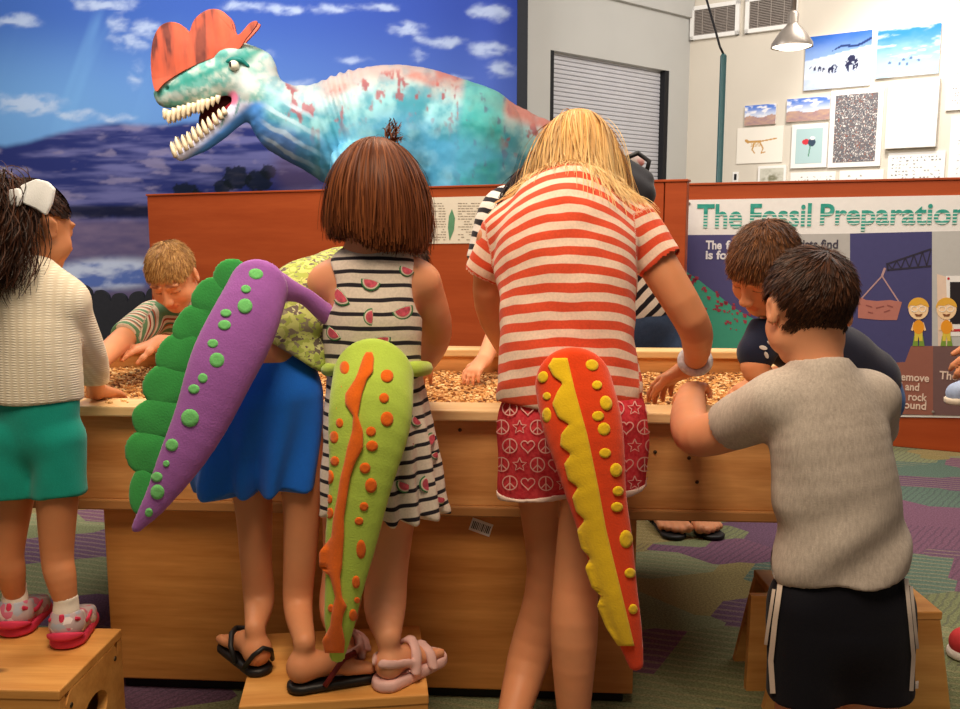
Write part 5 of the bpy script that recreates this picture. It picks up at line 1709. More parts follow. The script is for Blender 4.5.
# ---------------------------------------------------------------- girl in the red striped shirt
def girl_red():
    Y = 1.76
    fl = atz(505, 790, 0); fr_ = atz(575, 795, 0)
    p = Person('tall girl with long blond hair in a red and white striped shirt', A(.12, 1.7, 0), SK_MED)
    b = p.b
    b.chain([at(542, 440, 1.78), at(549, 570, 1.83), at(528, 660, 1.83), fl + A(0, .04, .075)], [q(36, Y), q(24, Y), q(23, Y), q(13, Y)], .004)
    b.chain([at(604, 440, 1.75), at(578, 570, 1.71), at(574, 640, 1.68), fr_ + A(0, .04, .075)], [q(38, Y), q(24, Y), q(23.5, Y), q(13, Y)], .004)
    foot(b, fl, fyaw(-14), .2, side=-1); foot(b, fr_, fyaw(10), .2)
    b.chain(ATS([(572, 420, Y), (570, 340, 1.77), (567, 270, 1.82), (566, 225, 1.88)]), [q(62, Y), q(56, Y), q(58, 1.82), q(56, 1.88)], .03, A(0, 1, .3), .6)
    nb = at(574, 200, 1.97)
    h = Head(at(577, 163, 2.03), A(.02, .85, -.5), .22, A(.02, .4, .9)); p.h = h; h.add(b, nb, .042)
    # right arm
    wr = at(695, 362, 2.02)
    b.chain([at(640, 236, 1.88), at(690, 318, 1.84), at(697, 345, 1.95), wr], [q(22, Y), q(17.5, 1.84), q(15, 1.9), q(10.5, 2.0)], .02)
    hand(b, wr + A(-.005, .015, -.012), A(-.55, .62, -.5), A(.2, -.3, -1), -1, .15, .35)
    b.chain([at(494, 240, 1.9), at(489, 305, 1.95), at(510, 356, 2.12)], [q(19, Y), q(15, 1.9), q(10, 2.1)], .02)
    hand(b, at(511, 360, 2.14), A(.35, .9, -.3), A(0, -.2, -1), 1, .15, .35)
    p.body(.0045)
    # shorts with white hem
    s = S()
    s.chain(ATS([(571, 392, Y), (572, 430, Y)]), [q(64, Y), q(72, Y)], .03, A(0, 1, 0), .72)
    s.rc(at(540, 420, 1.77), at(535, 492, 1.77), q(42, Y), q(38, Y), .02); s.rc(at(604, 420, 1.75), at(607, 480, 1.75), q(43, Y), q(40, Y), .02)
    s.plane(at(571, 488, Y), A(.11, 0, -1), .003).plane(at(571, 368, Y), A(0, 0, 1), .005)
    fd = folds(.0025, 55, 14)
    t = NT('red_print_cotton'); n_ = t.noise(t.obj(), 120, 3)
    m_rs = t.done(t.ramp(n_, [(.3, c(196, 44, 58)), (.7, c(222, 74, 82))]), .9, .15)
    sh = p.part('shorts', s, m_rs, .0045, fd)
    s_trim = S(); s_trim.extend(s); s_trim.p = [x for x in s.p if x[0] != 'pl']
    zz = at(571, 488, Y)
    k = S(); k.p = list(s_trim.p); k.plane(at(571, 489.5, Y), A(.11, 0, -1), .002).plane(at(571, 485.5, Y), -A(.11, 0, -1), .002)
    V, Fq = k.mesh(.004, lambda P: fd(P) - .002); mobj('hem_trim', V, Fq, fabric('white_trim', c(232, 206, 196)), sh, p.root['_w'])
    m = MB(); r_ = random.Random(12); i = 0
    for row in range(6):
        for cix in range(9):
            x = 503 + cix * 17.5 + (8 if row % 2 else 0); y = 390 + row * 18.5; i += 1
            kind = (row * 2 + cix * 3) % 4; R_ = 7.0
            tt = np.linspace(0, 2 * math.pi, 25)
            if kind in (0, 2):
                lines = [[(x + R_ * math.cos(a), y + R_ * math.sin(a)) for a in tt], [(x, y - R_), (x, y), (x, y + R_)], [(x, y), (x - 3, y + 3), (x - 4.9, y + 4.9)], [(x, y), (x + 3, y + 3), (x + 4.9, y + 4.9)]]
            elif kind == 1:
                lines = [[(x + R_ * .06 * 16 * math.sin(a) ** 3, y - R_ * .06 * (13 * math.cos(a) - 5 * math.cos(2 * a) - 2 * math.cos(3 * a) - math.cos(4 * a))) for a in tt]]
            else:
                st = [(x + (R_ if j % 2 == 0 else R_ * .45) * math.sin(j * math.pi / 5), y - (R_ if j % 2 == 0 else R_ * .45) * math.cos(j * math.pi / 5)) for j in range(11)]; lines = [st]
            for ln in lines:
                V, F = line_on(s, ln, 1.1, .0034)
                if F: m.add(V, F)
    m.build('peace_heart_print', plain('print_cream', c(236, 178, 172), .9), sh, p.root['_w'])
    # shirt
    s = S()
    secs = [(568, 394, Y), (569, 350, 1.77), (567, 300, 1.79), (566, 258, 1.83), (566, 228, 1.88)]
    s.chain(ATS(secs), [q(74, Y), q(69, Y), q(69, 1.79), q(70, 1.83), q(62, 1.88)], .03, A(0, 1, .3), .66)
    s.rc(at(512, 228, 1.9), at(624, 226, 1.89), q(25, 1.9), q(25, 1.9), .035)
    s.rc(at(566, 225, 1.9), at(573, 207, 1.95), q(44, 1.9), q(30, 1.9), .03)
    aL, bL = at(504, 234, 1.9), at(485, 270, 1.91); aR, bR = at(634, 228, 1.89), at(658, 258, 1.86)
    s.rc(aL, bL, q(21, 1.9), q(19, 1.9), .02); s.rc(aR, bR, q(26, 1.9), q(23, 1.9), .02)
    dL_, dR_ = nrm(bL - aL), nrm(bR - aR)
    s.plane(at(568, 402, Y), A(-.02, 0, -1), .003)
    s2 = S(); s2.p = list(s.p)
    s.el(h.p(0, -.0, -.12), (.06, .06, .05), None, .01, True)
    dn = nrm(at(568, 394, Y) - at(566, 240, 1.87))
    o0 = at(568, 394, Y)
    hemL, hemR = at(481, 277, 1.91), at(664, 265, 1.86)
    # trim the sleeve ends square
    class _Cut: pass
    V, Fq = s.mesh(.0045, lambda P: folds(.0028, 42, 21)(P) + folds(.0015, 90, 22)(P))
    def pc(V):
        v = -(V - o0) @ dn
        xx = (V[:, 0] - o0[0]); v = v + 1.6 * np.maximum(v - .17, 0) / .2 * xx ** 2 * 1.6
        rad = lambda V, a, d: np.linalg.norm((V - a) - ((V - a) @ d)[:, None] * d, axis=1)
        inL = ((V - aL) @ dL_ > -.004) & (V[:, 0] < aL[0] + .012) & (rad(V, aL, dL_) < q(24.5, 1.9)) & ((V - aL) @ dL_ < .1); inR = ((V - aR) @ dR_ > -.004) & (V[:, 0] > aR[0] - .012)
        v = np.where(inL, .009 - (V - aL) @ dL_, v); v = np.where(inR, .004 - (V - aR) @ dR_, v)
        return np.stack([v + 1.0, xx, V[:, 1]], 1)
    rd = lambda a, d: np.linalg.norm((V - a) - ((V - a) @ d)[:, None] * d, axis=1)
    keep = ~(((V - hemL) @ dL_ > 0) & (V[:, 0] < aL[0]) & (rd(aL, dL_) < q(25, 1.9)) & ((V - hemL) @ dL_ < .06)) & ~(((V - hemR) @ dR_ > 0) & (V[:, 0] > aR[0]) & (rd(aR, dR_) < q(32, 1.9)))
    Fq = Fq[keep[Fq].all(1)]
    mobj('shirt', V, Fq, stripemat('red_stripe_jersey', c(226, 84, 54), c(246, 216, 196), .0345, .5), p.root, None, pc(V))
    # bracelet
    d = nrm(wr - at(697, 345, 1.95)); ctr = wr - d * .008; m = MB()
    u = nrm(np.cross(d, A(0, 0, 1))); w_ = np.cross(u, d)
    m.tube([ctr + .031 * (u * math.cos(a) + w_ * math.sin(a)) for a in np.linspace(0, 2 * math.pi, 26)], .009, 8, cap=False)
    o = m.build('wristband', plain('white_band', c(206, 204, 214), .5, .3, var=.25, sc=90), p.root, None, True); o['label'] = 'pale patterned wristband'
    # long straight blond hair
    dark, mid, lt = ca(132, 82, 34), ca(206, 148, 70), ca(246, 206, 132)
    cond = lambda x, y, z: (z > -.3 + .8 * np.maximum(y, -.3))
    P, Nn, dd = scalp_roots(h, 11000, cond, 3)
    W = nrm(A(.05, .35, .93)); tan = dd - W; tan = tan - (tan * dd).sum(1)[:, None] * dd
    D = nrm(tan) @ h.R + Nn * .05
    C = head_only(h, nb, .045); C.extend(s2)
    r = np.random.default_rng(4)
    lens = r.uniform(.5, 1.12, len(P)) * (.6 + .46 * np.clip(dd[:, 2] + .4, 0, 1)) * np.where(r.random(len(P)) < .06, 1.12, 1)
    gd = nrm(np.stack([-.28 * dd[:, 0], -.3 + 0 * dd[:, 0], -1 + 0 * dd[:, 0]], 1))
    PP = grow(C, P, D, 18, .0165, .24, .028, .006, (.006, .8), .4, 300, 4, None, lens, gd)
    strands('hair', PP, h.c, .003, mid, dark, lt, p.root, 4, .7, ca(250, 222, 166))
    s3 = S(); s3.el(h.p(0, -.014, .018), A(.08, .098, .094) * h.s, h.R); s3.el(h.p(0, -.04, -.04), A(.07, .06, .07) * h.s, h.R, .03); s3.el(h.p(0, .1, -.06), A(.075, .075, .09) * h.s, h.R, .02, True)
    sobj('hair_underlayer', s3, m_hair, p.root, None, .005, None, None, lambda V: np.ones((len(V), 3)) * ca(150, 98, 44))
    return p


girl_red()
# ---------------------------------------------------------------- boy in the grey shirt
def boy_grey():
    Y = 1.5
    p = Person('boy in grey shirt and black shorts with white side stripes, back to the camera', A(.5, 1.5, 0), SK_FAIR)
    b = p.b
    for px, sx in ((806, -1), (866, 1)):
        heel = A(at(px, 700, Y)[0] + .01 * sx, Y - .03, 0.012)
        b.chain([at(px + 4 * -sx, 620, Y), at(px, 712, Y), at(px, 770, Y), heel + A(0, .045, .075)], [q(32, Y), q(32, Y), q(31, Y), q(18, Y)], .012)
        foot(b, heel, fyaw(8 * sx), .17, side=sx)
    b.chain(ATS([(842, 600, Y), (838, 520, Y), (830, 450, 1.51), (824, 405, 1.53)]), [q(46, Y), q(48, Y), q(46, Y), q(40, Y)], .01, A(0, 1, 0), .66)
    h = Head(at(808, 306, 1.57), fyaw(-4, 14), .2, A(.03, 0, 1)); p.h = h
    nb = at(818, 376, 1.535); h.add(b, nb, .037)
    wr = at(691, 396, 1.93)
    b.chain([at(778, 404, 1.54), at(735, 426, 1.61), at(697, 436, 1.68), at(689, 418, 1.78), wr], [q(27, Y), q(24, 1.6), q(21, 1.66), q(19, 1.78), q(14, 1.9)], .015)
    hand(b, wr + A(.005, .01, .012), A(.3, .8, -.12), A(.35, -.1, -1), -1, .125, .85)
    b.chain([at(866, 408, 1.57), at(866, 440, 1.74), at(800, 392, 2.0)], [q(22, Y), q(19, 1.7), q(12, 1.9)], .01)
    hand(b, at(798, 391, 2.0), A(-.4, .8, -.3), A(0, -.2, -1), -1, .12, .4)
    p.body(.0045)
    s = S()
    s.chain(ATS([(842, 584, Y), (839, 530, Y), (833, 470, Y), (826, 425, 1.51), (822, 405, 1.52)]), [q(68, Y), q(66, Y), q(62, Y), q(57, Y), q(48, Y)], .03, A(0, 1, 0), .72)
    s.rc(at(786, 404, 1.53), at(858, 396, 1.54), q(23, Y), q(24, Y), .03)
    s.rc(at(820, 396, 1.53), nb, q(32, Y), q(29, Y), .03)
    a0_, b0_ = at(778, 402, 1.53), at(733, 424, 1.61)
    s.rc(a0_, b0_, q(33, Y), q(29, Y), .02)
    s.rc(at(868, 398, 1.55), at(870, 425, 1.66), q(31, Y), q(29, Y), .02)
    s.plane(at(842, 571, Y), nrm(A(.16, 0, -1)), .004)
    s.el(nb + A(0, .01, .045), (q(31, Y), q(31, Y), .034), None, .006, True)
    d1 = nrm(b0_ - a0_)
    def dsp(P):
        f = folds(.0025, 34, 31)(P) + folds(.0012, 80, 33)(P)
        dd = nrm(A(.75, 0, .65)); u = P @ A(-.65, 0, .75)
        lo = sst(at(840, 470, Y)[2], at(840, 540, Y)[2], P[:, 2])
        return f + .005 * lo * np.sin(u * 62 + 1.5)
    V, Fq = s.mesh(.0045, dsp)
    keep = ~(((V - at(726, 427, 1.62)) @ d1 > 0) & (V[:, 0] < a0_[0])); Fq = Fq[keep[Fq].all(1)]
    t = NT('grey_heather_jersey'); v = t.obj()
    g = t.noise(t.mapped(v, (260, 260, 60)), 1, 3, .7); lo = t.noise(v, 9, 2)
    t.bump(t.noise(v, 380, 2), .35, .0012)
    m_g = t.done(t.ramp(t.math('ADD', t.math('MULTIPLY', g, .6), t.math('MULTIPLY', lo, .4)), [(.3, c(168, 156, 146)), (.7, c(212, 200, 188))]), .95, .1)
    shirt = mobj('shirt', V, Fq, m_g, p.root)
    # shorts and side stripes
    s = S()
    s.chain(ATS([(842, 560, Y), (842, 590, Y), (841, 622, Y)]), [q(52, Y), q(62, Y), q(69, Y)], .02, A(0, 1, 0), .72)
    s.rc(at(808, 605, Y), at(807, 710, Y), q(41, Y), q(41, Y), .02); s.rc(at(871, 605, Y), at(872, 700, Y), q(42, Y), q(42, Y), .02)
    s.rc(at(842, 640, Y), at(842, 680, Y), q(30, Y), q(28, Y), .03)
    s.plane(at(842, 692, Y), nrm(A(.07, 0, -1)), .004).plane(at(842, 552, Y), A(0, 0, 1), .006)
    fs = folds(.003, 40, 36)
    sh = p.part('shorts', s, fabric('black_jersey', c(15, 15, 24), .1, rough=.7, fuzz=.05), .005, fs)
    m_st = fabric('stripe_white', c(214, 198, 184), .06)
    for pts, wd in (([(783, 578), (777, 620), (773, 660), (775, 693)], 5), ([(776, 590), (770, 630), (766, 662), (767, 690)], 3.2), ([(903, 572), (908, 620), (911, 655), (909, 690)], 4), ([(908, 580), (912.5, 625), (915.5, 655), (914, 688)], 3)):
        pts = np.array(pts, float); tt = np.linspace(0, 3, 40); X = np.interp(tt, range(4), pts[:, 0]); Yp = np.interp(tt, range(4), pts[:, 1])
        m = MB(); V, F = line_on(s, list(zip(X, Yp)), wd, .0045)
        if F: o = m.add(V, F).build('side_stripe', m_st, sh, p.root['_w'], True); o['label'] = 'white side stripe'
    dark, mid, lt = ca(30, 16, 10), ca(58, 32, 19), ca(104, 64, 40)
    hair_short(h, p.root, mid, dark, lt, 3600, .032, lambda x, y, z: (z > -.62 + .95 * np.maximum(y, -.2)) & ~((np.abs(x) > .72) & (z < .1) & (y > -.42)), A(.12, -.55, .82), .3, 11, cap=.006)
    return p


boy_grey()


# ---------------------------------------------------------------- boy in the navy shirt at the table end
def boy_navy():
    p = Person('boy in navy shirt bending over the right end of the table, face lowered', A(.98, 2.2, ZS), SK_MED)
    b = p.b
    h = Head(at(764, 266, 2.06), A(-.62, -.42, -.62), .205, A(-.2, -.35, .85)); p.h = h
    ch = at(792, 335, 2.14); nb = at(778, 312, 2.12); h.add(b, nb, .04)
    pel = at(862, 384, 2.2)
    b.chain([pel, at(830, 360, 2.18), ch], [.06, .06, .06], .02)
    for sx in (-1, 1):
        hip = pel + A(.02, .05 * sx, -.02); heel = A(.945, 2.16 + .045 * sx, ZS + .012)
        b.chain([hip, A(.935, 2.16 + .045 * sx, .5), heel + A(-.03, 0, .07)], [.05, .042, .03], .012); foot(b, heel + A(.02, 0, 0), A(-1, 0, 0), .15, toes=False)
    wr = at(768, 380, 2.06)
    b.chain([at(771, 334, 2.09), at(755, 366, 2.06), wr], [.036, .033, .025], .012)
    hand(b, wr + A(0, .0, -.01), A(.3, -.15, -.45), A(-.3, 0, -1), 1, .12, .3)
    b.chain([at(800, 338, 2.2), at(790, 372, 2.24), at(762, 378, 2.3)], [.038, .032, .024], .015)
    hand(b, at(760, 379, 2.3), A(-.8, -.1, -.4), A(0, 0, -1), 1, .12, .3)
    p.body(.004)
    s = S()
    s.chain([at(862, 380, 2.2), at(838, 362, 2.18), ch], [.088, .088, .082], .02)
    s.rc(at(770, 332, 2.09), at(802, 338, 2.2), .045, .045, .02); s.rc(ch, nb, .062, .048, .02)
    s.rc(at(770, 332, 2.09), at(757, 352, 2.07), .046, .045, .015); s.rc(at(802, 338, 2.2), at(795, 358, 2.23), .045, .044, .015)
    s.plane(at(0, 360, 2.06), A(0, 0, -1), .004) if False else None
    s.el(h.p(0, .02, -.12), (.05, .05, .045), None, .01, True)
    m_n = fabric('navy_jersey', c(30, 34, 56), .12)
    p.part('shirt', s, m_n, .0045, folds(.003, 55, 41))
    m = MB()
    for x, y, r_, ro in ((763, 348, 4, .3), (766, 355, 3.4, 1.2), (769, 343, 2.6, .8)):
        R_ = patch(s, x, y, r_, r_ * .5, ro, .004)
        if R_: m.add(*R_)
    if m.n: m.build('chest_print', plain('print_pale', c(206, 200, 196), .9), p.root)
    s = S(); s.chain([at(866, 388, 2.2), at(868, 398, 2.2)], [.082, .082], .02)
    for sx in (-1, 1): s.rc(pel + A(.01, .045 * sx, -.03), A(.932, 2.16 + .045 * sx, .52), .056, .05, .015)
    s.plane(A(.985, 2.15, .525), A(0, 0, -1)); s.plane(at(858, 384, 2.2), nrm(at(835, 358, 2.18) - at(866, 384, 2.2)), .005)
    p.part('shorts', s, fabric('bright_blue_nylon', c(14, 96, 176), .08, rough=.5), .005, folds(.003, 50, 43))
    hair_short(h, p.root, ca(92, 54, 28), ca(48, 26, 14), ca(150, 96, 54), 3400, .034, None, A(.1, -.45, .85), .3, 13, fringe=.25)
    return p


boy_navy()


# ---------------------------------------------------------------- woman bending behind the table
def woman():
    p = Person('woman in a black and white striped shirt and jeans bending behind the blond girl', A(.8, 3.3, 0), SK_MED)
    b = p.b
    hip = at(640, 318, 3.36); ch = at(545, 226, 3.22); mid_ = at(600, 246, 3.3)
    b.chain([hip, mid_, ch], [.14, .12, .125], .04, A(0, 1, 0), .8)
    h = Head(at(540, 196, 3.06), A(-.35, -.6, -.72), .22, A(-.4, -.4, .7)); p.h = h; h.add(b, at(540, 222, 3.16), .05)
    for px, py in ((677, 532), (716, 532)):
        t = atz(px, 541, .0); sx = -1 if px < 700 else 1
        heel = A(.74 + .07 * sx, 3.42, .018)
        b.chain([hip + A(.05 * sx, .02, -.04), A(.70 + .09 * sx, 3.36, .46), heel + A(0, -.05, .09)], [.1, .065, .042], .02)
        dd = nrm(A(t[0], t[1], 0) - A(heel[0], heel[1], 0)); foot(b, heel, dd, np.linalg.norm((t - heel)[:2]) + .0, side=sx)
    b.chain([at(502, 222, 3.08), at(488, 262, 3.06), at(510, 318, 2.98)], [.055, .045, .032], .02)
    hand(b, at(512, 322, 2.97), A(.3, -.6, -.6), A(0, .3, -1), 1, .17, .3)
    b.chain([at(560, 225, 3.35), at(570, 285, 3.2), at(560, 330, 3.05)], [.055, .045, .032], .02)
    hand(b, at(560, 333, 3.04), A(-.2, -.7, -.5), A(0, .3, -1), 1, .17, .3)
    p.body(.006, False)
    s = S()
    s.chain([at(640, 296, 3.34), at(612, 244, 3.31), at(565, 216, 3.26), at(540, 218, 3.22)], [.155, .15, .145, .13], .04, A(0, 1, 0), .82)
    s.chain([at(518, 212, 3.14), at(502, 218, 3.08), at(487, 258, 3.06)], [.1, .088, .066], .04)
    s.rc(at(560, 222, 3.34), at(568, 270, 3.24), .075, .062, .03)
    a_, b_ = at(540, 218, 3.22), at(640, 296, 3.34); sa, sb_ = at(504, 212, 3.08), at(487, 258, 3.06)
    ds = nrm(sb_ - sa); s.plane(at(486, 264, 3.06), ds, .004)
    s.plane(at(648, 312, 3.36), nrm(b_ - at(612, 244, 3.31)), .004)
    ax_ = nrm(b_ - a_)
    pc = lambda V: np.repeat(np.where((V[:, 0] < sa[0] + .03), (V - sa) @ ds + 2, (V - a_) @ nrm(A(.75, 0, -.65)) + 2)[:, None], 3, 1)
    p.part('shirt', s, stripemat('breton_jersey', c(36, 34, 42), c(230, 222, 214), .042, .42), .006, folds(.004, 30, 51), pc)
    s = S(); s.chain([at(638, 305, 3.36), hip], [.148, .155], .03, A(0, 1, 0), .85)
    for sx in (-1, 1): s.chain([hip + A(.06 * sx, .02, -.04), A(.70 + .09 * sx, 3.36, .46), A(.74 + .07 * sx, 3.37, .14)], [.118, .078, .066], .02)
    s.plane(A(.7, 3.3, .14), A(0, 0, -1)); s.plane(at(622, 276, 3.34), nrm(at(612, 244, 3.31) - b_), .005)
    p.part('jeans', s, fabric('blue_denim', c(58, 76, 108), .2, 60), .006, folds(.004, 40, 53))
    dark, mid, lt = ca(26, 15, 12), ca(44, 26, 20), ca(80, 50, 38)
    C = head_only(h, at(536, 222, 3.16), .05); C.extend(s)
    P, Nn, d = scalp_roots(h, 2400, lambda x, y, z: z > -.3 + .8 * np.maximum(y, -.3), 3)
    PP = grow(C, P, Nn * .3 + A(-.05, -.1, -.3), 12, .015, .3, .08, .01, None, .4, 100, 7)
    strands('hair', PP, h.c, .006, mid, dark, lt, p.root, 7, .6)
    sobj('hair_underlayer', S().el(h.p(0, -.014, .02), A(.082, .1, .096) * h.s, h.R), m_hair, p.root, None, .008, None, None, lambda V: np.ones((len(V), 3)) * dark)
    # flip flop straps
    m_b = plain('black_thong', c(20, 18, 20), .5, .4)
    for px, sx in ((677, -1), (716, 1)):
        t = atz(px, 541, .0); heel = A(.74 + .07 * sx, 3.42, .018); dd = nrm(A(t[0], t[1], 0) - A(heel[0], heel[1], 0)); L = np.linalg.norm((t - heel)[:2]); rt = np.cross(dd, A(0, 0, 1))
        k = S(); k.rc(heel + dd * .03 - A(0, 0, .008), heel + dd * (L - .04) - A(0, 0, .008), .036, .045, .01).plane(heel, A(0, 0, 1), .002).plane(heel - A(0, 0, .0165), A(0, 0, -1), .002)
        so = p.part('flip_flop', k, m_b, .006); m = MB()
        for s_ in (-1, 1): m.tube([heel + dd * L * .45 + rt * .045 * s_, heel + dd * L * .55 + rt * .035 * s_ + A(0, 0, .045), heel + dd * L * .74 + A(0, 0, .042)], .009, 8)
        m.build('strap', m_b, so, p.root['_w'], True)
    # black backpack riding on her back
    bp = wthing('backpack', 'black backpack on the back of the woman bending behind the blond girl', 'backpack', at(628, 200, 3.3))
    s = S(); fwd = nrm(A(.75, -.1, -.55)); upv = nrm(A(.55, .1, .75)); rt = np.cross(fwd, upv)
    R_ = np.array([fwd, rt, upv]); ce = at(618, 190, 3.3)
    s.bx(ce, (.13, .12, .07), .05, R_, .02); s.bx(ce + upv * .06, (.09, .09, .04), .03, R_, .02)
    sobj('bag', s, fabric('black_nylon', c(34, 34, 40), .2, rough=.6), bp, None, .007, folds(.005, 40, 61))
    m = MB(); m.tube([ce + fwd * -.12 + upv * .07, ce + upv * .115, ce + fwd * .12 + upv * .06], .006, 8); m.tube([ce + fwd * .1 - rt * .05 + upv * .07, ce + fwd * .135 - rt * .05, ce + fwd * .12 - rt * .05 - upv * .06], .006, 8); m.build('zip', plain('zip_grey', c(130, 130, 134), .4, .5), bp, None, True)
    m = MB(); m.tube([ce - fwd * .05 + upv * .1, ce - fwd * .02 + upv * .15, ce + fwd * .03 + upv * .15, ce + fwd * .05 + upv * .1], .009, 8); m.build('loop', m_b, bp, None, True)
    return p


woman()


# ---------------------------------------------------------------- small child in red reaching over from behind
def child_red():
    p = Person('small child in a red top reaching an arm into the gravel beside the blond girl', A(.32, 3.12, 0), SK_FAIR)
    b = p.b
    ch = at(566, 312, 3.1); pel = A(ch[0], 3.16, .5)
    h = Head(at(568, 272, 3.02), A(-.2, -.85, -.5), .18); p.h = h; h.add(b, at(567, 296, 3.06), .033)
    b.chain([pel, ch], [.085, .085], .02)
    for sx in (-1, 1):
        b.chain([pel + A(.045 * sx, 0, -.03), pel + A(.05 * sx, -.01, -.24), pel + A(.05 * sx, .02, -.44)], [.055, .042, .028], .012); foot(b, A(pel[0] + .05 * sx, 3.22, .01), A(0, -1, 0), .14)
    wr = at(484, 360, 2.72)
    b.chain([at(540, 308, 3.06), at(505, 320, 2.96), wr], [.036, .034, .024], .015)
    hand(b, wr, A(-.45, -.6, -.42), A(.1, .1, -1), 1, .115, .35)
    b.chain([at(594, 310, 3.06), at(600, 340, 2.98), at(590, 352, 2.9)], [.036, .03, .022], .015); hand(b, at(588, 354, 2.88), A(-.3, -.8, -.4), A(0, 0, -1), -1, .105, .3)
    p.body(.0045)
    s = S(); s.chain([pel + A(0, 0, .05), ch], [.1, .1], .02); s.rc(at(545, 308, 3.07), at(590, 308, 3.07), .05, .05, .03); s.rc(ch, at(567, 298, 3.06), .07, .05, .02)
    s.rc(at(540, 308, 3.06), at(507, 319, 2.97), .05, .045, .015); s.rc(at(594, 310, 3.06), at(599, 332, 3.0), .05, .045, .015)
    s.el(h.p(0, 0, -.12), (.045, .045, .04), None, .01, True)
    d = nrm(at(507, 319, 2.97) - at(540, 308, 3.06)); V, Fq = s.mesh(.0045, folds(.002, 60, 66)); e = at(501, 321, 2.955)
    keep = ~(((V - e) @ d > 0) & (V[:, 0] < ch[0] - .1)); mobj('top', V, Fq[keep[Fq].all(1)], fabric('red_jersey', c(206, 44, 34), .08), p.root)
    s = S(); s.chain([pel + A(0, 0, .05), pel - A(0, 0, .03)], [.098, .1], .02)
    for sx in (-1, 1): s.rc(pel + A(.045 * sx, 0, -.04), pel + A(.05 * sx, -.01, -.22), .07, .065, .02)
    s.plane(pel - A(0, 0, .2), A(0, 0, -1)); p.part('shorts', s, fabric('grey_cotton', c(96, 96, 104)), .006)
    hair_short(h, p.root, ca(150, 104, 58), ca(90, 58, 32), ca(200, 150, 92), 1500, .03, seed=15)


child_red()


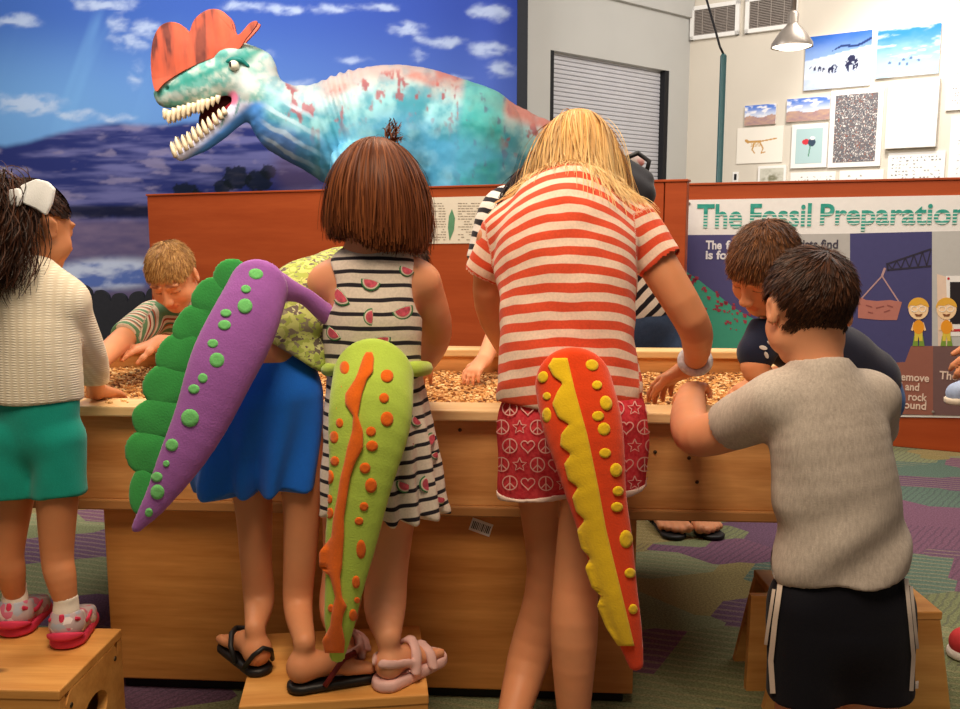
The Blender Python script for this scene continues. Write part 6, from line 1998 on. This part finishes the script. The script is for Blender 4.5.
# ---------------------------------------------------------------- person at the right edge carrying a toddler
def carrier():
    p = Person('person in grey leggings and red shoes at the right edge, holding a toddler', A(1.42, 2.32, 0), SK_MED)
    b = p.b; X = 1.58
    pel = A(X, 2.36, .88); ch = A(X + .02, 2.4, 1.28)
    b.chain([pel, ch], [.13, .13], .04, A(0, 1, 0), .75)
    h = Head(A(X + .03, 2.36, 1.58), A(-.3, -.9, -.2), .23); p.h = h; h.add(b, A(X + .02, 2.4, 1.42), .05)
    b.rc(A(X - .14, 2.4, 1.36), A(X + .18, 2.4, 1.36), .055, .055, .04)
    t = atz(956, 660, 0.0)
    for hx, heel, dd in ((-.08, t + A(.2, .1, .012), nrm(A(-.2, -.1, 0))), (.1, A(X + .16, 2.45, .012), nrm(A(-.1, -1, 0)))):
        b.chain([pel + A(hx, 0, -.05), pel + A(hx * 1.1, -.02, -.42), heel + A(0, 0, .09) + dd * .05], [.1, .065, .045], .02); foot(b, heel, dd, .23, toes=False)
        s = S(); s.rc(heel + dd * .05 + A(0, 0, .035), heel + dd * .19 + A(0, 0, .028), .045, .04, .02); s.plane(heel + A(0, 0, -.008), A(0, 0, -1)); s.plane(heel + A(0, 0, .062), A(0, 0, 1))
        sh = p.part('shoe', s, plain('red_canvas', c(196, 56, 60), .8), .006)
        s = S(); s.rc(heel + dd * .05 + A(0, 0, .0), heel + dd * .19 + A(0, 0, .0), .049, .044, .01).plane(heel + A(0, 0, .012), A(0, 0, 1)).plane(heel + A(0, 0, -.011), A(0, 0, -1)); sobj('sole', s, m_sole, sh, p.root['_w'], .006)
    w1 = at(970, 366, 2.2)
    b.chain([A(X - .15, 2.4, 1.36), A(X - .16, 2.3, 1.06), w1 + A(.1, .02, .03)], [.05, .042, .032], .02)
    hand(b, w1 + A(.1, .02, .03), A(-.95, -.1, -.35), A(.2, .6, -.6), 1, .16, .5)
    b.chain([A(X + .2, 2.4, 1.36), A(X + .26, 2.3, 1.08), A(X + .1, 2.16, 1.0)], [.05, .042, .03], .02); hand(b, A(X + .09, 2.15, 1.0), A(-1, -.1, .1), A(0, 1, 0), 1, .17, .4)
    p.body(.006, False)
    s = S(); s.chain([pel + A(0, 0, .02), ch], [.15, .148], .04, A(0, 1, 0), .8); s.rc(A(X - .12, 2.4, 1.36), A(X + .16, 2.4, 1.36), .07, .07, .04)
    s.rc(A(X - .15, 2.4, 1.36), A(X - .18, 2.38, 1.2), .068, .06, .02); s.rc(A(X + .2, 2.4, 1.36), A(X + .23, 2.35, 1.2), .068, .06, .02); s.plane(pel - A(0, 0, .08), A(0, 0, -1)); s.el(A(X + .02, 2.38, 1.46), .07, None, .01, True)
    p.part('shirt', s, fabric('slate_jersey', c(96, 108, 122)), .007, folds(.004, 30, 71))
    s = S(); s.chain([pel + A(0, 0, .06), pel - A(0, 0, .04)], [.145, .15], .04, A(0, 1, 0), .8)
    for hx, e in ((-.08, t + A(.16, .08, .16)), (.1, A(X + .15, 2.38, .16))): s.chain([pel + A(hx, 0, -.06), pel + A(hx * 1.1, -.02, -.42), e], [.115, .08, .06], .02)
    s.plane(A(0, 0, .16), A(0, 0, -1)); p.part('leggings', s, fabric('grey_leggings', c(70, 74, 84)), .007)
    hair_short(h, p.root, ca(70, 44, 28), ca(36, 22, 14), ca(110, 72, 46), 1200, .05, seed=17)
    # toddler on the hip: bare leg and blue-white shoe reach into view
    q_ = Person('toddler held at the right edge, small white and blue shoe hanging down', at(962, 405, 2.16), SK_FAIR)
    b = q_.b; tp = A(1.44, 2.12, 1.02); tc = tp + A(.04, .03, .2)
    b.chain([tp, tc], [.075, .075], .02)
    hh = Head(tc + A(.0, -.02, .2), A(-.4, -.9, 0), .18); q_.h = hh; hh.add(b, tc + A(0, 0, .08), .03)
    ank = at(982, 374, 2.15); ftip = at(962, 396, 2.12)
    b.chain([tp + A(-.03, -.03, -.02), A(1.34, 2.12, .92), ank], [.055, .042, .028], .012)
    dd = nrm(ftip - (ank + A(.02, 0, -.06))); heel = ank + A(.035, .01, -.05); foot(b, heel, nrm(A(-.9, -.15, -.12)), .12, toes=False)
    b.chain([tp + A(.05, -.04, -.02), A(1.56, 2.05, .95), A(1.58, 2.08, .82)], [.055, .042, .026], .012); foot(b, A(1.6, 2.1, .78), nrm(A(-.6, -.7, -.1)), .12, toes=False)
    for sx in (-1, 1): b.chain([tc + A(.08 * sx, 0, .04), tc + A(.12 * sx, -.02, -.06), tc + A(.09 * sx, -.1, -.1)], [.032, .028, .02], .012); hand(b, tc + A(.09 * sx, -.1, -.1), A(0, -1, -.3), A(0, 0, -1), sx, .09, .4)
    q_.body(.005)
    s = S(); s.chain([tp, tc], [.092, .09], .02); s.rc(tc + A(-.06, 0, .05), tc + A(.06, 0, .05), .045, .045, .02)
    for sx in (-1, 1): s.rc(tc + A(.08 * sx, 0, .04), tc + A(.11 * sx, -.015, -.03), .045, .042, .02)
    q_.part('romper', s, fabric('pale_blue_romper', c(170, 190, 214)), .006)
    for heel_, dd in ((heel, nrm(A(-.9, -.15, -.12))), (A(1.6, 2.1, .78), nrm(A(-.6, -.7, -.1)))):
        s = S(); s.rc(heel_ + dd * .03 + A(0, 0, .025), heel_ + dd * .095 + A(0, 0, .016), .03, .027, .015); s.plane(heel_ + A(0, 0, -.002), nrm(A(0, 0, -1) + dd * -.12)); s.plane(heel_ + A(0, 0, .045), A(0, 0, 1))
        sh = q_.part('shoe', s, plain('white_blue_canvas', c(168, 186, 222), .8, var=.2, sc=60), .004)
        s = S(); s.rc(heel_ + dd * .03, heel_ + dd * .095 + A(0, 0, -.0), .033, .03, .01).plane(heel_ + A(0, 0, .008), nrm(A(0, 0, 1) + dd * .12)).plane(heel_ + A(0, 0, -.009), nrm(A(0, 0, -1) - dd * .12)); sobj('sole', s, plain('cream_sole', c(226, 214, 196), .7), sh, q_.root['_w'], .004)
    hair_short(hh, q_.root, ca(150, 110, 66), ca(90, 60, 34), ca(190, 150, 96), 900, .025, seed=19)


carrier()
# ================================================================ felt costume tails
def felt(name, col): return fabric(name, col, .07, 35, 300, .6, .95, .3)


def tail(name, label, Y, pts, rs, sq, mat, belt, beltmat=None):
    t = wthing(name, label, 'costume tail', at(*pts[-1]), None)
    s = S(); P = ATS(pts)
    s.chain(P, [q(r, p[2]) for r, p in zip(rs, pts)], .03, A(0, 1, .15), sq)
    o = sobj('tail_body', s, mat, t, None, .0045, folds(.001, 40, 81))
    if belt is not None:
        k = S(); k.chain(ATS(belt[0]), [q(r, p[2]) for r, p in zip(belt[1], belt[0])], .02, A(0, 1, 0), .5)
        sobj('belt', k, beltmat or mat, t, None, .0045, folds(.002, 90, 83))
    return t, s, o


def dots(s, lst, name, mat, par, base, off=.0018):
    for d in lst:
        x, y, rx = d[:3]; ry = d[3] if len(d) > 3 else rx; ro = d[4] if len(d) > 4 else 0
        m = MB(); R_ = patch(s, x, y, rx, ry, ro, off)
        if R_ and R_[1]: m.add(*R_).build(name, mat, par, base, True)


# purple tail
m_pur = felt('purple_felt', c(178, 108, 198)); m_grn = felt('green_felt', c(62, 168, 82)); m_lg = felt('light_green_felt', c(128, 222, 132))
t, s, o = tail('costume_tail', 'purple felt dinosaur tail with green scalloped fin and light green dots', 1.6,
               [(258, 290, 1.58), (243, 325, 1.56), (220, 375, 1.55), (193, 435, 1.55), (160, 495, 1.56), (136, 528, 1.57)], [30, 34, 33, 26, 15, 5], .42, m_pur,
               ([(272, 284, 1.6), (298, 294, 1.63), (322, 310, 1.67), (345, 324, 1.74)], [16, 9, 10, 11]))
dots(s, [(256, 274, 7.5, 5.5, .1), (246, 289, 5, 4, .1), (245, 306, 7.5), (226, 313, 5.5, 4), (224.5, 325, 6.5, 5), (213, 343.5, 5.5, 4.5), (217, 360, 7.7), (203, 378, 5), (194, 389, 5.7, 4.7), (190, 418, 9), (172, 445, 6.3), (166.5, 463.5, 3.3), (157, 477, 5.6, 5), (157.5, 492, 7, 7.5), (149, 512.5, 4, 4.4)], 'felt_dot', m_lg, o, t['_w'])
for i, (x, y, rx, ry, ro) in enumerate(((222, 275, 19, 13, -.75), (207, 297, 23, 17, -.6), (192, 322, 27, 17, -.5), (176, 352, 28, 18, -.42), (163, 382, 28, 18, -.35), (151, 415, 27, 18, -.42), (141, 450, 24, 19, -.5), (134, 489, 13, 21, .15))):
    k = S(); Yd = 1.585; ca_, sa_ = math.cos(ro), math.sin(ro)
    ex = A(ca_, 0, -sa_); ez = A(sa_, 0, ca_)
    k.el(at(x + 8, y + 2, Yd), (q(rx * 1.1, Yd), .008, q(ry * 1.3, Yd)), np.array([ex, A(0, 1, 0), ez]))
    sobj('scalloped_fin', k, m_grn, t, None, .0045, folds(.0012, 110, 90 + i))

# lime tail
m_lime = felt('lime_felt', c(186, 216, 84)); m_or = felt('orange_felt', c(242, 112, 26))
t, s, o = tail('costume_tail', 'lime green felt dinosaur tail with an orange ridge and orange dots', 1.55,
               [(374, 378, 1.585), (370, 420, 1.54), (361, 480, 1.53), (350, 550, 1.54), (341, 610, 1.55), (337, 656, 1.57)], [41, 41, 33, 25, 18, 9], .45, m_lime,
               ([(326, 370, 1.70), (334, 370, 1.65), (352, 369, 1.62), (376, 369, 1.61), (402, 369, 1.62), (418, 369, 1.645), (427, 369, 1.70), (420, 368, 1.76)], [5, 6, 8, 9, 8, 8, 8, 8]))
dots(s, [(345, 368, 5, 7), (339, 389, 4, 5), (333, 409, 4.5, 6.5), (340, 423, 3.8, 5), (334.5, 437, 4.5, 6.5), (335, 461, 4.3, 5), (329.5, 477, 4.5, 7), (329.5, 499, 3, 4.5), (330, 513, 3.6, 5.5), (387, 376, 6.5), (384, 398, 5), (387, 419, 6.5, 7.5), (371, 431.5, 5), (372, 446, 6, 5.5), (365, 468, 5.5), (371, 485.5, 6, 7.5), (364, 506.5, 4.5), (359, 521, 4.5, 4), (361, 549, 5, 10), (356, 582, 4, 6.5), (357, 600, 3, 3), (353, 615, 4, 6), (331, 608, 3, 4)], 'felt_dot', m_or, o, t['_w'])
def strip(name, rows, sd, mat, par, th=.006, nu=9):
    """felt strip laid on a tail: rows of (photo y, left x, right x); overhanging edges keep the depth of the tail beside them"""
    rows = sorted(rows); ys = np.linspace(rows[0][0], rows[-1][0], 110)
    XL = np.interp(ys, [r_[0] for r_ in rows], [r_[1] for r_ in rows]); XR = np.interp(ys, [r_[0] for r_ in rows], [r_[2] for r_ in rows])
    gx_ = XL[:, None] + (XR - XL)[:, None] * np.linspace(0, 1, nu)[None]; gy_ = np.repeat(ys[:, None], nu, 1)
    P_, ok = sd.cast(gx_.ravel(), gy_.ravel()); ok = ok.reshape(gx_.shape); Yd = P_[:, 1].reshape(gx_.shape)
    for i in range(len(ys)):
        g = np.where(ok[i])[0]
        if len(g) == 0: Yd[i] = Yd[i - 1]; continue
        Yd[i] = np.interp(np.arange(nu), g, Yd[i][g])
    Yd = np.minimum(Yd, np.median(Yd, axis=1)[:, None] + .02)
    prof = th * np.sin(np.linspace(.25, math.pi - .25, nu)) ** .4
    F_ = np.array([[at(gx_[i, j], gy_[i, j], Yd[i, j] - prof[j]) for j in range(nu)] for i in range(len(ys))])
    B_ = np.array([[at(gx_[i, j], gy_[i, j], Yd[i, j] + .002) for j in range(nu)] for i in range(len(ys))])
    n0 = len(ys) * nu; ix = np.arange(n0).reshape(len(ys), nu)
    Qf = np.stack([ix[:-1, :-1], ix[1:, :-1], ix[1:, 1:], ix[:-1, 1:]], -1).reshape(-1, 4)
    ed_ = np.concatenate([ix[0, :], ix[1:, -1], ix[-1, -2::-1], ix[-2:0:-1, 0]]); nx_ = np.roll(ed_, -1)
    Qs = np.stack([ed_, nx_, nx_ + n0, ed_ + n0], -1)
    return mobj(name, np.concatenate([F_.reshape(-1, 3), B_.reshape(-1, 3)]), [Qf, Qf[:, ::-1] + n0, Qs], mat, par)


strip('orange_ridge', [(352, 366, 372), (357, 363, 374), (372, 358, 373), (379, 355, 367), (394, 345, 362), (404, 345, 360), (416, 353, 358), (431, 352, 363), (448, 347, 363), (463, 344, 355), (478, 340, 350), (498, 337, 347), (518, 333, 344), (537, 331, 344), (552, 319, 343), (567, 319, 342), (577, 330, 340), (597, 335, 342), (606, 333, 347), (616, 331, 343), (626, 330, 342), (641, 322, 345), (653, 325, 344)], s, m_or, t, .008)

# orange tail
m_red = felt('orange_red_felt', c(238, 72, 24)); m_yel = felt('yellow_felt', c(250, 206, 34))
t, s, o = tail('costume_tail', 'orange red felt dinosaur tail with yellow stripe and yellow dots', 1.6,
               [(573, 384, 1.625), (583, 425, 1.6), (593, 475, 1.59), (607, 540, 1.59), (622, 605, 1.59), (636, 664, 1.6)], [39, 40, 34, 26, 19, 9], .45, m_red,
               None)
dots(s, [(592, 365, 6.5, 5.5, .4), (597, 385, 5, 4.5), (606, 403, 6, 7.5, -.3), (598, 416, 6, 5), (604, 429, 6.3, 6.5), (605, 453, 6, 5), (616, 470, 6, 7), (618, 491, 5.5, 5), (617, 507, 6, 5), (626, 539, 6.5, 9), (630, 573, 5.5, 5), (633, 609, 4.5, 5), (543, 377, 5, 6, .4), (547, 396, 4, 4), (547, 415, 4.5, 7.5)], 'felt_dot', m_yel, o, t['_w'])
# yellow stripe with a scalloped left side, lying on the tail
rt = [(566, 352), (575, 390), (588, 437), (598, 485), (607, 533), (621, 590), (635, 648)]
lf = [(553, 358), (548, 366), (553, 376), (563, 383), (557, 392), (552, 404), (558, 418), (569, 424), (561, 434), (560, 446), (571, 454), (564, 464), (568, 480), (578, 487), (572, 497), (576, 512), (585, 520), (577, 530), (581, 548), (590, 558), (585, 568), (592, 588), (601, 596), (597, 606), (606, 628), (618, 646)]
lfs = sorted((p_[1], p_[0]) for p_ in lf)
strip('yellow_stripe', [(y, x, float(np.interp(y, [p_[1] for p_ in rt], [p_[0] for p_ in rt]))) for y, x in lfs], s, m_yel, t, .006)
# ================================================================ crested dinosaur model
def dino():
    Y = 7.0
    t = wthing('dinosaur_model', 'life size teal and white crested dinosaur model with open toothy mouth', 'dinosaur model', A(at(430, 200, Y)[0], Y, 0))
    s = S(); Q = lambda r: q(r, Y)
    hy = A(0, 1, 0)
    # body, hips and tail
    s.chain(ATS([(292, 122, 6.75), (325, 130, 6.8), (365, 134, 6.9), (410, 136, 7.0), (455, 142, 7.05)]), [Q(31), Q(40), Q(60), Q(66), Q(58)], .1, hy, .8)
    s.chain(ATS([(470, 140, 7.05), (505, 138, 7.1), (545, 142, 7.2), (600, 152, 7.25), (640, 162, 7.3)]), [Q(50), Q(33), Q(21), Q(12), Q(5)], .1, hy, .85)
    # neck
    s.chain(ATS([(250, 84, 6.68), (268, 104, 6.68), (292, 124, 6.75), (330, 130, 6.82)]), [Q(23), Q(24), Q(30), Q(40)], .08, hy, .8)
    # thigh, shank and feet, fore limb
    for dy, dx in ((-.28, 0), (.34, -18)):
        s.chain([at(476 + dx, 135, 7.0 + dy), at(466 + dx, 205, 6.95 + dy)], [Q(44), Q(32)], .08)
        kx = at(466 + dx, 205, 6.95 + dy); hk = A(kx[0] + .32, kx[1], .62); an = A(kx[0] + .02, kx[1], .16)
        s.chain([kx, hk, an], [Q(30), Q(14), Q(11)], .05)
        for a in (-.5, 0, .5): s.rc(an - A(0, 0, .04), A(an[0] - .38 * math.cos(a), an[1] + .3 * math.sin(a), .05), Q(9), Q(5), .03)
        sh = at(352, 165, 6.75 + dy); el_ = A(sh[0] + .16, sh[1], sh[2] - .34); wr = A(sh[0] - .14, sh[1], sh[2] - .52)
        s.chain([sh, el_, wr], [Q(20), Q(11), Q(8)], .05)
        for a in (-.06, 0, .06): s.rc(wr, wr + A(-.13, a, -.1), Q(4), Q(2), .02)
    # skull: upper jaw and cranium
    s.chain(ATS([(253, 72, 6.68), (232, 74, 6.66), (205, 84, 6.65), (176, 92, 6.65), (166, 95, 6.65)]), [Q(22), Q(24), Q(21), Q(15), Q(11)], .05, hy, .72)
    s.el(at(236, 58, 6.66), (Q(20), .13, Q(13)), None, .05)
    # lower jaw
    s.chain(ATS([(252, 97, 6.67), (230, 118, 6.66), (205, 140, 6.65), (181, 154, 6.65)]), [Q(14), Q(11), Q(9), Q(6.5)], .04, hy, 1.0)
    # mouth cavity
    s.el(at(203, 122, 6.65), (Q(44), .085, Q(10)), np.array([nrm(A(.8, 0, .62)), hy, nrm(A(-.62, 0, .8))]), .03, True)
    s.el(at(196, 126, 6.65), (Q(34), .3, Q(7)), np.array([nrm(A(.8, 0, .62)), hy, nrm(A(-.62, 0, .8))]), .03, True)
    # eye sockets and nostril
    for sg_ in (-1, 1):
        s.el(at(233, 66, 6.66 + .16 * sg_), (Q(6), .05, Q(5)), None, .02, True)
        s.el(at(166, 88, 6.65 + .08 * sg_), (Q(2.2), .03, Q(1.8)), None, .01, True)
    def wr_(P):
        n = .012 * (fbm(P[:, 0] * 14 + 40, P[:, 2] * 14, 91, 3) - .45)
        nk = np.exp(-((P[:, 0] - at(345, 120, 7)[0]) / .16) ** 2)
        return n + .007 * nk * np.sin(85 * P[:, 0] + 30 * P[:, 2])
    def paint(V):
        d = V - A(0, 0, CAMZ); dy = d[:, 1] * CP - d[:, 2] * SP; dz = d[:, 1] * SP + d[:, 2] * CP
        X = 480 + FPX * d[:, 0] / dy; Yp = 354.5 - FPX * dz / dy     # paint scheme laid out on the model's side view
        n1 = fbm(X / 16, Yp / 16, 5); n2 = fbm(X / 7, Yp / 9, 9); n3 = fbm(X / 30, Yp / 22, 12)
        teal = lerp3(ca(64, 146, 160), ca(140, 194, 194), sst(.35, .65, n1))
        cc = teal
        top = np.interp(X, [240, 262, 300, 335, 365, 400, 450, 490, 510, 545, 640], [40, 60, 90, 88, 72, 68, 82, 98, 110, 122, 158])
        dp = Yp - top
        white = sst(34, 6, dp + 22 * (n3 - .5)); cc = lerp3(cc, ca(186, 186, 176), white * (.45 + .5 * sst(.3, .6, n2)))
        spots = sst(.5, .6, fbm(X / 6 + 3, Yp / 12, 21, 3)) * sst(66, 20, dp) * sst(-2, 6, dp) * (X > 285)
        cc = lerp3(cc, ca(150, 72, 76), spots * .9)
        ridge = sst(13, 2, dp + 8 * (n2 - .5)) * sst(305, 350, X); cc = lerp3(cc, ca(196, 110, 94), ridge * (.35 + .5 * sst(.35, .6, n3)))
        leg = sst(.3, .6, np.exp(-((X - 480 + .1 * (Yp - 140)) / 24) ** 2)); cc = lerp3(cc, lerp3(ca(36, 150, 150), ca(70, 190, 176), n2), leg * .8)
        lspot = sst(.57, .64, fbm(X / 6, Yp / 11, 33, 3)) * sst(445, 465, X) * sst(515, 500, X); cc = lerp3(cc, ca(90, 76, 110), lspot * .6)
        bl = sst(30, 62, dp) * sst(0.3, .7, n3 + .1) * (X > 320); cc = lerp3(cc, ca(92, 170, 214), bl * .6)
        # neck bands
        nk = sst(300, 285, X) + sst(330, 300, X) * .6; und = sst(128, 150, Yp + .25 * (330 - X)); cc = lerp3(cc, ca(96, 130, 200), np.clip(nk, 0, 1) * und * .8)
        st = sst(.35, .8, np.sin((Yp - .55 * (X - 250)) / 2.6 + 3 * n1)) * np.clip(nk, 0, 1) * sst(96, 110, Yp); cc = lerp3(cc, ca(206, 224, 230), st * .6)
        # head
        hd = sst(272, 256, X)
        hc = lerp3(ca(96, 156, 142), ca(176, 184, 168), sst(.3, .6, n2)); hc = lerp3(hc, ca(44, 128, 112), sst(.52, .66, fbm(X / 5, Yp / 5, 77)) * .6); hc = lerp3(hc, ca(196, 176, 164), sst(.56, .7, n1) * .5)
        hc = lerp3(hc, ca(10, 112, 100), np.exp(-((X - 240) / 14) ** 2 - ((Yp - 58) / 8) ** 2)); hc = lerp3(hc, ca(24, 130, 112), np.exp(-((Yp - (92 - .42 * (X - 160))) / 4) ** 2) * .8)
        hc = lerp3(hc, ca(224, 220, 212), np.exp(-((X - 246) / 12) ** 2 - ((Yp - 82) / 12) ** 2) * .9)
        lip = np.exp(-((Yp - (113 - .2 * (X - 165))) / 3.5) ** 2) * (X < 240); hc = lerp3(hc, ca(120, 116, 150), lip * .8)
        jaw = Yp > (104 + .0 * X) ; jd = Yp - (164 - .86 * (X - 172))
        jc = lerp3(ca(206, 204, 220), ca(84, 146, 216), sst(2, 12, jd)); jc = lerp3(jc, ca(40, 120, 110), sst(.6, .9, np.sin((X + Yp * .3) / 1.7)) * sst(-12, -4, jd) * sst(8, 3, jd) * (X > 212) * .8)
        jw = sst(-22, -14, jd) * sst(98, 106, Yp); hc = lerp3(hc, jc, jw)
        cc = lerp3(cc, hc, hd)
        # mouth lining
        ym = Y - .35
        inn = (np.abs(V[:, 1] - 6.65) < .1) & (s_in(V) < .006)
        cc = np.where(inn[:, None], lerp3(ca(120, 18, 24), ca(170, 40, 50), n1), cc)
        gum = np.exp(-((X - 233) / 7) ** 2 - ((Yp - 98) / 10) ** 2); cc = lerp3(cc, ca(216, 110, 140), sst(.4, .8, gum) * .9)
        return np.clip(cc, 0, 1)
    cav = S(); R_ = np.array([nrm(A(.8, 0, .62)), hy, nrm(A(-.62, 0, .8))])
    cav.el(at(203, 122, 6.65), (Q(44), .085, Q(10)), R_); 
    s_in = lambda V: cav.ev(V)
    sobj('body', s, attrmat('dinosaur_paint', .5, .35, .25, 60), t, None, .0105, wr_, None, paint)
    # tongue and dark throat
    k = S(); k.chain(ATS([(236, 108, 6.65), (214, 126, 6.65), (194, 143, 6.65)]), [Q(7), Q(6), Q(3)], .03, hy, 1.2); sobj('tongue', k, plain('tongue_red', c(140, 26, 34), .4, .4), t, None, .008)
    k = S(); k.el(at(222, 110, 6.72), (Q(26), .05, Q(14)), R_); sobj('throat', k, plain('throat_dark', c(70, 12, 16), .6, .2), t, None, .01)
    # paired crest: two thin fans
    m_cr = NT('crest_orange'); v = m_cr.obj()
    w_ = m_cr.noise(m_cr.mapped(v, (9, 9, 1.1), (0, .3, 0)), 1.0, 3, .55)
    lo_ = m_cr.noise(v, 5, 3)
    ccr = m_cr.ramp(w_, [(.36, c(92, 44, 38)), (.42, c(166, 74, 52)), (.5, c(190, 82, 54)), (.7, c(200, 96, 64))])
    ccr = m_cr.mix(m_cr.ramp(lo_, [(.4, (0, 0, 0, 1)), (.7, (.5, .5, .5, 1))]), ccr, c(204, 104, 78))
    mt = m_cr.done(ccr, .6, .25)
    front = [(157, 92), (153, 80), (152, 60), (155, 42), (162, 29), (172, 24), (183, 26), (190, 33), (192, 33), (197, 22), (206, 14), (216, 11), (226, 14), (233, 22), (236, 33), (241, 36), (252, 25), (259, 23), (258, 28), (247, 41), (240, 50), (222, 56), (200, 64), (180, 74), (165, 84)]
    fp = np.array(front, float); nf = len(fp); sm = []
    for i in range(nf):
        p0, p1, p2, p3 = fp[i - 1], fp[i], fp[(i + 1) % nf], fp[(i + 2) % nf]
        for tq in (0, .25, .5, .75): sm.append(tuple(.5 * (2 * p1 + (p2 - p0) * tq + (2 * p0 - 5 * p1 + 4 * p2 - p3) * tq ** 2 + (3 * p1 - p0 - 3 * p2 + p3) * tq ** 3)))
    front = sm
    for dy in (-.075, .075):
        m = MB(); m.poly([at(x, y, 6.655 + dy) + A(0, .045 * dy / .075 * sst(70, 15, y), 0) for x, y in front], A(0, -1, 0), .022)
        o = m.build('crest', mt, t)
        md = o.modifiers.new('soft_edge', 'BEVEL'); md.width = .01; md.segments = 3; md.limit_method = 'ANGLE'
    # eyes
    for sg_ in (-1, 1):
        k = S(); k.el(at(234, 65.5, 6.66 + .135 * sg_), Q(4.8)); e = sobj('eye', k, plain('eye_amber', c(214, 206, 180), .15, .6), t, None, .005)
        k = S(); pp = at(233.2, 65, 6.66 + .135 * sg_) + A(-.012, Q(4.0) * sg_, 0); k.el(pp, (Q(1.3), Q(1.4), Q(2.6))); sobj('pupil', k, m_black, e, t['_w'], .004)
        k = S(); k.chain([at(224, 64, 6.66 + .11 * sg_), at(231, 60, 6.66 + .13 * sg_), at(240, 60, 6.66 + .135 * sg_), at(248, 66, 6.66 + .12 * sg_)], [Q(1.4), Q(2.2), Q(2.4), Q(1.5)], .02); sobj('brow_ridge', k, plain('brow_green', c(16, 110, 98), .5), t, None, .006)
    # teeth
    m_t = plain('tooth_ivory', c(232, 208, 168), .35, .5, var=.12, sc=30)
    def tooth(base, dirv, L, r):
        m = MB(); b0 = np.asarray(base); d = nrm(dirv)
        pts = [b0 - d * L * .25, b0 + d * L * .25, b0 + d * L * .7, b0 + d * L + A(.006, 0, 0)]
        m.tube(pts, np.array([r, r, r * .72, r * .16]), 8); o = m.build('tooth', m_t, t, None, True)
    up = [(165, 111, 8), (169, 113, 10), (174, 111, 11), (179, 109, 11), (184, 108, 10), (189, 106, 10), (194, 105, 8), (199, 103, 10), (203, 102, 10), (208, 101, 8), (213, 99, 7), (218, 97, 6)]
    lo = [(175, 154, 12), (180, 150, 13), (186, 147, 12), (191, 144, 12), (196, 139, 12), (201, 135, 11), (206, 131, 11), (211, 127, 10), (216, 122, 9), (221, 117, 8), (225, 113, 6)]
    for dy in (-1, 1):
        for i, (x, y, L) in enumerate(up):
            wd = .06 + .055 * i / 11; tooth(at(x + (2 if dy > 0 else 0), y, 6.65 + wd * dy), A(-.15, 0, -1), Q(L), Q(2.3))
        for i, (x, y, L) in enumerate(lo):
            wd = .045 + .055 * i / 10; tooth(at(x + (2 if dy > 0 else 0), y, 6.655 + wd * dy), A(-.35, 0, 1), Q(L), Q(2.5))
    return t


dino()
# ================================================================ camera and light
cam = bpy.data.cameras.new('camera'); co = bpy.data.objects.new('camera', cam); COL.objects.link(co)
co.location = (0, 0, CAMZ); co.rotation_euler = (math.pi / 2 - PIT, 0, 0)
cam.sensor_width = 36; cam.lens = 36 * FPX / 960; cam.clip_start = .05
SC.camera = co


def area(name, loc, tgt, size, power, col=(1, 1, 1), sy=None):
    l = bpy.data.lights.new(name, 'AREA'); l.energy = power; l.color = col; l.size = size
    if sy: l.shape = 'RECTANGLE'; l.size_y = sy
    o = bpy.data.objects.new(name, l); COL.objects.link(o); o.location = loc
    o.rotation_euler = (Vector(tgt) - Vector(loc)).to_track_quat('-Z', 'Y').to_euler(); return o


def spot(name, loc, tgt, power, angle, blend=.5, col=(1, 1, 1), rad=.05):
    l = bpy.data.lights.new(name, 'SPOT'); l.energy = power; l.color = col; l.spot_size = math.radians(angle); l.spot_blend = blend; l.shadow_soft_size = rad
    o = bpy.data.objects.new(name, l); COL.objects.link(o); o.location = loc
    o.rotation_euler = (Vector(tgt) - Vector(loc)).to_track_quat('-Z', 'Y').to_euler(); return o


WARM = (1, .80, .58); NEUT = (1, .92, .84); COOL = (.86, .93, 1)
area('ceiling_light_front', (-.2, .55, 3.1), (-.05, 2.1, .7), 1.0, 72, WARM)
area('ceiling_light_tray', (-.1, 2.9, 3.1), (0, 2.5, .6), 1.2, 42, WARM)
area('track_light_mural', (-2.0, 5.2, 3.9), (-2.2, 8, 1.7), 2.6, 150, (1, .97, .93), .5)
area('track_light_partition', (.4, 3.4, 3.2), (.6, 5.2, 1.0), 1.6, 34, NEUT)
area('ceiling_light_left', (-2.3, 3.5, 3.2), (-1.7, 3.5, 0), 1.2, 45, NEUT)
area('ceiling_light_right', (2.1, 3.3, 3.2), (1.7, 3.4, 0), 1.2, 38, NEUT)
area('ceiling_light_back', (2.8, 6.0, 3.9), (3.2, 8, 1.8), 1.2, 90, NEUT)
spot('pendant_spot', tuple(Pl - A(0, 0, .06)), tuple(Pl + A(.3, .6, -2)), 40, 150, .8, (1, .84, .62))
pw = rw(905, 115)
spot('track_spot_wall', tuple(pw + NR * 1.5 + A(0, 0, 1.7)), tuple(pw), 200, 64, .9, (1, .95, .88), .08)
w = bpy.data.worlds.new('room_ambient'); SC.world = w; w.use_nodes = True
bg = w.node_tree.nodes['Background']; bg.inputs[0].default_value = (1, .86, .72, 1); bg.inputs[1].default_value = .12
SC.view_settings.view_transform = 'Standard'; SC.view_settings.look = 'None'; SC.view_settings.exposure = 0.0; SC.view_settings.gamma = 1
SC.cycles.use_denoising = True
